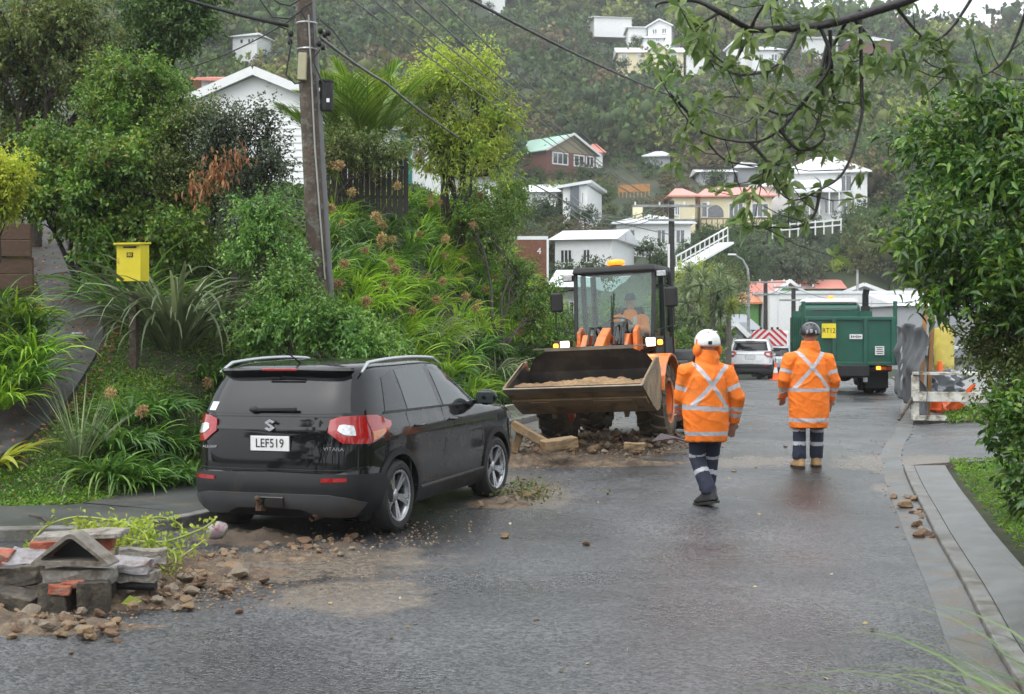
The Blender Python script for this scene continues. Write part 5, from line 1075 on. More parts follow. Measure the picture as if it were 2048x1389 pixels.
b = MB(); b.box((-W*.5+.55*W, -.03, he*.3), (.42, .08, 2.0)); b2 = obj('door', b, TEAL, t, bevel=.01); b = MB(); b.box((-W*.5+.55*W-.28, -.035, he*.3), (.1, .09, 2.1)); obj('door_frame', b, frame_m, t); 
house('low white roofed house showing behind the light green tree trunk', 868, 1012, 372, 356, 340, 62, 6, 'side', R(0), HW, RW, keep=False)
t, W, he, hr = house('red brick house with a khaki gable and pale green roof on the hillside', 1086, 1200, 345, 306, 268, 165, 16, 'gable', R(40), HB, RG_, gable=HK, wins=[(.12, .42, .35, .92, 3), (.55, .75, .35, .9, 2), (.8, .95, .35, .9, 2)])
KEEP.append((1060, 1110, 275, 330, 165))
house('house with orange-red roof directly behind the khaki gable', 1172, 1212, 325, 305, 281, 176, 7, 'hip', R(0), HW, RR)
house('little white cottage with white hip roof alone among the trees', 1284, 1346, 330, 312, 297, 172, 6, 'hip', R(-10), HG, RW, ridge=.3)
house('long low white roof half behind the overhanging leaves', 1392, 1475, 352, 345, 334, 158, 6, 'side', R(0), HG, RW)
house('small white roof right of the long low roof', 1468, 1532, 345, 335, 318, 160, 6, 'hip', R(0), HG, RW)
t, W, he, hr = house('white modern house with a dark grey vertical panel', 1116, 1184, 425, 372, 362, 120, 9, 'mono', R(-12), HW, RW, wins=[(.28, .36, .35, .8, 1), (.78, .86, .3, .75, 1)])
b = MB(); b.box((.0, -.12, he*.5-1), (.75, .25, he+2.2)); obj('dark_panel', b, HDG, t)
house('white wing with pale roof left of the dark grey panel house', 1042, 1122, 415, 385, 362, 124, 7, 'side', R(-8), HW, RW, wins=[(.2, .4, .3, .7, 1)])
t, W, he, hr = house('cream house with salmon roof and an arched window', 1336, 1400, 448, 392, 369, 130, 8, 'hip', R(0), HC, RR, wins=[(.1, .3, .3, .7)])
t, W, he, hr = house('long cream wing with salmon roof and arched window beside the overhanging leaves', 1392, 1552, 445, 392, 366, 132, 9, 'hip', R(-5), HC, RR, wins=[(.4, .6, .15, .72, 3), (.72, .95, .2, .7, 3), (.02, .1, .2, .75, 1)], ridge=.75)
b = MB(); b.prism([(-W*.29+.8*math.cos(a), he*.35+.8*math.sin(a)) for a in np.linspace(0, math.pi, 12)]+[(-W*.29-.8, he*.2), (-W*.29+.8, he*.2)], -.06, -.01, 'xz'); obj('arched_window', b, pane_m, t)
b = MB(); 
for k in range(14): b.box((-W/2+k*W/13, -1.3, -.2), (.08, .08, .9))
b.box((0, -1.3, .25), (W, .1, .1)); obj('deck_rail', b, HB, t, kind='stuff')
t, W, he, hr = house('large white two-storey villa with a white hip roof, right of the cream wing', 1560, 1738, 432, 345, 300, 135, 12, 'hip', R(-14), HW, RW, wins=[(.08, .2, .05, .35), (.5, .62, .05, .38, 3), (.7, .82, .05, .38), (.68, .82, .55, .92)], ridge=.25)
b = MB(); b.add([(-W*.42, -1.8, he*.55), (W*.2, -1.8, he*.55), (W*.2, 0, he*.85), (-W*.42, 0, he*.85), (-W*.42, -1.8, he*.5), (W*.2, -1.8, he*.5), (W*.2, 0, he*.5), (-W*.42, 0, he*.5)], [(0, 1, 2, 3), (7, 6, 5, 4), (0, 4, 5, 1), (1, 5, 6, 2), (3, 7, 4, 0)]); obj('verandah_roof', b, RW, t)
for k in range(6): b = MB(); b.box((-W*.4+k*W*.115, -1.7, he*.25), (.14, .14, he*.52)); obj('verandah_post', b, frame_m, t)
house('white lean-to roof sloping down left from the villa', 1500, 1600, 400, 372, 345, 140, 8, 'hip', R(-14), HW, RW)
t, W, he, hr = house('house with a large grey pyramid roof and chimney behind the loader pole', 1222, 1392, 492, 446, 419, 112, 11, 'hip', R(0), HW, RW, wins=[(.55, .66, .1, .7), (.8, .92, .1, .7), (.1, .25, .2, .7)], ridge=.1)
b = MB(); b.box((-W*.17, 3.0, he+.8), (.8, .7, 1.7)); obj('chimney', b, HC, t)
t, W, he, hr = house('white house with low grey gable roof behind bare shrubs', 1098, 1235, 545, 480, 452, 94, 9, 'side', R(-15), HW, RW, wins=[(.1, .3, .3, .7, 3), (.5, .62, .3, .7)])
b = MB()
# brown boarded building with the number 4
t, W, he, hr = house('brown cedar building with white parapet and number 4', 1028, 1096, 625, 480, 474, 76, 7, 'flat', R(0), RBR, frame_m, over=.05, name='building', cat='building', down=2)
for k in range(15): b = MB(); b.box((-W/2+.06+k*(W-.12)/14, -.02-.004*(k % 2), he/2), (.115, .035+.01*(k % 2), he-.1)); obj('board', b, RBR, t)
b = MB(); b.box((W/2+.03, -.03, he/2), (.12, .12, he)); obj('corner_trim', b, frame_m, t); text('house_number', '4', .5, white, t, (W*.25, -.06, he-.65), ext=.01)
b = MB(); b.box((-W*.12, -.07, he*.42), (1.1, .06, .08)); b.box((-W*.12, -.06, he*.3), (1.0, .04, .9)); obj('window', b, [HDG], t)
house('white roofed building with grey wall left behind the loader cab', 1094, 1182, 690, 575, 533, 68, 9, 'side', R(-8), HG, RW, wins=[(.52, .7, .3, .75, 1)], keep=False, name='building', cat='building')
t = thing('access_ramp', 'sloping white railed ramp climbing the bank behind the loader', 'ramp', tuple(P(1350, 545, 96)), 0); a = Vector((0, 0, 0)); c = P(1452, 487, 99)-P(1350, 545, 96)
b = MB(); b.bar(a, c, 1.6, .15); obj('deck', b, RW, t)
for dz in (.55, 1.1): b = MB(); b.bar(a+Vector((0, -.8, dz)), c+Vector((0, -.8, dz)), .09); obj('rail', b, frame_m, t)
for k in range(12): q = a.lerp(c, k/11); b = MB(); b.box((q.x, -.8+q.y, q.z+.55), (.08, .08, 1.15)); obj('post', b, frame_m, t)
KEEP.append((1350, 1455, 480, 530, 96))
for (xa, ya, xb, yb_, D, lab, mm) in ((1545, 452, 1682, 440, 118, 'white rail fence on the wooded slope below the villa', frame_m), (1238, 376, 1298, 374, 148, 'short orange timber fence on the hillside', orange_t := M('orange_fence_timber', (.42, .2, .06), .7, var=.2))):
    a = P(xa, ya, D); c = P(xb, yb_, D); t = thing('fence', lab, 'fence', tuple(a)); n = 9
    for k in range(n): q = (c-a)*(k/(n-1)); b = MB(); b.box((q.x, q.y, q.z-.5), (.1, .1, 1.3)); obj('post', b, mm, t)
    if 'orange' in lab:
        for k in range(20): q = (c-a)*(k/19); b = MB(); b.box((q.x, -.05, q.z-.1), (.165, .04, .8)); obj('board', b, mm, t)
    else:
        for dz in (0, -.45): b = MB(); b.bar(Vector((0, 0, dz)), (c-a)+Vector((0, 0, dz)), .12); obj('rail', b, mm, t)
    KEEP.append((xa, xb, min(ya, yb_)-12, max(ya, yb_)+4, D))
# upper houses
house('long cream house with a central gable high on the hillside', 1232, 1372, 122, 106, 86, 250, 9, 'side', R(0), HC, RW, wins=[(.05, .12, .3, .8), (.3, .36, .3, .8), (.6, .66, .3, .8), (.8, .9, .3, .8)])
t, W, he, hr = house('cream gable front in the middle of the long hillside house', 1296, 1336, 122, 100, 84, 249, 6, 'gable', R(0), HC, RW, wins=[(.35, .65, .3, .7)])
house('white block right of the long cream house, partly behind leaves', 1368, 1414, 128, 106, 98, 250, 7, 'hip', R(0), HW, RW, wins=[(.2, .45, .3, .8), (.6, .85, .3, .8)])
house('small white house above the long cream house', 1282, 1332, 86, 76, 66, 262, 6, 'hip', R(0), HW, RW, wins=[(.2, .4, .2, .8), (.6, .8, .2, .8)])
house('white gabled house stepping up the ridge', 1292, 1346, 72, 54, 39, 270, 8, 'gable', R(-20), HW, RW, wins=[(.2, .4, .2, .8), (.6, .8, .2, .8)])
house('white flat-fronted house left of the gabled ridge house', 1252, 1298, 68, 56, 46, 272, 7, 'side', R(0), HW, RW)
house('long pale house at the top left of the ridge group', 1184, 1268, 46, 36, 26, 282, 7, 'side', R(8), HW, RW)
house('white house cut by the top edge of the view', 960, 1014, 3, -12, -30, 300, 8, 'hip', R(0), HW, RW)
house('white house behind the dark branch with a steep roof', 1450, 1512, 118, 100, 72, 262, 9, 'gable', R(-25), HW, RW)
house('wide white house right of the steep roof', 1500, 1572, 128, 100, 84, 256, 9, 'hip', R(0), HW, RW, wins=[(.2, .35, .2, .7), (.6, .8, .2, .7)])
house('pale ridge house with a maroon wall behind the twigs', 1692, 1786, 98, 82, 64, 300, 9, 'hip', R(0), HB, RW)
house('white roofed ridge house in the middle of the twigs', 1600, 1680, 92, 78, 64, 305, 9, 'side', R(0), HW, RW)
# valley buildings
t, W, he, hr = house('wide white warehouse wall behind the green truck', 1536, 1870, 705, 588, 586, 93, 14, 'flat', R(0), white, RW, over=.1, name='warehouse', cat='warehouse')
for k in range(10): b = MB(); b.box((-W/2+(k+.5)*W/10, -.02, he/2), (.06, .04, he)); obj('wall_joint', b, RW, t)
house('grey roofed warehouse right of the white wall', 1790, 2010, 705, 612, 584, 86, 14, 'side', R(0), HG, RW, over=.3, name='warehouse', cat='warehouse')
house('house with salmon roof and green gable behind the white wall', 1537, 1606, 600, 584, 561, 108, 7, 'gable', R(35), HGR, RR, name='house')
house('long salmon roof with green wall right of the green gable', 1596, 1692, 600, 578, 557, 112, 7, 'side', R(-6), HGR, RR)
house('small grey roofs between the salmon roof and the hedge', 1690, 1770, 600, 585, 568, 110, 7, 'gable', R(-20), HW, RGY, wins=[(.3, .6, .2, .8)])
house('pale grey roof near the far hedge', 1765, 1850, 600, 588, 574, 112, 7, 'side', R(0), HW, RW)
house('orange domed roof house behind the street lamp', 1478, 1530, 625, 605, 582, 96, 7, 'hip', R(0), HGR, RO, ridge=.5)
house('grey gabled shed left of the white SUV', 1462, 1524, 690, 660, 628, 84, 6, 'side', R(10), HG, RGY)
house('grey lean-to roof low beside the white SUV', 1448, 1500, 690, 672, 645, 82, 4, 'gable', R(-20), HG, RGY)
house('white wall with grey base at the right behind the leaves', 1880, 2140, 860, 715, 640, 32, 6, 'flat', R(-8), HW, RGY, name='building', cat='building', keep=False)
# dark picket fence on the bank crest
fd = M('dark_fence_paling', (.035, .03, .026), .85, var=.3, scale=4)
a = P(645, 402, 27); c = P(812, 405, 27); t = thing('paling_fence', 'dark weathered paling fence on top of the left bank', 'fence', tuple(a))
for k in range(16): q = (c-a)*(k/15); b = MB(); b.box((q.x, 0, .35+.04*math.sin(k*3)), (.095, .025, 1.3)); obj('paling', b, fd, t)
for dz in (.1, .7): b = MB(); b.bar((0, .04, dz), (c-a)+Vector((0, .04, dz)), .06); obj('rail', b, fd, t)
# ------------------------------------------------------------ vegetation tools
rng = np.random.default_rng(7)
def unit(v): return v/np.maximum(1e-9, np.linalg.norm(v, axis=-1, keepdims=True))
def leaf_geo(c, d, L, W, rnd, fold=.25, hero=False, droop=.2):
    """leaf blades starting at c along d; returns verts, tris"""
    n = len(c); d = unit(d); r = unit(rnd.normal(size=(n, 3))+np.array([0, 0, .9])); s = unit(np.cross(d, r)); up = np.cross(s, d)
    up = np.where(up[:, 2:3] < 0, -up, up)
    L = L*rnd.uniform(.65, 1.25, (n, 1)); W = W*rnd.uniform(.75, 1.2, (n, 1)); g = np.array([0, 0, -1.0])
    if not hero:
        m = c+d*L*.5; tip = c+d*L+g*L*droop
        V = np.stack([c, m+s*W/2+up*W*fold, tip, m-s*W/2+up*W*fold], 1); T = np.array([[0, 1, 2], [0, 2, 3]])
    else:
        a = c+d*L*.35+up*L*.03; b_ = c+d*L*.72+g*L*droop*.4; tip = c+d*L+g*L*droop
        V = np.stack([c, a+s*W*.5+up*W*fold, b_+s*W*.42+up*W*fold, tip, b_-s*W*.42+up*W*fold, a-s*W*.5+up*W*fold, a, b_], 1)
        T = np.array([[0, 1, 6], [6, 1, 2], [6, 2, 7], [7, 2, 3], [0, 6, 5], [6, 7, 4], [6, 4, 5], [7, 3, 4]])
    k = V.shape[1]; Fc = (T[None]+np.arange(n)[:, None, None]*k).reshape(-1, 3); return V.reshape(-1, 3), Fc
def straps(base, az, el, L, W, bend, segs=6, fold=False, rnd=rng, twist=.0, taper=.9):
    n = len(base); t = np.linspace(0, 1, segs+1); e = el[:, None]-bend[:, None]*t[None]**1.4; step = L[:, None]/segs
    h = np.cumsum(np.c_[np.zeros(n), (np.cos(e)*step)[:, :-1]], 1); v = np.cumsum(np.c_[np.zeros(n), (np.sin(e)*step)[:, :-1]], 1)
    dx, dy = np.cos(az)[:, None], np.sin(az)[:, None]
    C = np.stack([base[:, 0:1]+h*dx, base[:, 1:2]+h*dy, base[:, 2:3]+v], -1)
    tw = rnd.uniform(-.6, .6, n)[:, None]+twist; sx = -dy*np.cos(tw); sy = dx*np.cos(tw); sz = np.sin(tw)*np.ones_like(sx)
    wd = W[:, None]*np.minimum(1, .55+1.6*t)*(1-t**2.6*taper-.02)/1.0; wd = np.maximum(wd, W[:, None]*.03)/2; S = np.stack([sx*wd, sy*wd, sz*wd], -1)
    if fold:
        Vv = np.stack([C-S+np.array([0, 0, 1])*wd[..., None]*.5, C, C+S+np.array([0, 0, 1])*wd[..., None]*.5], 2); k = 3
    else: Vv = np.stack([C-S, C+S], 2); k = 2
    q = []
    for i in range(segs):
        for j in range(k-1): q.append([i*k+j, i*k+j+1, (i+1)*k+j+1, (i+1)*k+j])
    Fq = (np.array(q)[None]+np.arange(n)[:, None, None]*(segs+1)*k).reshape(-1, 4); return Vv.reshape(-1, 3), Fq
class NB:
    def __init__(s): s.V = []; s.F = []; s.M = []; s.n = 0
    def add(s, V, Fa, mi=0):
        V = np.asarray(V); Fa = np.asarray(Fa)
        if Fa.shape[1] == 3: Fa = np.c_[Fa, Fa[:, 2]]
        s.V.append(V); s.F.append(Fa+s.n); s.M.append(np.full(len(Fa), mi)); s.n += len(V); return s
    def mesh(s, name, mats, parent=None, smooth=False, kind=None, linkit=True):
        V = np.concatenate(s.V); Fa = np.concatenate(s.F); mi = np.concatenate(s.M); tri = Fa[:, 2] == Fa[:, 3]
        me = bpy.data.meshes.new(name); me.vertices.add(len(V)); me.vertices.foreach_set('co', V.astype(np.float32).ravel())
        cnt = np.where(tri, 3, 4); st = np.r_[0, np.cumsum(cnt)[:-1]]; mask = np.ones(Fa.shape, bool); mask[:, 3] = ~tri; li = Fa[mask]
        me.loops.add(len(li)); me.loops.foreach_set('vertex_index', li.astype(np.int32)); me.polygons.add(len(Fa)); me.polygons.foreach_set('loop_start', st.astype(np.int32))
        for m in (mats if isinstance(mats, (list, tuple)) else [mats]): me.materials.append(m)
        me.polygons.foreach_set('material_index', mi.astype(np.int32))
        if smooth: me.polygons.foreach_set('use_smooth', np.ones(len(Fa), bool))
        me.update(calc_edges=True)
        if not linkit: return me
        o = link(bpy.data.objects.new(name, me), parent)
        if kind: o['kind'] = kind
        return o
def ell_pts(E, n, rnd, shell=.35):
    """points in the outer shell of ellipsoids, with outward directions"""
    E = np.array(E, float); w = (E[:, 3]*E[:, 4]+E[:, 4]*E[:, 5]+E[:, 3]*E[:, 5]); k = rnd.choice(len(E), n, p=w/w.sum())
    d = unit(rnd.normal(size=(n, 3))); r = 1-shell*rnd.random((n, 1))**1.3; c = E[k, :3]+d*E[k, 3:6]*r; return c, unit(d/E[k, 3:6])
def cluster_leaves(E, ncl, per, L, W, rnd, spread=.18, shell=.35, up=.25, hero=False, droop=.25, outw=.9):
    c, nrm = ell_pts(E, ncl, rnd, shell); c = np.repeat(c, per, 0); nrm = np.repeat(nrm, per, 0); n = len(c)
    ax = unit(np.repeat(unit(nrm[::per]+rnd.normal(size=(len(nrm[::per]), 3))*.55+np.array([0, 0, up])), per, 0)); u = rnd.random((n, 1))
    off = ax*(u-.35)*spread*3.2+rnd.normal(size=(n, 3))*spread*.22; d = unit(ax*(.35+.5*u)+rnd.normal(size=(n, 3))*.6)
    return leaf_geo(c+off, d, L*(1.15-.35*u), W, rnd, hero=hero, droop=droop)
def split_E(E, rnd, k=6):
    out = []
    for e in E:
        e = np.array(e, float); out.append([*e[:3], *(e[3:]*.72)])
        for j in range(k): d = unit(rnd.normal(size=3)+[0, 0, .2]); out.append([*(e[:3]+d*e[3:]*rnd.uniform(.45, .85)), *(e[3:]*rnd.uniform(.22, .48)*np.array([rnd.uniform(.7, 1.3), rnd.uniform(.7, 1.3), rnd.uniform(.6, 1.2)]))])
    return out
bark = M('dark_bark', (.045, .035, .028), .9, var=.4, scale=8, bump=.6, bscale=25); bark_g = M('grey_bark', (.11, .1, .085), .9, var=.35, scale=8, bump=.5, bscale=25)
def limb(b, a, c, r0, r1, rnd, n=6, wob=.12, sides=7):
    a = np.array(a); c = np.array(c); Ln = np.linalg.norm(c-a); pts = []
    for i in range(n+1): t = i/n; p = a+(c-a)*t+(rnd.normal(size=3)*wob*Ln*.25*math.sin(math.pi*t)); p[2] += .1*Ln*math.sin(math.pi*t); pts.append(tuple(p))
    b.tube(pts, [r0+(r1-r0)*i/n for i in range(n+1)], sides); return pts
def tree(name, label, cat, base, E, mat, ncl, per, L, W, seed, trunk_r=.12, barkm=None, group=None, hero=False, spread=.18, shell=.4, up=.25, droop=.25, twigs=10, stems=1, extra=None):
    """E: ellipsoids in world metres (x, y, z, rx, ry, rz)"""
    rnd = np.random.default_rng(seed); bx, by, bz = base; t = thing(name, label, cat, tuple(base), 0, group)
    Er = [(e[0]-bx, e[1]-by, e[2]-bz, *e[3:]) for e in E]; b = MB()
    zt = min(e[2] for e in Er); fork = np.array([0, 0, max(.15, zt*.45)])
    for s in range(stems):
        st = np.array([(rnd.random()-.5)*.5*(stems > 1), (rnd.random()-.5)*.5*(stems > 1), -.3]); fk = fork+st*[1, 1, 0]
        limb(b, st, fk, trunk_r, trunk_r*.8, rnd, 4, .06, 9)
        for i, e in enumerate(Er):
            if stems > 1 and i % stems != s: continue
            pts = limb(b, fk, e[:3], trunk_r*.6, trunk_r*.25, rnd, 6, .2)
            for k in range(twigs):
                d = unit(rnd.normal(size=3)+[0, 0, .3]); q = np.array(e[:3])+d*np.array(e[3:])*.85; st2 = pts[rnd.integers(3, 7)]; limb(b, st2, q, trunk_r*.2, .006, rnd, 5, .25, 5)
    obj('trunk', b, barkm or bark, t, smooth=80, fix=False)
    V, Fa = cluster_leaves(split_E(Er, rnd), ncl, per, L, W, rnd, spread, shell, up, hero, droop); nb = NB().add(V, Fa)
    nb.mesh('crown', [mat], t); return t
def EP(px, py, D, rx, ry, rd): c = P(px, py, D); return (c.x, c.y, c.z, rx/F*D, rd, ry/F*D)
# leaf materials
lm_dark = leafM('dark_green_leaves', (.016, .042, .007), (.035, .08, .012), (.08, .14, .02), .4, .22, .8)
lm_mid = leafM('mid_green_leaves', (.035, .08, .010), (.07, .14, .016), (.15, .23, .028), .42, .28, .8, odd=(.25, .16, .03))
lm_olive = leafM('olive_green_leaves', (.035, .055, .013), (.07, .10, .022), (.13, .16, .035), .5, .22, .7, odd=(.16, .07, .025))
lm_grey = leafM('grey_green_leaves', (.026, .04, .02), (.05, .07, .036), (.11, .14, .08), .35, .15, .9)
lm_yel = leafM('yellow_green_leaves', (.14, .18, .012), (.22, .26, .02), (.33, .34, .035), .5, .35, 1.2)
lm_light = leafM('light_green_leaves', (.12, .17, .022), (.2, .26, .03), (.3, .36, .05), .5, .38, .9)
lm_fresh = leafM('fresh_green_leaves', (.035, .085, .016), (.07, .145, .024), (.15, .25, .05), .38, .25, 1.0)
lm_gloss = leafM('glossy_green_leaves', (.015, .045, .008), (.035, .085, .012), (.13, .21, .03), .2, .28, 1.2)
lm_over = leafM('waxy_pale_green_leaves', (.06, .1, .03), (.1, .15, .045), (.17, .22, .075), .3, .4, 1.2)
lm_brown = leafM('brown_dry_leaves', (.13, .06, .025), (.2, .09, .035), (.3, .14, .06), .7, .2, 1)
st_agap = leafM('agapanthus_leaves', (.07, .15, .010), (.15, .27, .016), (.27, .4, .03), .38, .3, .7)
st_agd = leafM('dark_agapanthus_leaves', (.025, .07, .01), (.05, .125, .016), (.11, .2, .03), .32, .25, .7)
st_flax = leafM('flax_leaves', (.04, .06, .025), (.075, .1, .045), (.15, .18, .09), .38, .2, .8)
st_pale = leafM('pale_strap_leaves', (.12, .15, .08), (.2, .24, .13), (.34, .38, .22), .4, .25, .8)
st_spike = leafM('spiky_grey_green_leaves', (.06, .09, .035), (.1, .14, .06), (.17, .2, .1), .5, .25, .8)
umb_m = leafM('dry_seed_head', (.16, .11, .05), (.26, .18, .08), (.4, .28, .13), .8, .2, 1)
lm_pan = leafM('palm_leaflets', (.045, .10, .01), (.09, .16, .014), (.2, .27, .025), .4, .3, .7)
# ------------------------------------------------------------ far hillside bush
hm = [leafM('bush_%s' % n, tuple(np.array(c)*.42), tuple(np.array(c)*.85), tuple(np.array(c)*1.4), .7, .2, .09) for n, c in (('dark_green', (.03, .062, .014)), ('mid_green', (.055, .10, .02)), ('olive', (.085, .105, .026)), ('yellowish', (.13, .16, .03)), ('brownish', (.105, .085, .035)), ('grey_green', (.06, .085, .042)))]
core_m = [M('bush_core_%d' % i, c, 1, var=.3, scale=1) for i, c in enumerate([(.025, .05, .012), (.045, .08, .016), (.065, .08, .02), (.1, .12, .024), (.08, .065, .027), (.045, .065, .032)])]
def crown_geo(rnd, n, L, W, squash=.8):
    """unit crown, radius 1, standing on z=0"""
    E = [(0, 0, .75, .8, .8, .75*squash)]
    for k in range(6):
        a = rnd.random()*math.tau; r = rnd.uniform(.3, .6); E.append((r*math.cos(a), r*math.sin(a), rnd.uniform(.5, 1.1), .45, .45, .38))
    V, Fa = cluster_leaves(E, n//6, 6, L, W, rnd, .05, .25, .35, False, .1); return V, Fa, E
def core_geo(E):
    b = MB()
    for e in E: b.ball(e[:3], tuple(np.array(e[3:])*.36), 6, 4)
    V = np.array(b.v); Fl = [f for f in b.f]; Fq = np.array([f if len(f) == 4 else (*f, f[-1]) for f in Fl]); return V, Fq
variants = []
for k in range(5):
    rnd = np.random.default_rng(50+k); V, Fa, E = crown_geo(rnd, 420, .15, .11); variants.append((V, Fa, core_geo(E)))
near_var = []
for mi in range(6):
    for k in range(2):
        rnd = np.random.default_rng(80+mi*7+k); V, Fa, E = crown_geo(rnd, 1900, .085, .055); cv_, cf = core_geo(E)
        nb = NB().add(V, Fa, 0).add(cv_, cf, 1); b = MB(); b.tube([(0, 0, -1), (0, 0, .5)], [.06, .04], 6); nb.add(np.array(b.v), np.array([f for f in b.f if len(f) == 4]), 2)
        near_var.append((mi, nb.mesh('hill_tree', [hm[mi], core_m[mi], bark], linkit=False)))
def blocked(px, py, r, D):
    for (a, c, t_, b_, Dh) in KEEP:
        if D < Dh+2 and px+r*.8 > a and px-r*.8 < c and py > t_ and py-2.0*r*.72 < b_: return True
    return False
KEEP.append((1450, 1900, 585, 700, 91))
rnd = np.random.default_rng(3); pts = []
ang = []
cand = []
D = 64.0
while D < 400:
    stp = max(3.8, 2.8+D*.02)
    for x in np.arange(-.62*D, .62*D, stp): cand.append((x+rnd.uniform(-.5, .5)*stp, D+rnd.uniform(-.5, .5)*stp, stp))
    D += stp*.8
cand = np.array(cand); zc_ = G(cand[:, 0], cand[:, 1]); nbf = NB(); n_ind = 0; mesh_ct = 0
lab_k = ['dark green rounded tree in the bush on the far slope', 'mid green tree in the bush on the far slope', 'olive green tree in the bush on the far slope', 'yellowish green tree in the bush on the far slope', 'brownish thinning tree in the bush on the far slope', 'grey green tree in the bush on the far slope']
for (x, y, stp), z in zip(cand, zc_):
    px = CX+x/y*F; py = HY-(z-CH)/y*F; Dd = y
    if y < 93 and 1440 < px < 2100 and py > 560: continue
    if y < 93 and 1080 < px < 1440 and py > 600: continue
    if sdist(KL, x, y)[0] < 3 and sdist(KR, x, y)[0] > -6 and y < 95: continue
    if px < 1040 and y < 100 and py > 300 and px > 380: pass
    nv = noise.noise(Vector((x*.02, y*.02, 3)))
    r = stp*rnd.uniform(.6, 1.2)*(1.15 if nv > 0 else .9)
    rp = r/y*F
    tries = 0
    while blocked(px, py, rp, y) and tries < 3: r *= .55; rp = r/y*F; tries += 1
    if blocked(px, py, rp, y) or r < .7: continue
    if px < -160 or px > 2240 or py < -200 or (px < 330 and py > 150): continue
    pr = np.array([.3, .27, .17, .06, .1, .1]); 
    if nv > .15: pr = pr*[1.8, 1, .6, .3, .4, .8]
    if nv < -.15: pr = pr*[.5, .9, 1.5, 1.6, 1.9, 1]
    mi = rnd.choice(6, p=pr/pr.sum()); a = rnd.random()*math.tau; sz = rnd.uniform(.8, 1.25)
    inview = -30 < px < 2080 and 0 < py < 800
    if inview and y < 150 and n_ind < 230:
        cands = [m for (k, m) in near_var if k == mi]; o = bpy.data.objects.new('hill_tree', cands[rnd.integers(len(cands))]); COL.objects.link(o)
        o.location = (x, y, z-.25*r); o.rotation_euler = (0, 0, a); o.scale = (r, r, r*sz); tag(o, lab_k[mi], 'tree', 'trees in the bush on the far slope'); n_ind += 1
    else:
        V, Fa, (cv_, cf) = variants[rnd.integers(5)]; c, s = math.cos(a), math.sin(a); Rm = np.array([[c, s, 0], [-s, c, 0], [0, 0, 1]]); S = np.array([r, r, r*sz]); T = np.array([x, y, z-.25*r])
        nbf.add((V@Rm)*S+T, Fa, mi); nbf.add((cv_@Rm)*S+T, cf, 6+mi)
for (px, py, D, r, lab) in [(1575, 452, 127, 3.0, 'left end of the white villa'), (1625, 456, 126, 2.3, 'middle of the white villa'), (1700, 452, 127, 3.4, 'right end of the white villa'), (1745, 440, 130, 4, 'right side of the white villa'),
    (1350, 470, 122, 2.2, 'left cream house'), (1425, 474, 122, 2.4, 'cream wing under its deck'), (1480, 470, 121, 2.6, 'middle of the cream wing'), (1535, 462, 122, 2.6, 'right end of the cream wing'), (1245, 520, 104, 2.6, 'left of the grey pyramid roof house'), (1300, 505, 103, 2.2, 'grey pyramid roof house'), (1380, 505, 104, 2.0, 'right of the grey pyramid roof house'),
    (1075, 362, 156, 3.2, 'left corner of the khaki gable house'), (1125, 360, 155, 2.6, 'middle of the khaki gable house'), (1180, 356, 155, 3.4, 'right corner of the khaki gable house'), (1050, 432, 115, 2.2, 'pale wing left of the grey panel house'), (1100, 436, 113, 3.6, 'front of the grey panel house'), (1170, 440, 113, 2.4, 'right foot of the grey panel house'),
    (1240, 134, 238, 4, 'left end of the long cream house'), (1290, 136, 238, 3.6, 'middle of the long cream house'), (1350, 138, 238, 4, 'right end of the long cream house'), (1275, 84, 258, 3, 'ridge houses'), (1460, 130, 250, 4, 'steep roofed white house'), (1540, 138, 246, 4, 'wide white house'), (1300, 340, 165, 3, 'little white cottage'), (1430, 362, 150, 3, 'long low white roof'), (1120, 558, 88, 2.4, 'white house with bare shrubs'), (1200, 560, 88, 3, 'right end of the white house with bare shrubs')]:
    r *= .62 if D < 200 else .5; c = P(px, py, D); mi = (0, 1, 2, 5, 1)[int(px) % 5]; o = bpy.data.objects.new('hill_tree', [m for (k, m) in near_var if k == mi][int(py) % 2]); COL.objects.link(o); o.location = c-Vector((0, 0, .5*r)); o.scale = (r, r, r*1.0); o.rotation_euler = (0, 0, px)
    tag(o, 'tree hiding the '+lab if ' of ' in lab else 'tree growing against the '+lab, 'tree', 'trees against the hillside houses')
fo = nbf.mesh('hill_forest', hm+core_m, kind='stuff'); tag(fo, 'dense regenerating bush covering the misty hillside', 'forest')
print('forest', sum(len(f) for f in nbf.F), 'ind', n_ind)
# ------------------------------------------------------------ garden on the left bank
T_ = tree
def PB(px, py, D): c = P(px, py, D); return (c.x, D, G(c.x, D))
T_('tree', 'large dark evergreen tree filling the top left corner', 'tree', PB(70, 400, 23.5), [EP(40, 60, 23, 130, 90, 1.2), EP(170, 60, 23, 110, 80, 1.0), EP(-60, 150, 23, 110, 120, 1.0), EP(190, 180, 22.5, 90, 70, .8), EP(60, 190, 23.5, 90, 60, .7), EP(10, 300, 23, 70, 60, .7)], lm_olive, 900, 26, .095, .045, 11, .13, spread=.16, twigs=9)
T_('tree', 'dark green tree standing above the light shrub at the top left', 'tree', PB(300, 380, 28), [EP(310, 20, 27.5, 100, 90, 1.1), EP(370, 45, 27, 50, 70, .8), EP(270, 110, 27, 70, 60, .9), EP(385, -10, 27, 60, 50, .8)], lm_dark, 560, 26, .11, .05, 12, .14, spread=.2)
T_('shrub', 'light green shrub below the dark tree at upper left', 'shrub', PB(260, 420, 21), [EP(270, 170, 21, 85, 75, .7), EP(330, 195, 21, 55, 55, .5), EP(200, 240, 20.6, 75, 70, .6), EP(260, 290, 20.6, 85, 60, .6), EP(330, 280, 20.6, 60, 50, .5), EP(180, 340, 20.3, 80, 50, .5)], lm_mid, 760, 26, .075, .04, 13, .07, stems=2, spread=.13)
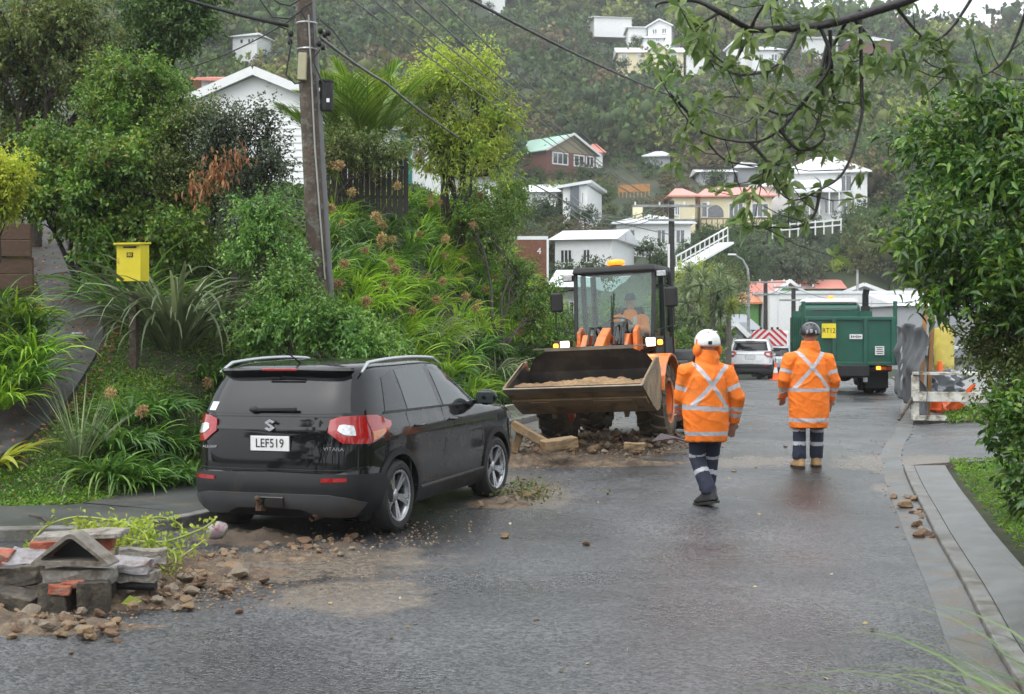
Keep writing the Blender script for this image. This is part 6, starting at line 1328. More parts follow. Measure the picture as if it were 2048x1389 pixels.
T_('shrub', 'brownish green twiggy shrub between the light shrub and the grey-leaved bush', 'shrub', PB(400, 470, 20.5), [EP(385, 260, 20.6, 60, 50, .6), EP(420, 235, 20.8, 40, 25, .4), EP(330, 400, 20.2, 80, 50, .5), EP(430, 400, 20.0, 70, 40, .5), EP(350, 330, 20.4, 80, 60, .6), EP(450, 330, 20.2, 60, 70, .5)], lm_olive, 560, 24, .06, .032, 14, .06, stems=3, spread=.14, twigs=14)
T_('shrub', 'grey green small-leaved bush in front of the white house wall', 'shrub', PB(500, 520, 20), [EP(475, 270, 20, 65, 55, .5), EP(535, 265, 20, 40, 50, .4), EP(490, 350, 19.9, 70, 50, .6), EP(480, 430, 19.6, 70, 40, .5), EP(420, 300, 20, 50, 60, .5), EP(560, 330, 20, 35, 45, .3)], lm_grey, 520, 22, .06, .032, 15, .06, stems=3, spread=.15, twigs=16, shell=.7)
T_('shrub', 'broad-leaved green shrub above the top of the path', 'shrub', PB(150, 560, 20), [EP(120, 330, 20, 90, 80, .7), EP(200, 380, 19.6, 80, 60, .6), EP(70, 390, 19.6, 60, 50, .5), EP(250, 340, 19.8, 60, 60, .5), EP(165, 440, 19.8, 55, 35, .4), EP(230, 450, 19.6, 75, 50, .5), EP(310, 470, 19.6, 75, 50, .5), EP(210, 510, 19.3, 55, 40, .4), EP(390, 480, 19.5, 60, 50, .5)], lm_mid, 980, 24, .09, .05, 16, .07, stems=2, spread=.14)
T_('tree', 'dark tree trunked thicket at the left behind the path', 'tree', PB(-30, 420, 26), [EP(-20, 300, 26, 120, 100, 1), EP(120, 280, 26, 120, 70, 1), EP(250, 330, 26, 120, 70, 1), EP(380, 380, 25, 100, 60, .8), EP(480, 400, 25, 70, 50, .8)], lm_dark, 620, 24, .1, .05, 17, .12)
T_('shrub', 'bright yellow green shrub at the left edge above the timber wall', 'shrub', PB(-90, 560, 15.9), [EP(-10, 370, 15.6, 65, 70, .4), EP(25, 350, 15.5, 42, 45, .3), EP(-60, 350, 15.6, 90, 90, .5), EP(10, 405, 15.5, 38, 28, .3)], lm_yel, 760, 22, .05, .026, 18, .04, spread=.07, stems=3, shell=.3)
T_('tree', 'wispy light green tree behind the bank to the right of the palm', 'tree', PB(900, 420, 31), [EP(890, 150, 31, 55, 70, .7), EP(960, 170, 31, 60, 60, .7), EP(860, 250, 31, 65, 70, .8), EP(940, 270, 31, 85, 70, .9), EP(1010, 230, 31, 50, 50, .5), EP(900, 330, 31, 80, 45, .7), EP(840, 180, 31, 35, 50, .5), EP(985, 320, 31, 50, 40, .6)], lm_light, 620, 18, .13, .042, 19, .09, stems=4, spread=.24, twigs=12, shell=.8, droop=.35)
T_('shrub', 'olive bush in front of the cottage and the paling fence', 'shrub', PB(690, 420, 26.5), [EP(690, 300, 26.5, 50, 40, .5), EP(750, 320, 26.5, 55, 35, .5), EP(790, 300, 26.5, 30, 35, .4), EP(660, 340, 26.3, 35, 30, .4)], lm_olive, 240, 20, .09, .035, 20, .05, stems=2, spread=.18)
T_('shrub', 'leafy shrub growing up around the power pole', 'shrub', PB(560, 760, 17.2), [EP(530, 430, 17.6, 45, 50, .35), EP(505, 500, 17.5, 50, 50, .4), EP(585, 540, 17.4, 40, 35, .35), EP(560, 600, 17.2, 50, 30, .3)], lm_fresh, 330, 20, .07, .034, 21, .035, stems=4, spread=.12, twigs=12, shell=.8)
T_('shrub', 'low spreading shrub of pointed leaves just behind the roof of the black SUV', 'shrub', PB(640, 900, 16.6), [EP(540, 650, 16.6, 75, 45, .45), EP(640, 650, 16.5, 75, 50, .45), EP(720, 680, 16.4, 70, 40, .4), EP(580, 590, 16.8, 60, 40, .4), EP(740, 730, 16.3, 50, 35, .4)], lm_fresh, 720, 20, .08, .034, 22, .03, stems=4, spread=.11)
T_('shrub', 'small-leaved dark shrub on the right shoulder of the bank', 'shrub', PB(1000, 640, 29), [EP(990, 480, 31, 50, 45, .5), EP(1035, 560, 30.5, 45, 50, .5), EP(940, 440, 31, 50, 35, .5), EP(1070, 640, 30, 40, 45, .4), EP(1095, 600, 31, 25, 45, .4)], lm_mid, 380, 22, .09, .042, 23, .06, stems=3, spread=.16)
T_('shrub', 'dark green shrub below the light green tree on the bank top', 'shrub', PB(1010, 460, 34), [EP(1020, 400, 34, 45, 40, .6), EP(1000, 440, 33, 45, 35, .6), EP(940, 410, 33, 50, 30, .6)], lm_mid, 300, 20, .1, .05, 24, .05, spread=.2)
T_('shrub', 'dense green bush low at the right end of the bank beside the loader', 'shrub', PB(1110, 760, 30), [EP(1115, 690, 31, 30, 45, .4), EP(1135, 650, 32, 18, 35, .3)], lm_fresh, 160, 20, .08, .04, 25, .05, spread=.15)
# branch of dead brown leaves
c0 = P(400, 375, 19.3); rnd = np.random.default_rng(5); b = MB(); l0 = np.array(P(385, 385, 19.3)); l1 = np.array(P(480, 300, 19.4)); limb(b, l0, l1, .02, .006, rnd)
t = thing('dead_branch', 'branch of dead copper brown leaves in front of the grey green bush', 'branch', tuple(c0)); ob = obj('stem', b, bark, t); ob.location = -Vector(c0)
cl = l0+(l1-l0)*rnd.uniform(0, 1, (260, 1))+rnd.normal(size=(260, 3))*[.13, .08, .09]; V, Fa = leaf_geo(cl, rnd.normal(size=(260, 3))*.4+[0, 0, -1], .11, .04, rnd); ob = NB().add(V-np.array(c0), Fa).mesh('leaves', [lm_brown], t)
# ---- strap-leaved clumps
def clump_mesh(name, n, L, W, el, bend, seed, mats, segs=5, rad=.12, fold=False, mix=0, twist=0):
    rnd = np.random.default_rng(seed); a = rnd.random(n)*math.tau; rr = rad*np.sqrt(rnd.random(n)); base = np.stack([rr*np.cos(a), rr*np.sin(a), np.zeros(n)], 1)
    az = a+rnd.normal(size=n)*.5; q = rr/rad; e = rnd.uniform(el[0], el[1], n)*(1-.25*q)+.1
    V, Fa = straps(base, az, e, L*rnd.uniform(.6, 1.15, n), W*rnd.uniform(.75, 1.2, n), rnd.uniform(*bend, n), segs, fold, rnd, twist); nb = NB().add(V, Fa, 0)
    return nb.mesh(name, mats, linkit=False)
agv = [clump_mesh('agapanthus', 95, .72, .036, (.6, 1.45), (1.0, 2.4), 200+k, [st_agap if k % 3 else st_agd], 6, .16, True) for k in range(6)]
agd = [clump_mesh('agapanthus', 110, .62, .042, (.5, 1.4), (1.2, 2.6), 220+k, [st_agd], 6, .16, True) for k in range(3)]
def put(me, name, label, cat, x, y, sc_, group=None, dz=-.03, rz=None, tilt=None):
    o = bpy.data.objects.new(name, me); COL.objects.link(o); o.location = (x, y, G(x, y)+dz); o.rotation_euler = (tilt or 0, 0, rng.random()*math.tau if rz is None else rz)
    o.scale = (sc_,)*3; return tag(o, label, cat, group)
# bank cover: positions inside photo polygon, on the ground surface
def poisson(n, reg, dmin, seed):
    rnd = np.random.default_rng(seed); out = []; m = n*9; PX = rnd.uniform(reg[0], reg[1], m); PY = rnd.uniform(reg[2], reg[3], m)
    d = np.linspace(13, 50, 110)[None]; x = (PX[:, None]-CX)/F*d; z = CH-(PY[:, None]-HY)/F*d; dd = np.broadcast_to(d, x.shape); g = G(x, dd).reshape(x.shape); k = np.argmax(z <= g, 1); r = np.arange(m)
    X3 = x[r, k]; Y3 = dd[r, k]; Z3 = g[r, k]; D3 = sdist(KL, X3, Y3)
    for i in range(m):
        if len(out) >= n: break
        p = Vector((X3[i], Y3[i], Z3[i]))
        if k[i] == 0 or p.y > 49 or D3[i] < 1.45: continue
        if all((p.x-q[0])**2+(p.y-q[1])**2+(p.z-q[2])**2 < 0 or (p-Vector(q)).length > dmin for q in out): out.append(tuple(p))
    return out
bank = poisson(190, (640, 1140, 420, 850), .55, 31)
for i, p in enumerate(bank):
    px = CX+p[0]/p[1]*F; py = HY-(p[2]-CH)/p[1]*F
    fresh = noise.noise(Vector((px*.006, py*.006, 2))) > -.25
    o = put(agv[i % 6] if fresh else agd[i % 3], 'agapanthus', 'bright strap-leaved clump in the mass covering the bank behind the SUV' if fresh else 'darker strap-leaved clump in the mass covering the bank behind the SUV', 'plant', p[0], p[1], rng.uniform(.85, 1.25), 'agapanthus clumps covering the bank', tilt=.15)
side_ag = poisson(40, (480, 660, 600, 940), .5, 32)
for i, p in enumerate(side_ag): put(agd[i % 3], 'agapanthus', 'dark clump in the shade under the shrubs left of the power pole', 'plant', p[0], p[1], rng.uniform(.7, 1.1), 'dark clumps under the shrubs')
fr = [(205, 960), (250, 975), (300, 975), (350, 970), (395, 965), (230, 900), (285, 895), (335, 900), (385, 890), (425, 900), (260, 840), (320, 830), (380, 815), (430, 830), (300, 775), (360, 760), (420, 760), (470, 770)]
fl = ['nearest', 'front', 'rear']
fr = [q for q in fr if q[1] > 825 or q[0] > 400]
for i, (px, py) in enumerate(fr):
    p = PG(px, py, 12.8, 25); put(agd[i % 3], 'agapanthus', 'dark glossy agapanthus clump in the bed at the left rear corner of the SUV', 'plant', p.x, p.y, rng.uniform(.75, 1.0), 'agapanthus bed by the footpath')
lf = [(-10, 560), (30, 585), (65, 600), (-20, 640), (25, 650), (62, 660), (-30, 700), (15, 715), (50, 712), (-10, 750), (-50, 600), (-50, 680)]
for i, (px, py) in enumerate(lf):
    D = 15.2+(750-py)*.008; c = P(px, py+70, D); o = put(agv[[0, 1, 3, 4][i % 4]], 'agapanthus', 'bright green strap-leaved clump against the timber wall at the left edge', 'plant', c.x, D, rng.uniform(.8, 1.05), 'clumps against the timber wall'); o.location.z = max(o.location.z, c.z)
# dark ground under them
# flax bush by the mailbox and pale flax on the bank
def hero_clump(name, label, px, py, D, n, L, W, el, bend, seed, mat, segs=9, rad=.2, cat='plant', dz=0, twist=0, zfix=None):
    c = P(px, py, D); z = G(c.x, D) if zfix is None else c.z; me = clump_mesh(name, n, L, W, el, bend, seed, [mat], segs, rad, True, twist=twist); o = bpy.data.objects.new(name, me); COL.objects.link(o); o.location = (c.x, D, z+dz); return tag(o, label, cat)
hero_clump('flax_bush', 'large dark flax bush with long drooping leaves right of the yellow letterbox', 345, 640, 17.6, 120, 1.9, .065, (.75, 1.5), (.9, 2.7), 41, st_flax, rad=.25)
hero_clump('flax_bush', 'dark flax behind the yellow letterbox on its left side', 255, 600, 18.6, 70, 1.5, .05, (.6, 1.4), (.9, 2.2), 42, st_agd, rad=.25)
hero_clump('flax_bush', 'flax clump between the two shrubs left of the power pole', 430, 640, 18.4, 70, 1.5, .055, (.5, 1.4), (.9, 2.3), 43, st_flax, rad=.25)
for (px, py, D, L, lab, sd) in ((905, 700, 22.5, 1.25, 'pale arching strap plant highest on the bank behind the SUV bonnet', 44), (990, 770, 22.3, 1.2, 'pale arching strap plant left of the loader bucket', 45), (960, 860, 21.4, .95, 'pale arching strap plant just above the bonnet mirror', 46), (860, 690, 22.8, 1.1, 'leftmost pale arching strap plant on the bank', 47)):
    c = P(px, py, D); p = PG(px, py, 15, 40); hero_clump('flax_bush', lab, px, py, p.y, 34, L, .04, (.7, 1.45), (1.2, 2.9), sd, st_pale, rad=.12)
hero_clump('young_cabbage_tree', 'spiky fan of thin grey green leaves beside the path at the left', 160, 858, 14.7, 85, .92, .017, (.75, 1.5), (.1, .55), 48, st_spike, segs=5, rad=.05)
o = hero_clump('fern_frond', 'yellowish fern fronds at the left edge below the strap clumps', -10, 775, 14.6, 26, .65, .07, (.3, 1.0), (.6, 1.4), 49, lm_yel, rad=.1)
# dry umbel seed heads
def umbel_mesh(seed, h, r, dens=120, bend=0):
    rnd = np.random.default_rng(seed); nb = NB(); V, Fa = straps(np.zeros((1, 3)), np.array([rnd.random()*6]), np.array([1.5-bend]), np.array([h]), np.array([.016]), np.array([.12+bend]), 6, True, rnd, taper=.1); nb.add(V, Fa, 0)
    tip = V.reshape(-1, 3, 3)[-1].mean(0); d = unit(rnd.normal(size=(dens, 3))+[0, 0, .4]); V, Fa = leaf_geo(np.repeat(tip[None], dens, 0), d, r, .009, rnd, .1, droop=.05); nb.add(V, Fa, 1)
    V, Fa = leaf_geo(tip+d*r*rnd.uniform(.7, 1.0, (dens, 1)), rnd.normal(size=(dens, 3)), .035, .02, rnd); nb.add(V, Fa, 1); return nb.mesh('seed_head', [st_agap, umb_m], linkit=False)
ums = [umbel_mesh(60+k, .95+.1*k, .085, bend=.1*k) for k in range(4)]
ul = poisson(64, (640, 1130, 400, 760), .45, 33)
for i, p in enumerate(ul): put(ums[i % 4], 'seed_head', 'dry brown agapanthus seed head standing out of the bank cover', 'seed head', p[0], p[1], rng.uniform(.8, 1.2), 'dry seed heads on the bank')
for px, py, D, lab in ((255, 870, 14.8, 'leftmost dry seed head beside the spiky fan plant'), (325, 850, 14.9, 'middle dry seed head above the agapanthus bed'), (440, 850, 15.6, 'dry seed head nearest the SUV rear window'), (470, 800, 17, 'tall seed head under the spreading shrub')):
    c = P(px, py, D); put(ums[px % 4], 'seed_head', lab, 'seed head', c.x, D, .85)
ttop = [(665, 455), (690, 440), (745, 430), (790, 425), (830, 425), (880, 440), (720, 470), (860, 470), (930, 470), (770, 480)]
for i, (px, py) in enumerate(ttop): p = PG(px, py, 15, 45); put(ums[i % 4], 'seed_head', 'tall dry seed head along the top edge of the bank', 'seed head', p.x, p.y, 1.25, 'seed heads along the bank top')
# palm
def palm(label, px, py, D, H, n, L, seed):
    c = P(px, py, D); z = G(c.x, D); H = max(.3, c.z-z); t = thing('nikau_palm', label, 'palm', (c.x, D, z)); rnd = np.random.default_rng(seed); b = MB(); b.tube([(0, 0, -.3), (0, 0, H*.6), (0, 0, H)], [.13, .11, .12], 12); obj('trunk', b, bark_g, t, smooth=60)
    for k in range(n):
        a = k*2.4+rnd.random()*.3; e = rnd.uniform(.95, 1.5); be = rnd.uniform(.35, 1.0); segs = 16; pos = np.array([0, 0, H]); st = []; LL_ = L*rnd.uniform(.8, 1.1)
        for i in range(segs+1):
            tt = i/segs; el = e-be*tt**1.3; d = np.array([math.cos(a)*math.cos(el), math.sin(a)*math.cos(el), math.sin(el)]); st.append((pos.copy(), d)); pos = pos+d*LL_/segs
        nb = NB(); b = MB(); b.tube([tuple(q[0]) for q in st], [.03*(1-i/segs)+.005 for i in range(segs+1)], 5); Fq = np.array([f if len(f) == 4 else (*f[:3], f[2]) for f in b.f]); nb.add(np.array(b.v), Fq, 0)
        C = []; Dd = []; 
        for i in range(3, segs*4):
            f = i/4; j = min(segs-1, int(f)); p0 = st[j][0]+(st[j+1][0]-st[j][0])*(f-j); d = st[j][1]; sd = np.cross(d, [0, 0, 1.0]); sd /= max(.05, np.linalg.norm(sd))
            for s2 in (-1, 1): C.append(p0); Dd.append(d*.9+sd*s2*.75+np.array([0, 0, .12])+rnd.normal(size=3)*.06)
        C = np.array(C); Dd = unit(np.array(Dd)); Ln = np.array([.75*math.sin(math.pi*min(1, .12+.82*(i//2)/(len(C)/2)))+.15 for i in range(len(C))])
        az = np.arctan2(Dd[:, 1], Dd[:, 0]); el = np.arcsin(np.clip(Dd[:, 2], -1, 1)); V, Fa = straps(C, az, el, Ln, np.full(len(C), .032), np.full(len(C), .5), 3, False, rnd); nb.add(V, Fa, 0)
        nb.mesh('frond', [lm_pan], t)
    return t
palm('nikau palm with upright fan of fronds right of the power pole', 735, 318, 30, 1.3, 13, 2.4, 71)
palm('second lower palm crown in front of the first, nearer the pole', 680, 335, 31, .4, 11, 1.9, 72)
# cabbage trees behind the loader
for (px, pyt, D, r, lab, sd) in ((1425, 585, 50, 46, 'tall cabbage tree crown behind the left worker', 81), (1400, 640, 49, 42, 'middle cabbage tree crown beside the loader', 82), (1425, 645, 51, 38, 'yellowing cabbage tree crown nearest the white SUV', 83), (1385, 580, 55, 40, 'cabbage tree crown just right of the loader cab', 84), (1455, 600, 56, 34, 'small cabbage tree crown under the street lamp', 85)):
    c = P(px, pyt, D); z = G(c.x, D); t = thing('cabbage_tree', lab, 'tree', (c.x, D, z)); rnd = np.random.default_rng(sd); b = MB(); h = c.z-z; b.tube([(0, 0, -.3), (.05, 0, h*.5), (0, 0, h)], [.16, .12, .1], 8); obj('trunk', b, bark_g, t)
    nb = NB(); rm = r/F*D
    for k in range(9):
        o_ = rnd.normal(size=3)*rm*.5; n = 75; d = unit(rnd.normal(size=(n, 3))+[0, 0, .5]); V, Fa = straps(np.repeat((np.array([0, 0, h])+o_)[None], n, 0), np.arctan2(d[:, 1], d[:, 0]), np.arcsin(d[:, 2]), np.full(n, rm*.75)*rnd.uniform(.7, 1.1, n), np.full(n, .05), rnd.uniform(.3, 1.3, n), 4, False, rnd); nb.add(V, Fa, 0)
    nb.mesh('crown', [st_spike if sd != 83 else lm_light], t)
for i, (px, py, D, r) in enumerate(((1375, 700, 44, 50), (1400, 715, 47, 38), (1340, 690, 50, 60), (1440, 665, 62, 22), (1395, 560, 66, 60), (1330, 610, 62, 55), (1440, 560, 70, 55), (1200, 640, 60, 50))):
    T_('shrub', ['round green shrub low behind the loader wheel', 'shrub between the loader and the left worker', 'shrub hidden behind the loader cab', 'small shrub left of the white SUV', 'pale bush above the cabbage trees', 'bush seen through the loader cab glass', 'bush under the street lamp', 'bush left behind the loader cab'][i], 'shrub', PB(px, 735, D), [EP(px, py, D, r, r*.8, r/F*D), EP(px+r*.5, py+r*.3, D, r*.6, r*.5, r/F*D*.6)], [lm_mid, lm_fresh, lm_dark, lm_mid, lm_light, lm_mid, lm_olive, lm_mid][i], 170, 18, .13, .06, 90+i, .08, spread=.2)
T_('shrub', 'round yellow green shrub standing before the dark hedge above the truck', 'shrub', PB(1675, 600, 118), [EP(1675, 545, 118, 32, 26, 1.3)], lm_light, 200, 16, .25, .12, 99, .15, spread=.25)
# ------------------------------------------------------------ right side shrubs
T_('shrub', 'tall glossy-leaved shrub filling the right edge', 'shrub', (5.6, 12.2, G(5.6, 12.2)), [EP(1900, 330, 11.8, 75, 90, .6), EP(1990, 250, 12, 90, 90, .7), EP(2050, 380, 11.6, 120, 130, .8), EP(1870, 470, 11.6, 75, 75, .5), EP(1960, 560, 11.4, 95, 80, .6), EP(1850, 280, 12.4, 40, 50, .4), EP(2060, 600, 11.4, 100, 120, .7), EP(1880, 580, 11.6, 50, 40, .4)], lm_gloss, 620, 17, .105, .036, 51, .05, spread=.15, stems=5, hero=True, shell=.8, twigs=12)
T_('shrub', 'brownish twiggy shrub below the glossy leaves at the right edge', 'shrub', (5.2, 12.0, G(5.2, 12)), [EP(1985, 690, 11.6, 65, 55, .5), EP(2045, 760, 11.4, 65, 80, .5)], lm_olive, 320, 22, .05, .022, 52, .04, spread=.13, stems=4, shell=.9, twigs=22)
T_('shrub', 'dark leafy lower shrub overhanging the kerb at the right edge', 'shrub', (4.6, 10.6, G(4.6, 10.6)), [EP(2060, 890, 10.6, 50, 70, .4), EP(2090, 990, 10.2, 55, 70, .4), EP(2025, 820, 10.8, 40, 40, .3)], lm_gloss, 230, 15, .09, .033, 53, .04, spread=.1, stems=3, hero=True, shell=.7)
# overhanging branches at the top right
def overhang():
    D = 7.2; base = (3.9, 7.4, G(3.9, 7.4)); t = thing('overhanging_tree', 'overhanging tree with dark branches and drooping leaf whorls, top right', 'tree', base); B = Vector(base); rnd = np.random.default_rng(61)
    def tr(pts): return [P(px, py, D+dd)-B for px, py, dd in pts]
    def curve(pts, n=6):
        q = resample_n([np.array(p) for p in pts], n); return [tuple(x) for x in q]
    b = MB(); tips = []
    main = [([(2300, 300, .3), (2150, 60, .1), (1960, -40, 0), (1790, 10, 0), (1640, 52, 0), (1500, 60, 0)], .036, .018), ([(1500, 60, 0), (1440, 25, -.1), (1390, 2, -.1), (1325, 5, -.2), (1310, 15, -.2)], .018, .005), ([(2300, 300, .3), (2350, 900, .3), (2330, 1100, .2)], .07, .1)]
    tw = [[(1640, 52, 0), (1660, 130, 0), (1600, 210, 0), (1560, 260, 0), (1500, 285, 0), (1400, 262, 0), (1340, 190, 0), (1312, 140, 0)],
          [(1700, 30, 0), (1668, 90, .1), (1640, 160, .1), (1575, 230, .1), (1480, 195, .1), (1420, 200, .1)], [(1720, 20, 0), (1723, 170, 0), (1722, 240, 0), (1690, 340, 0), (1640, 380, 0), (1580, 400, 0), (1530, 350, .1)],
          [(1640, 380, 0), (1628, 430, 0), (1590, 455, 0), (1500, 452, 0)], [(1660, 60, 0), (1665, 170, .1), (1672, 200, .1), (1700, 205, .1)], [(1640, 150, 0), (1655, 90, .1), (1630, 260, .1), (1560, 300, .1)],
          [(1500, 60, 0), (1530, 10, -.1), (1590, -10, -.1)], [(1500, 60, 0), (1460, 130, 0), (1400, 80, 0)], [(1600, 56, 0), (1555, 130, -.1), (1480, 150, -.1), (1420, 120, -.1)], [(1560, 260, 0), (1600, 300, 0), (1650, 270, 0), (1600, 200, 0)],
          [(1790, 10, 0), (1830, 60, .1), (1900, 130, .2), (1850, 190, .2)], [(1960, -30, .1), (1900, 60, .1), (1840, 100, .1), (1800, 140, .1)], [(2060, 0, .1), (2010, 120, .2), (1930, 170, .2)], [(1340, 190, 0), (1380, 230, .1), (1450, 320, .1), (1560, 330, .1)], [(1500, 285, 0), (1540, 340, 0), (1500, 390, 0)], [(1440, 25, -.1), (1380, 60, -.1)], [(1700, 30, 0), (1750, 100, .1), (1690, 130, .1)]]
    for pts, r0, r1 in main: q = curve(tr(pts)); b.tube(q, [r0+(r1-r0)*i/(len(q)-1) for i in range(len(q))], 8)
    C = []; Dr = []
    for pts in tw:
        q = curve(tr(pts)); n = len(q); b.tube(q, [.011+(.003-.011)*i/(n-1) for i in range(n)], 6)
        for f in np.r_[np.linspace(.45, .85, 2), 1.0]:
            i = min(n-1, int(f*(n-1))); p = np.array(q[i])+rnd.normal(size=3)*.04; d0 = np.array(q[i])-np.array(q[max(0, i-2)]); d0 = d0/max(1e-6, np.linalg.norm(d0))
            for k in range(8): C.append(p+rnd.normal(size=3)*.012); Dr.append(unit(rnd.normal(size=3)*.8+d0*.8+[0, 0, -.25]))
        for k in range(6):
            i = rnd.integers(n//4, n); e = np.array(q[i])+rnd.normal(size=3)*[.14, .1, .12]; b.tube([q[i], tuple((np.array(q[i])+e)/2+[0, 0, -.02]), tuple(e)], [.004, .003, .002], 5)
            for j in range(6): C.append(e); Dr.append(unit(rnd.normal(size=3)+[0, 0, -.1]))
    for (px, py) in ((1725, 150), (1740, 130), (1350, 140), (1320, 110), (1350, 330), (1400, 230), (1600, 40), (1650, 20), (1700, 70), (1560, 20), (1850, 90), (1800, 120)):
        p = np.array(P(px, py, D)-B); 
        for k in range(14): C.append(p+rnd.normal(size=3)*.02); Dr.append(unit(rnd.normal(size=3)+[0, 0, -.15]))
    o = obj('branches', b, M('wet_dark_bark', (.018, .013, .014), .5, var=.3, scale=20, bump=.4, bscale=60), t, smooth=80, fix=False)
    V, Fa = leaf_geo(np.array(C), np.array(Dr), .09, .032, rnd, .18, True, .22); NB().add(V, Fa).mesh('leaves', [lm_over], t)
    return t
def resample_n(p, n):
    out = []
    for i in range(len(p)-1):
        a, b_, c, d = p[max(i-1, 0)], p[i], p[i+1], p[min(i+2, len(p)-1)]
        for k in range(n): t = k/n; out.append(.5*((2*b_)+(c-a)*t+(2*a-5*b_+4*c-d)*t*t+(3*b_-a-3*c+d)*t**3))
    out.append(p[-1]); return out
overhang()
# tall grass close to the camera, lower right
rnd = np.random.default_rng(66); n = 110
c = (1.84, 3.7, 0.0); az = rnd.uniform(2.0, 4.4, n); V, Fa = straps(np.c_[rnd.normal(size=n)*.12, rnd.normal(size=n)*.25, np.zeros(n)], az, rnd.uniform(1.25, 1.6, n), rnd.uniform(1.0, 1.65, n), rnd.uniform(.010, .02, n), rnd.uniform(1.2, 2.4, n), 10, True, rnd)
o = NB().add(V, Fa).mesh('tall_grass', [st_spike]); o.location = c; tag(o, 'blurred tuft of tall arching grass in the lower right corner', 'grass')
for i, (x, y, lab) in enumerate(((3.85, 8.7, 'grass tuft by the kerb below the right-hand shrubs'), (4.3, 9.9, 'grass tuft under the dark lower shrub at the right'))):
    o = hero_clump('grass_tuft', lab, CX+x/y*F, 0, y, 60, .55, .016, (.6, 1.4), (.6, 2.0), 67+i, st_pale, segs=6, rad=.12)
# ------------------------------------------------------------ lawn and ground cover
def scatter(reg, n, seed, dmin=1.45, maxd=30, left=True):
    rnd = np.random.default_rng(seed); x = rnd.uniform(reg[0], reg[1], n); y = rnd.uniform(reg[2], reg[3], n)
    d = sdist(KL, x, y) if left else -sdist(KR, x, y); ok = (d > dmin) & (d < maxd) & (pathd(x, y) > .42); return x[ok], y[ok], rnd
x, y, rnd = scatter((-9, -2.6, 13.2, 23), 80000, 71); z = G(x, y); n = len(x)
V, Fa = leaf_geo(np.c_[x, y, z-.01], unit(rnd.normal(size=(n, 3))*[.8, .8, .3]+[0, 0, .75]), .085, .013, rnd, .2, droop=.3); nb = NB().add(V, Fa, 0)
x, y, rnd = scatter((-9, -2.6, 13.1, 20), 26000, 72); z = G(x, y); n = len(x)
V, Fa = leaf_geo(np.c_[x, y, z+.01], unit(rnd.normal(size=(n, 3))+[0, 0, .6]), .045, .035, rnd, .1, droop=.2); nb.add(V, Fa, 1)
o = nb.mesh('lawn_grass', [grass_l, lm_mid]); tag(o, 'rough wet grass and clover on the left bank beside the path', 'grass', kind='stuff')
x, y, rnd = scatter((3.3, 8.5, 8.0, 17.2), 34000, 73, .6, 3.5, False); z = G(x, y)+.0; n = len(x)
V, Fa = leaf_geo(np.c_[x, y, z-.01], unit(rnd.normal(size=(n, 3))*[.8, .8, .3]+[0, 0, .8]), .07, .011, rnd, .2, droop=.3); nb = NB().add(V, Fa, 0)
x, y, rnd = scatter((6.6, 11, 23.0, 26), 9000, 74, .6, 5, False); z = G(x, y); n = len(x)
V, Fa = leaf_geo(np.c_[x, y, z], unit(rnd.normal(size=(n, 3))+[0, 0, .7]), .13, .04, rnd, .2, droop=.3); nb.add(V, Fa, 1)
o = nb.mesh('verge_grass', [grass_l, lm_mid]); tag(o, 'strip of green grass and weeds along the right-hand verge and driveway', 'grass', kind='stuff')
# shrubby undergrowth so the bank never shows bare
pts_ = []; rnd = np.random.default_rng(75); x = rnd.uniform(-12, 4, 26000); y = rnd.uniform(15.5, 50, 26000); d = sdist(KL, x, y); px = CX+x/y*F
z = G(x, y); py = HY-(z-CH)/y*F; ok = (d > 1.5) & (d < 12) & (pathd(x, y) > .6) & ~((px < 480) & (py > 560)) ; x, y, z = x[ok], y[ok], z[ok]; n = len(x)
rep = 4; x = np.repeat(x, rep); y = np.repeat(y, rep); z = np.repeat(z, rep); n = len(x)
V, Fa = leaf_geo(np.c_[x+rnd.normal(size=n)*.12, y+rnd.normal(size=n)*.12, z+rnd.uniform(0, .22, n)], unit(rnd.normal(size=(n, 3))+[0, 0, .5]), .10, .045, rnd); o = NB().add(V, Fa).mesh('undergrowth', [lm_dark]); tag(o, 'dark low undergrowth between the plants on the left bank', 'undergrowth', kind='stuff')
# leaf litter by the path
x, y, rnd = scatter((-9, -3, 13.3, 22), 60000, 76); m = pathd(x, y) < .62; x, y = x[m][:900], y[m][:900]; 
xi = rnd.integers(0, len(PA), 500); xx = PA[xi, 0]+rnd.normal(size=500)*.25; yy = PA[xi, 1]+rnd.normal(size=500)*.25; x = np.r_[x, xx]; y = np.r_[y, yy]; z = G(x, y); z = np.where(pathd(x, y) < .4, z+.14, z+.06); n = len(x)
V, Fa = leaf_geo(np.c_[x, y, z], unit(rnd.normal(size=(n, 3))*[1, 1, .15]), .06, .035, rnd, .1, droop=0); o = NB().add(V, Fa).mesh('leaf_litter', [lm_brown]); tag(o, 'brown fallen leaves scattered along the sloping path', 'leaf litter', kind='stuff')
p = PG(155, 690, 13, 30); b = MB(); b.lathe([(0, .02), (.07, .02), (.075, .0)], 20); o = obj('drain_cap', b, white); o.location = (p.x, p.y, G(p.x, p.y)+.135); tag(o, 'round white drain cap in the sloping path', 'drain cap')
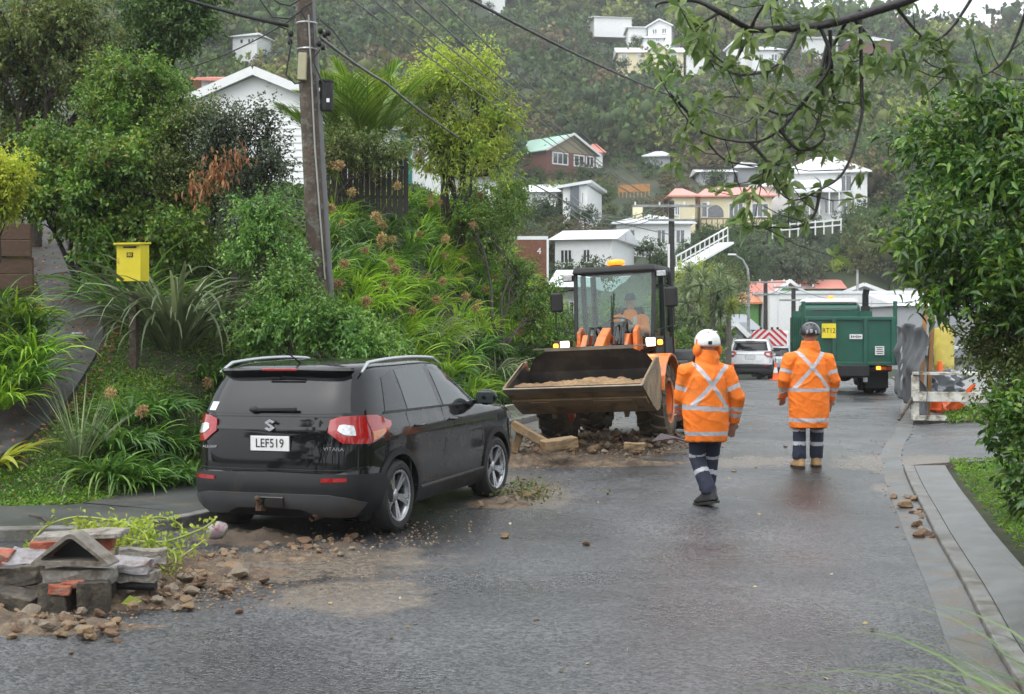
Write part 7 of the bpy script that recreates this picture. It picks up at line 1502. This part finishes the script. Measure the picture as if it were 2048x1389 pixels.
# ------------------------------------------------------------ slip debris
clay = M('clay_soil', (.17, .122, .075), .8, var=.4, scale=14, bump=1, bscale=45, dirt=(.075, .05, .034), dirt_amt=.8, dirt_scale=9, world=True)
rockm = [M('tan_stone', (.27, .18, .10), .8, var=.3, scale=12, bump=.5, bscale=40, dirt=(.15, .09, .05), dirt_amt=.4, dirt_scale=12), M('brown_stone', (.15, .085, .05), .8, var=.3, scale=12, bump=.5, bscale=40, dirt=(.26, .17, .09), dirt_amt=.35, dirt_scale=12), M('grey_stone', (.2, .17, .13), .75, var=.3, scale=12, bump=.5, bscale=40, dirt=(.28, .19, .11), dirt_amt=.5, dirt_scale=9)]
brickr = M('red_brick', (.33, .085, .045), .85, var=.25, scale=15, bump=.4, bscale=50, dirt=(.22, .19, .15), dirt_amt=.4, dirt_scale=10)
brickd = M('soot_dark_brick', (.055, .045, .035), .85, var=.4, scale=12, bump=.6, bscale=40, dirt=(.14, .12, .085), dirt_amt=.35, dirt_scale=9)
mortar = M('grey_mortar', (.26, .24, .21), .85, var=.25, scale=10, bump=.6, bscale=40, dirt=(.12, .1, .075), dirt_amt=.45, dirt_scale=9)
blockm = M('concrete_flue_block', (.2, .18, .15), .8, var=.25, scale=8, bump=.5, bscale=60, dirt=(.1, .08, .06), dirt_amt=.45, dirt_scale=7)
slagm = M('silver_grey_slate', (.25, .24, .25), .6, var=.35, scale=8, bump=.5, bscale=25, dirt=(.12, .08, .06), dirt_amt=.4, dirt_scale=8)
def mound(reg, hfn, name, label, mat, n=(90, 60), cat='soil', kind='stuff'):
    xs = np.linspace(reg[0], reg[1], n[0]); ys = np.linspace(reg[2], reg[3], n[1]); V = []; 
    for yy in ys:
        for xx in xs:
            h = hfn(xx, yy); nz = .05*noise.noise(Vector((xx*6, yy*6, 0)))+.04*noise.noise(Vector((xx*15, yy*15, 5)))+.02*noise.noise(Vector((xx*33, yy*33, 8))); V.append((xx, yy, float(ZR(yy))-.03+(h+nz*min(1, max(0, h*12))+.01*(h > .01) if h > 0 else -.02)))
    nx = n[0]; V = np.array(V); Fq = np.array([(j*nx+i, j*nx+i+1, (j+1)*nx+i+1, (j+1)*nx+i) for j in range(n[1]-1) for i in range(nx-1)])
    keep = V[Fq][:, :, 2].max(1) > ZR(V[Fq][:, :, 1].mean(1))-.02; o = npmesh(name, V, Fq[keep], mat, smooth=True, kind=kind); return tag(o, label, cat)
def bumps(L):
    def f(x, y):
        h = 0
        for cx, cy, rx, ry, hh in L:
            q = ((x-cx)/rx)**2+((y-cy)/ry)**2
            q *= 1+.5*noise.noise(Vector((x*2.2, y*2.2, cx)))
            if q < 1: h += hh*(1-q)**1.2
        return h
    return f
mound((-5.8, -1.2, 8.0, 12.4), bumps([(-3.4, 10.2, 1.1, .6, .10), (-2.5, 10.5, .8, .5, .08), (-4.2, 9.9, 1.2, .6, .08), (-1.9, 11.3, .6, .35, .05), (-3.3, 11.2, 1.1, .6, .08), (-3.2, 8.7, 1.1, .3, .07), (-2.75, 9.5, .7, .4, .09), (-3.9, 9.0, 1.0, .35, .08)]), 'soil_heap', 'tan clay soil spilled under the broken masonry at lower left', clay, (120, 110))
mound((-.6, 3.0, 16.4, 20.2), bumps([(.3, 18.0, .9, .5, .12), (1.0, 17.5, 1.1, .3, .07), (1.9, 17.6, .8, .22, .04), (-.1, 17.5, .5, .35, .08)]), 'soil_heap', 'low heap of clay rubble on the road in front of the loader', clay, (100, 90))
mound((-.9, .6, 13.6, 15.6), bumps([(-.15, 14.35, .55, .3, .07), (.1, 14.9, .5, .2, .04)]), 'soil_heap', 'small soil ridge by the front wheel of the black SUV', clay, (50, 50))
mound((-3.0, -.6, 11.3, 13.2), bumps([(-2.4, 12.3, .6, .45, .09), (-1.5, 11.9, .45, .25, .04)]), 'soil_heap', 'dark soil pushed under the rear of the black SUV', M('dark_soil', (.08, .058, .04), .9, var=.3, bump=.6, world=True), (60, 50))
def rock_mesh(seed, sub=2, ang=.35):
    rnd = random.Random(seed); bm = bmesh.new(); bmesh.ops.create_icosphere(bm, subdivisions=sub, radius=1)
    off = Vector((rnd.random()*9, rnd.random()*9, rnd.random()*9)); pl = [Vector((rnd.gauss(0, 1), rnd.gauss(0, 1), rnd.gauss(0, 1))).normalized() for _ in range(7)]
    for v in bm.verts:
        for q in pl:
            d = v.co.dot(q)
            if d > .62: v.co -= q*(d-.62)
        v.co *= 1+ang*noise.noise(v.co*1.6+off)
        v.co.z *= .72
    me = bpy.data.meshes.new('stone'); bm.to_mesh(me); bm.free(); me.materials.append(rockm[seed % 3]); return me
rocks = [rock_mesh(k) for k in range(9)]; crumbs = [rock_mesh(20+k, 1) for k in range(4)]
def surf(px, py):
    d = np.linspace(7, 60, 1400); x = (px-CX)/F*d; z = CH-(py-HY)/F*d; g = ZR(d); k = int(np.argmax(z <= g)); return x[k], d[k], g[k]
def stone(px, py, size_px, label, group=None, k=None, mat=None, lift=0):
    x, y, z = surf(px, py+size_px*.25); r = size_px/2/F*y; k = rng.integers(9) if k is None else k; me = rocks[k]
    o = bpy.data.objects.new('stone', me); COL.objects.link(o); o.location = (x, y, z+r*.4+lift); o.scale = (r*rng.uniform(.9, 1.2), r*rng.uniform(.8, 1.1), r*rng.uniform(.7, 1)); o.rotation_euler = (rng.uniform(-.4, .4), rng.uniform(-.4, .4), rng.random()*6.3)
    return tag(o, label, 'stone', group)
def stones_zone(zone, n, smin, smax, label, group, seed, lift=0):
    rnd = np.random.default_rng(seed); x0, y0, x1, y1, wd = zone
    for i in range(n):
        t = rnd.random(); px = x0+(x1-x0)*t+rnd.normal()*wd*.35; py = y0+(y1-y0)*t+rnd.normal()*wd*.22; stone(px, py, rnd.uniform(smin, smax)*(1 if rnd.random() < .8 else 1.5), label, group, lift=lift*rnd.random())
stones_zone((0, 1240, 220, 1262, 70), 62, 10, 34, 'stone among the rubble at the foot of the broken masonry', 'stones at the foot of the masonry', 1, .04)
stones_zone((270, 1200, 480, 1150, 70), 58, 10, 36, 'tan stone right of the broken masonry', 'stones right of the masonry', 2, .05)
stones_zone((430, 1110, 700, 1085, 50), 40, 8, 24, 'clod of soil on the road behind the black SUV', 'clods behind the SUV', 3)
stones_zone((1040, 895, 1360, 885, 55), 74, 9, 24, 'stone in the rubble line in front of the loader', 'rubble line by the loader', 4, .10)
stones_zone((960, 1010, 1100, 985, 22), 22, 9, 22, 'clod by the front wheel of the SUV', 'clods by the front wheel', 5, .03)
stones_zone((1800, 1000, 1850, 1040, 34), 14, 8, 24, 'brown clod of soil by the right-hand gutter', 'clods by the right gutter', 6)
stones_zone((1835, 1062, 1880, 1085, 24), 6, 16, 30, 'muddy lump in the right-hand gutter', 'lumps in the right gutter', 7)
for px, py, s, lab in ((1010, 1072, 22, 'small brown clod alone on the road right of the SUV rear wheel'), (1172, 1087, 20, 'flat brown clod alone in the middle of the road'), (1073, 1240, 15, 'lone dark pebble on the road near the bottom'), (1468, 942, 12, 'small stone on the road between the two workers'), (477, 1222, 22, 'small red stone alone on the asphalt at lower left'), (235, 1283, 18, 'round tan pebble below the broken masonry'), (1570, 893, 9, 'tiny stone by the left foot of the right-hand worker'), (500, 1180, 16, 'tan pebble right of the stones'), (460, 1135, 52, 'rough tan clod farthest right of the masonry'), (385, 1150, 50, 'smooth grey-green stone beside the masonry'), (455, 1170, 44, 'crumbly tan clod at the right end of the pile'), (130, 1240, 52, 'grey flat stone leaning at the foot of the masonry'), (40, 1205, 56, 'pale pink stone at the left edge of the rubble')):
    stone(px, py, s, lab)
# crumbs: uncountable
rnd = np.random.default_rng(9); nb = NB(); cm = []
for me in crumbs:
    V = np.array([v.co[:] for v in me.vertices]); Fa = np.array([p.vertices[:] for p in me.polygons]); cm.append((V, Fa))
def crumb_zone(x0, y0, x1, y1, wx, n, s):
    for i in range(n):
        t = rnd.random(); x, y, z = surf(x0+(x1-x0)*t+rnd.normal()*wx, y0+(y1-y0)*t+rnd.normal()*wx*.3); r = s*rnd.uniform(.4, 1.3); V, Fa = cm[rnd.integers(4)]; a = rnd.random()*6.3; c, s_ = math.cos(a), math.sin(a)
        nb.add(V@np.array([[c, s_, 0], [-s_, c, 0], [0, 0, 1]])*r+np.array([x, y, z+r*.3]), Fa, int(rnd.integers(3)))
crumb_zone(0, 1235, 480, 1165, 65, 1300, .017); crumb_zone(1040, 890, 1370, 882, 45, 1100, .028); crumb_zone(400, 1120, 900, 1060, 50, 420, .015); crumb_zone(1000, 1000, 1100, 975, 30, 120, .018); crumb_zone(1780, 890, 1880, 1080, 35, 220, .015)
crumb_zone(700, 1150, 1500, 1000, 220, 420, .008); crumb_zone(560, 1180, 800, 1120, 90, 260, .010); crumb_zone(1000, 950, 1250, 900, 70, 200, .012); crumb_zone(300, 1330, 1700, 1330, 260, 260, .005); crumb_zone(1450, 820, 1800, 900, 90, 120, .012)
o = nb.mesh('soil_crumbs', rockm); tag(o, 'crumbs of soil and grit scattered over the wet road', 'grit', kind='stuff')
rnd = np.random.default_rng(77); L_ = []
for i in range(46):
    L_.append(surf(rnd.uniform(620, 1800), rnd.uniform(880, 1370)))
L_ = np.array(L_); V, Fa = leaf_geo(L_+[0, 0, .008], unit(rnd.normal(size=(len(L_), 3))*[1, 1, .12]), .045, .026, rnd, .1, droop=0); o = NB().add(V, Fa).mesh('fallen_leaves', [leafM('pale_fallen_leaf', (.2, .14, .05), (.3, .25, .1), (.4, .38, .26), .6, .1)]); tag(o, 'small pale fallen leaves and twigs dotted over the wet road', 'leaf litter', kind='stuff')
# masonry fragments, lower left
def at(px, py, D, rx=0, ry=0, rz=0): return Matrix.Translation(P(px, py, D)) @ Matrix.Rotation(R(rz), 4, 'Z') @ Matrix.Rotation(R(ry), 4, 'Y') @ Matrix.Rotation(R(rx), 4, 'X')
def rough(o, amt, s=9, cuts=4):
    bm = bmesh.new(); bm.from_mesh(o.data); bmesh.ops.subdivide_edges(bm, edges=[e for e in bm.edges if e.calc_length() > .05], cuts=cuts, use_grid_fill=True)
    for v in bm.verts: sd_ = Vector((o.matrix_basis.translation.x*3, o.matrix_basis.translation.z*5, len(o.name))); v.co += noise.noise_vector(v.co*s+sd_)*amt+noise.noise_vector(v.co*s*3.3+sd_)*amt*.5
    bm.to_mesh(o.data); bm.free(); return o
def piece(name, label, cat, X, dims, mat, amt=.008, parent=None):
    amt *= 2.2; X = X @ Matrix.Rotation(rng.uniform(-.07, .07), 4, 'Y') @ Matrix.Rotation(rng.uniform(-.06, .06), 4, 'X')
    b = MB(); b.box((0, 0, 0), dims); o = obj(name, b, mat, parent); o.matrix_basis = X; rough(o, amt, 8, 3); o.modifiers.new('b', 'BEVEL').width = .006
    return tag(o, label, cat) if label else o
D = 9.9
# flue block with triangular opening
b = MB(); n_ = 6
def rtri(h0, w0, r):
    C = [(-w0, 0), (w0, 0), (0, h0)]; out = []
    for i in range(3):
        p = Vector(C[i]); a = (Vector(C[i-1])-p).normalized(); c = (Vector(C[(i+1) % 3])-p).normalized()
        for t in np.linspace(0, 1, n_): q = p+a*r*(1-t)**2+c*r*t**2; out.append(tuple(q))
    return out
outer_ = rtri(.235, .30, .05); inner_ = [(x*.74, y*.70+.033) for x, y in rtri(.235, .30, .06)]
m_ = len(outer_); vs = [(x, -.10, z) for x, z in outer_]+[(x, -.10, z) for x, z in inner_]+[(x, .08, z) for x, z in outer_]+[(x, .08, z) for x, z in inner_]; fs = []
for i in range(m_):
    j = (i+1) % m_; fs += [(i, j, m_+j, m_+i), (2*m_+j, 2*m_+i, 3*m_+i, 3*m_+j), (i, 2*m_+i, 2*m_+j, j), (m_+i, m_+j, 3*m_+j, 3*m_+i)]
b.add(vs, fs); o = obj('flue_block', b, blockm, bevel=.006); o.matrix_basis = at(152, 1128, 9.23, 0, 0, -6); tag(o, 'hollow concrete block with a triangular opening on top of the broken masonry', 'concrete block')
b = MB(); b.add([(x*.99, .077, z*1.0) for x, z in inner_], [tuple(range(m_))]); obj('dark_backing', b, blackm, o)  # black sheet standing in for the shade inside the hollow block
ms = thing('masonry_chunk', 'broken chunk of mortared bricks standing under the triangular block', 'masonry', tuple(P(155, 1190, 9.6)))
loc0 = Vector(ms.location)
def mp_(name, px, py, Dd, dims, mat, rz=0, ry=0, amt=.006): X = at(px, py, Dd, 0, ry, rz); X.translation -= loc0; return piece(name, None, None, X, dims, mat, amt, ms)
mp_('brick', 118, 1200, 9.21, (.21, .2, .25), brickd, -12, -4); mp_('brick', 120, 1180, 9.10, (.15, .05, .07), brickr, -10, 3); mp_('brick', 188, 1195, 9.18, (.21, .2, .25), brickd, 12, 3); mp_('mortar', 160, 1152, 9.28, (.46, .22, .11), mortar, -4, 0, .012); mp_('brick', 145, 1170, 9.14, (.16, .05, .05), brickr, -4); mp_('brick', 215, 1172, 9.43, (.12, .18, .22), brickd, 5)
piece('brick_slab', 'red brick slab lying behind the triangular block, left part', 'brick', at(115, 1092, 9.88, 0, 0, 4), (.34, .22, .10), brickr); piece('brick_slab', 'red brick slab lying behind the triangular block, right part', 'brick', at(205, 1080, 9.98, 0, 0, 6), (.16, .2, .13), brickr)
piece('mortar_slab', 'grey mortar slab bridging the red bricks behind the block', 'masonry', at(165, 1070, 9.93, 0, -4, 4), (.62, .26, .045), mortar)
piece('masonry_chunk', 'dark brick lump at the left edge level with the block base', 'masonry', at(35, 1150, 9.48, 0, 0, 5), (.33, .25, .13), brickd, .01); piece('masonry_chunk', 'lower brown brick lump at the left edge under the dark lump', 'masonry', at(20, 1200, 9.28, 0, 6, -8), (.42, .25, .14), brickd, .012)
piece('red_brick', 'red brick end poking in from the left edge', 'brick', at(-4, 1118, 9.58, 0, 12, 5), (.18, .2, .12), brickr); piece('slate', 'silver grey broken slate left of the triangular block', 'slate', at(48, 1118, 9.63, 10, 2, 4), (.24, .3, .05), slagm, .015); piece('slate', 'silver grey broken slate right of the triangular block', 'slate', at(255, 1130, 9.48, 8, -2, -6), (.36, .22, .06), slagm, .015)
piece('masonry_chunk', 'pale lump behind the slate right of the block', 'masonry', at(285, 1110, 9.98, 0, 4, 10), (.34, .22, .10), mortar, .012)
piece('masonry_chunk', 'brown slab under the right-hand slate', 'masonry', at(275, 1150, 9.48, 0, 2, -5), (.3, .2, .07), mortar, .012)
b = MB(); b.tube([(-.17, 0, 0), (.17, 0, .01)], .035, 16); o = obj('pipe', b, blackm, smooth=50); o.matrix_basis = at(265, 1172, 9.43, 0, 2, -8); tag(o, 'short black pipe under the right-hand slate', 'pipe')
o = obj('leaf', MB().add([(-.07, 0, 0), (0, -.045, .02), (.08, 0, 0), (0, .045, .02)], [(0, 1, 2), (0, 2, 3)]), lm_light); o.matrix_basis = at(262, 1205, 9.08, 40, 0, 40); tag(o, 'single bright green leaf on the soil below the pipe', 'leaf')
# timbers by the loader
piece('timber_sleeper', 'tilted tan sleeper leaning between the SUV and the loader', 'timber', at(1058, 868, 17.9, 0, 32, -10), (.52, .2, .10), wood_t, .006)
piece('timber_sleeper', 'tan sleeper end lying flat before the tilted one', 'timber', at(1118, 888, 17.4, 0, -5, 12), (.44, .28, .13), wood_t, .006); piece('timber_offcut', 'small tan offcut at the right end of the rubble line', 'timber', at(1270, 893, 17.3, 0, 0, -5), (.26, .14, .09), wood_t, .008)
piece('timber_offcut', 'brown upright offcut under the tilted sleeper', 'timber', at(1035, 885, 18.0, 0, -75, -10), (.28, .12, .1), wood_t, .008)
b = MB(); b.add([(-.25, -.1, .0), (-.1, .12, .05), (.12, .1, .03), (.28, -.08, -.02), (.05, -.14, .05), (-.12, -.05, .1)], [(0, 1, 5), (1, 2, 5), (2, 3, 4), (2, 4, 5), (0, 5, 4)]); o = obj('broken_sheet', b, M('dark_purple_sheet', (.06, .035, .04), .4, var=.4, bump=.5)); o.modifiers.new('s', 'SOLIDIFY').thickness = .02; o.matrix_basis = at(1340, 882, 17.2, 0, 0, 0); tag(o, 'crumpled dark sheet lying at the right end of the rubble by the wheel', 'debris')
# wrapper, vine, twigs
b = MB(); b.ball((0, 0, 0), (.10, .07, .075), 14, 10); o = obj('plastic_bag', b, [M('pale_plastic_bag', (.3, .27, .25), .3, var=.4, scale=16, dirt=(.22, .02, .09), dirt_amt=.35, dirt_scale=9)], smooth=60); rough(o, .02, 14, 1); o.matrix_basis = at(434, 1062, 11.9, 0, -25, 0); tag(o, 'crumpled pale and pink plastic bag behind the SUV rear wheel', 'bag')
rnd = np.random.default_rng(19); b = MB(); C = []; Dr = []; O = Vector(P(250, 1080, 10.6))
def vine(pts, r=.009):
    q = resample_n([np.array(P(*p)-O) for p in pts], 6); b.tube([tuple(x) for x in q], r, 6)
    for x in q[::1]:
        for k in range(3): C.append(x+rnd.normal(size=3)*.035); Dr.append(unit(rnd.normal(size=3)+[0, 0, .3]))
vine([(52, 1100, 10.4), (90, 1055, 10.5), (150, 1035, 10.6), (215, 1040, 10.6), (255, 1048, 10.7)]); vine([(255, 1048, 10.7), (290, 1070, 10.5), (300, 1110, 10.3), (290, 1150, 10.1)]); vine([(270, 1045, 10.8), (320, 1035, 11), (360, 1050, 11.1), (365, 1070, 11)]); vine([(150, 1060, 10.6), (240, 1075, 10.5), (320, 1085, 10.4), (400, 1060, 11), (430, 1040, 11.4)]); vine([(300, 1080, 10.5), (350, 1110, 10.3), (340, 1150, 10.2), (320, 1140, 10.2)], .008); vine([(330, 1075, 10.6), (345, 1120, 10.3), (410, 1080, 10.8)], .007); vine([(180, 1050, 10.6), (220, 1090, 10.5), (270, 1080, 10.5)])
m1 = rnd.integers(0, 1, 1); 
for k in range(420): C.append(np.array(P(rnd.uniform(150, 310), rnd.uniform(1040, 1095), rnd.uniform(10.3, 10.9))-O)); Dr.append(unit(rnd.normal(size=3)+[0, 0, .3]))
t = thing('uprooted_vine', 'uprooted green vine sprawled over the broken masonry', 'vine', tuple(O)); obj('stems', b, M('pale_green_stem', (.28, .32, .08), .6, var=.2), t, smooth=80, fix=False)
V, Fa = leaf_geo(np.array(C), np.array(Dr), .055, .032, rnd, .15); NB().add(V, Fa).mesh('leaves', [lm_light, ], t)
b = MB(); C = []; Dr = []; O = Vector(P(1045, 990, 14.5))
for k in range(60): p = Vector(surf(rnd.normal()*45+1050, 995+rnd.normal()*9))-O+Vector((0, 0, .03+.05*rnd.random())); q = p+Vector(rnd.normal(size=3)*[.09, .06, .03]); b.tube([tuple(p), tuple((p+q)/2+Vector((0, 0, .02))), tuple(q)], .004, 4); C.append(np.array(q)); Dr.append(rnd.normal(size=3)); C.append(np.array(p)); Dr.append(rnd.normal(size=3))
o = obj('root_tangle', b, M('straw_roots', (.3, .24, .1), .8, var=.3)); o.location = O; tag(o, 'tangle of straw and weeds by the SUV front wheel', 'weeds', kind='stuff')
V, Fa = leaf_geo(np.repeat(np.array(C), 2, 0)+rnd.normal(size=(len(C)*2, 3))*.03, rnd.normal(size=(len(C)*2, 3)), .06, .025, rnd); ob = NB().add(V+np.array(O), Fa).mesh('weed_leaves', [lm_olive]); tag(ob, 'scattered weed leaves on the soil by the SUV front wheel', 'weeds', kind='stuff')
b = MB(); 
for k in range(80): p = Vector(surf(330+rnd.normal()*60, 1165+rnd.normal()*22))+Vector((0, 0, .08+.05*rnd.random())); q = p+Vector(rnd.normal(size=3)*[.12, .08, .04]); b.tube([tuple(p), tuple((p+q)/2+Vector((0, 0, .03))), tuple(q)], .004, 4)
o = obj('root_tangle', b, M('brown_roots', (.17, .11, .06), .8, var=.3)); tag(o, 'tangled brown roots in the rubble right of the masonry', 'roots', kind='stuff')
b = MB(); b.tube([P(60, 1032, 12.9), P(85, 1036, 12.7), P(100, 1048, 12.4)], .015, 6); o = obj('stick', b, bark); tag(o, 'dark stick lying on the footpath behind the masonry', 'stick')
# ------------------------------------------------------------ trees added out of view so the black car reflects dark foliage
for i, (x, y) in enumerate(((-9, -7), (-4, -9), (2, -10), (8, -8), (11, -2), (-14, -4), (-12, 2), (9.5, 4), (10.5, 9))):
    V, Fa, (cv_, cf) = variants[i % 5]; nb = NB().add(V, Fa, 0).add(cv_, cf, 1); me = nb.mesh('roadside_tree', [hm[i % 3], core_m[0]], linkit=False); o = bpy.data.objects.new('roadside_tree', me); COL.objects.link(o); o.location = (x, y, -.5); o.scale = (3.6, 3.2, 5.5); tag(o, ['first', 'second', 'third', 'fourth', 'fifth', 'sixth', 'seventh', 'eighth', 'ninth'][i]+' tree added out of view to darken the car reflections', 'tree')
# ------------------------------------------------------------ drizzle haze
b = MB(); zt = 150; b.box((0, 290, (zt-60)/2), (1500, 700, zt+60))
hzm = bpy.data.materials.new('drizzle_haze'); hzm.use_nodes = True; t = hzm.node_tree; t.nodes.clear(); pv = nd(t, 'VolumePrincipled'); oo = nd(t, 'OutputMaterial'); t.links.new(pv.outputs[0], oo.inputs['Volume'])
pv.inputs['Color'].default_value = (.97, .985, 1, 1); pv.inputs['Density'].default_value = .0004; pv.inputs['Anisotropy'].default_value = .1
o = obj('haze', b, hzm, kind='stuff'); tag(o, 'thin drizzle haze over the valley and hillside', 'haze')
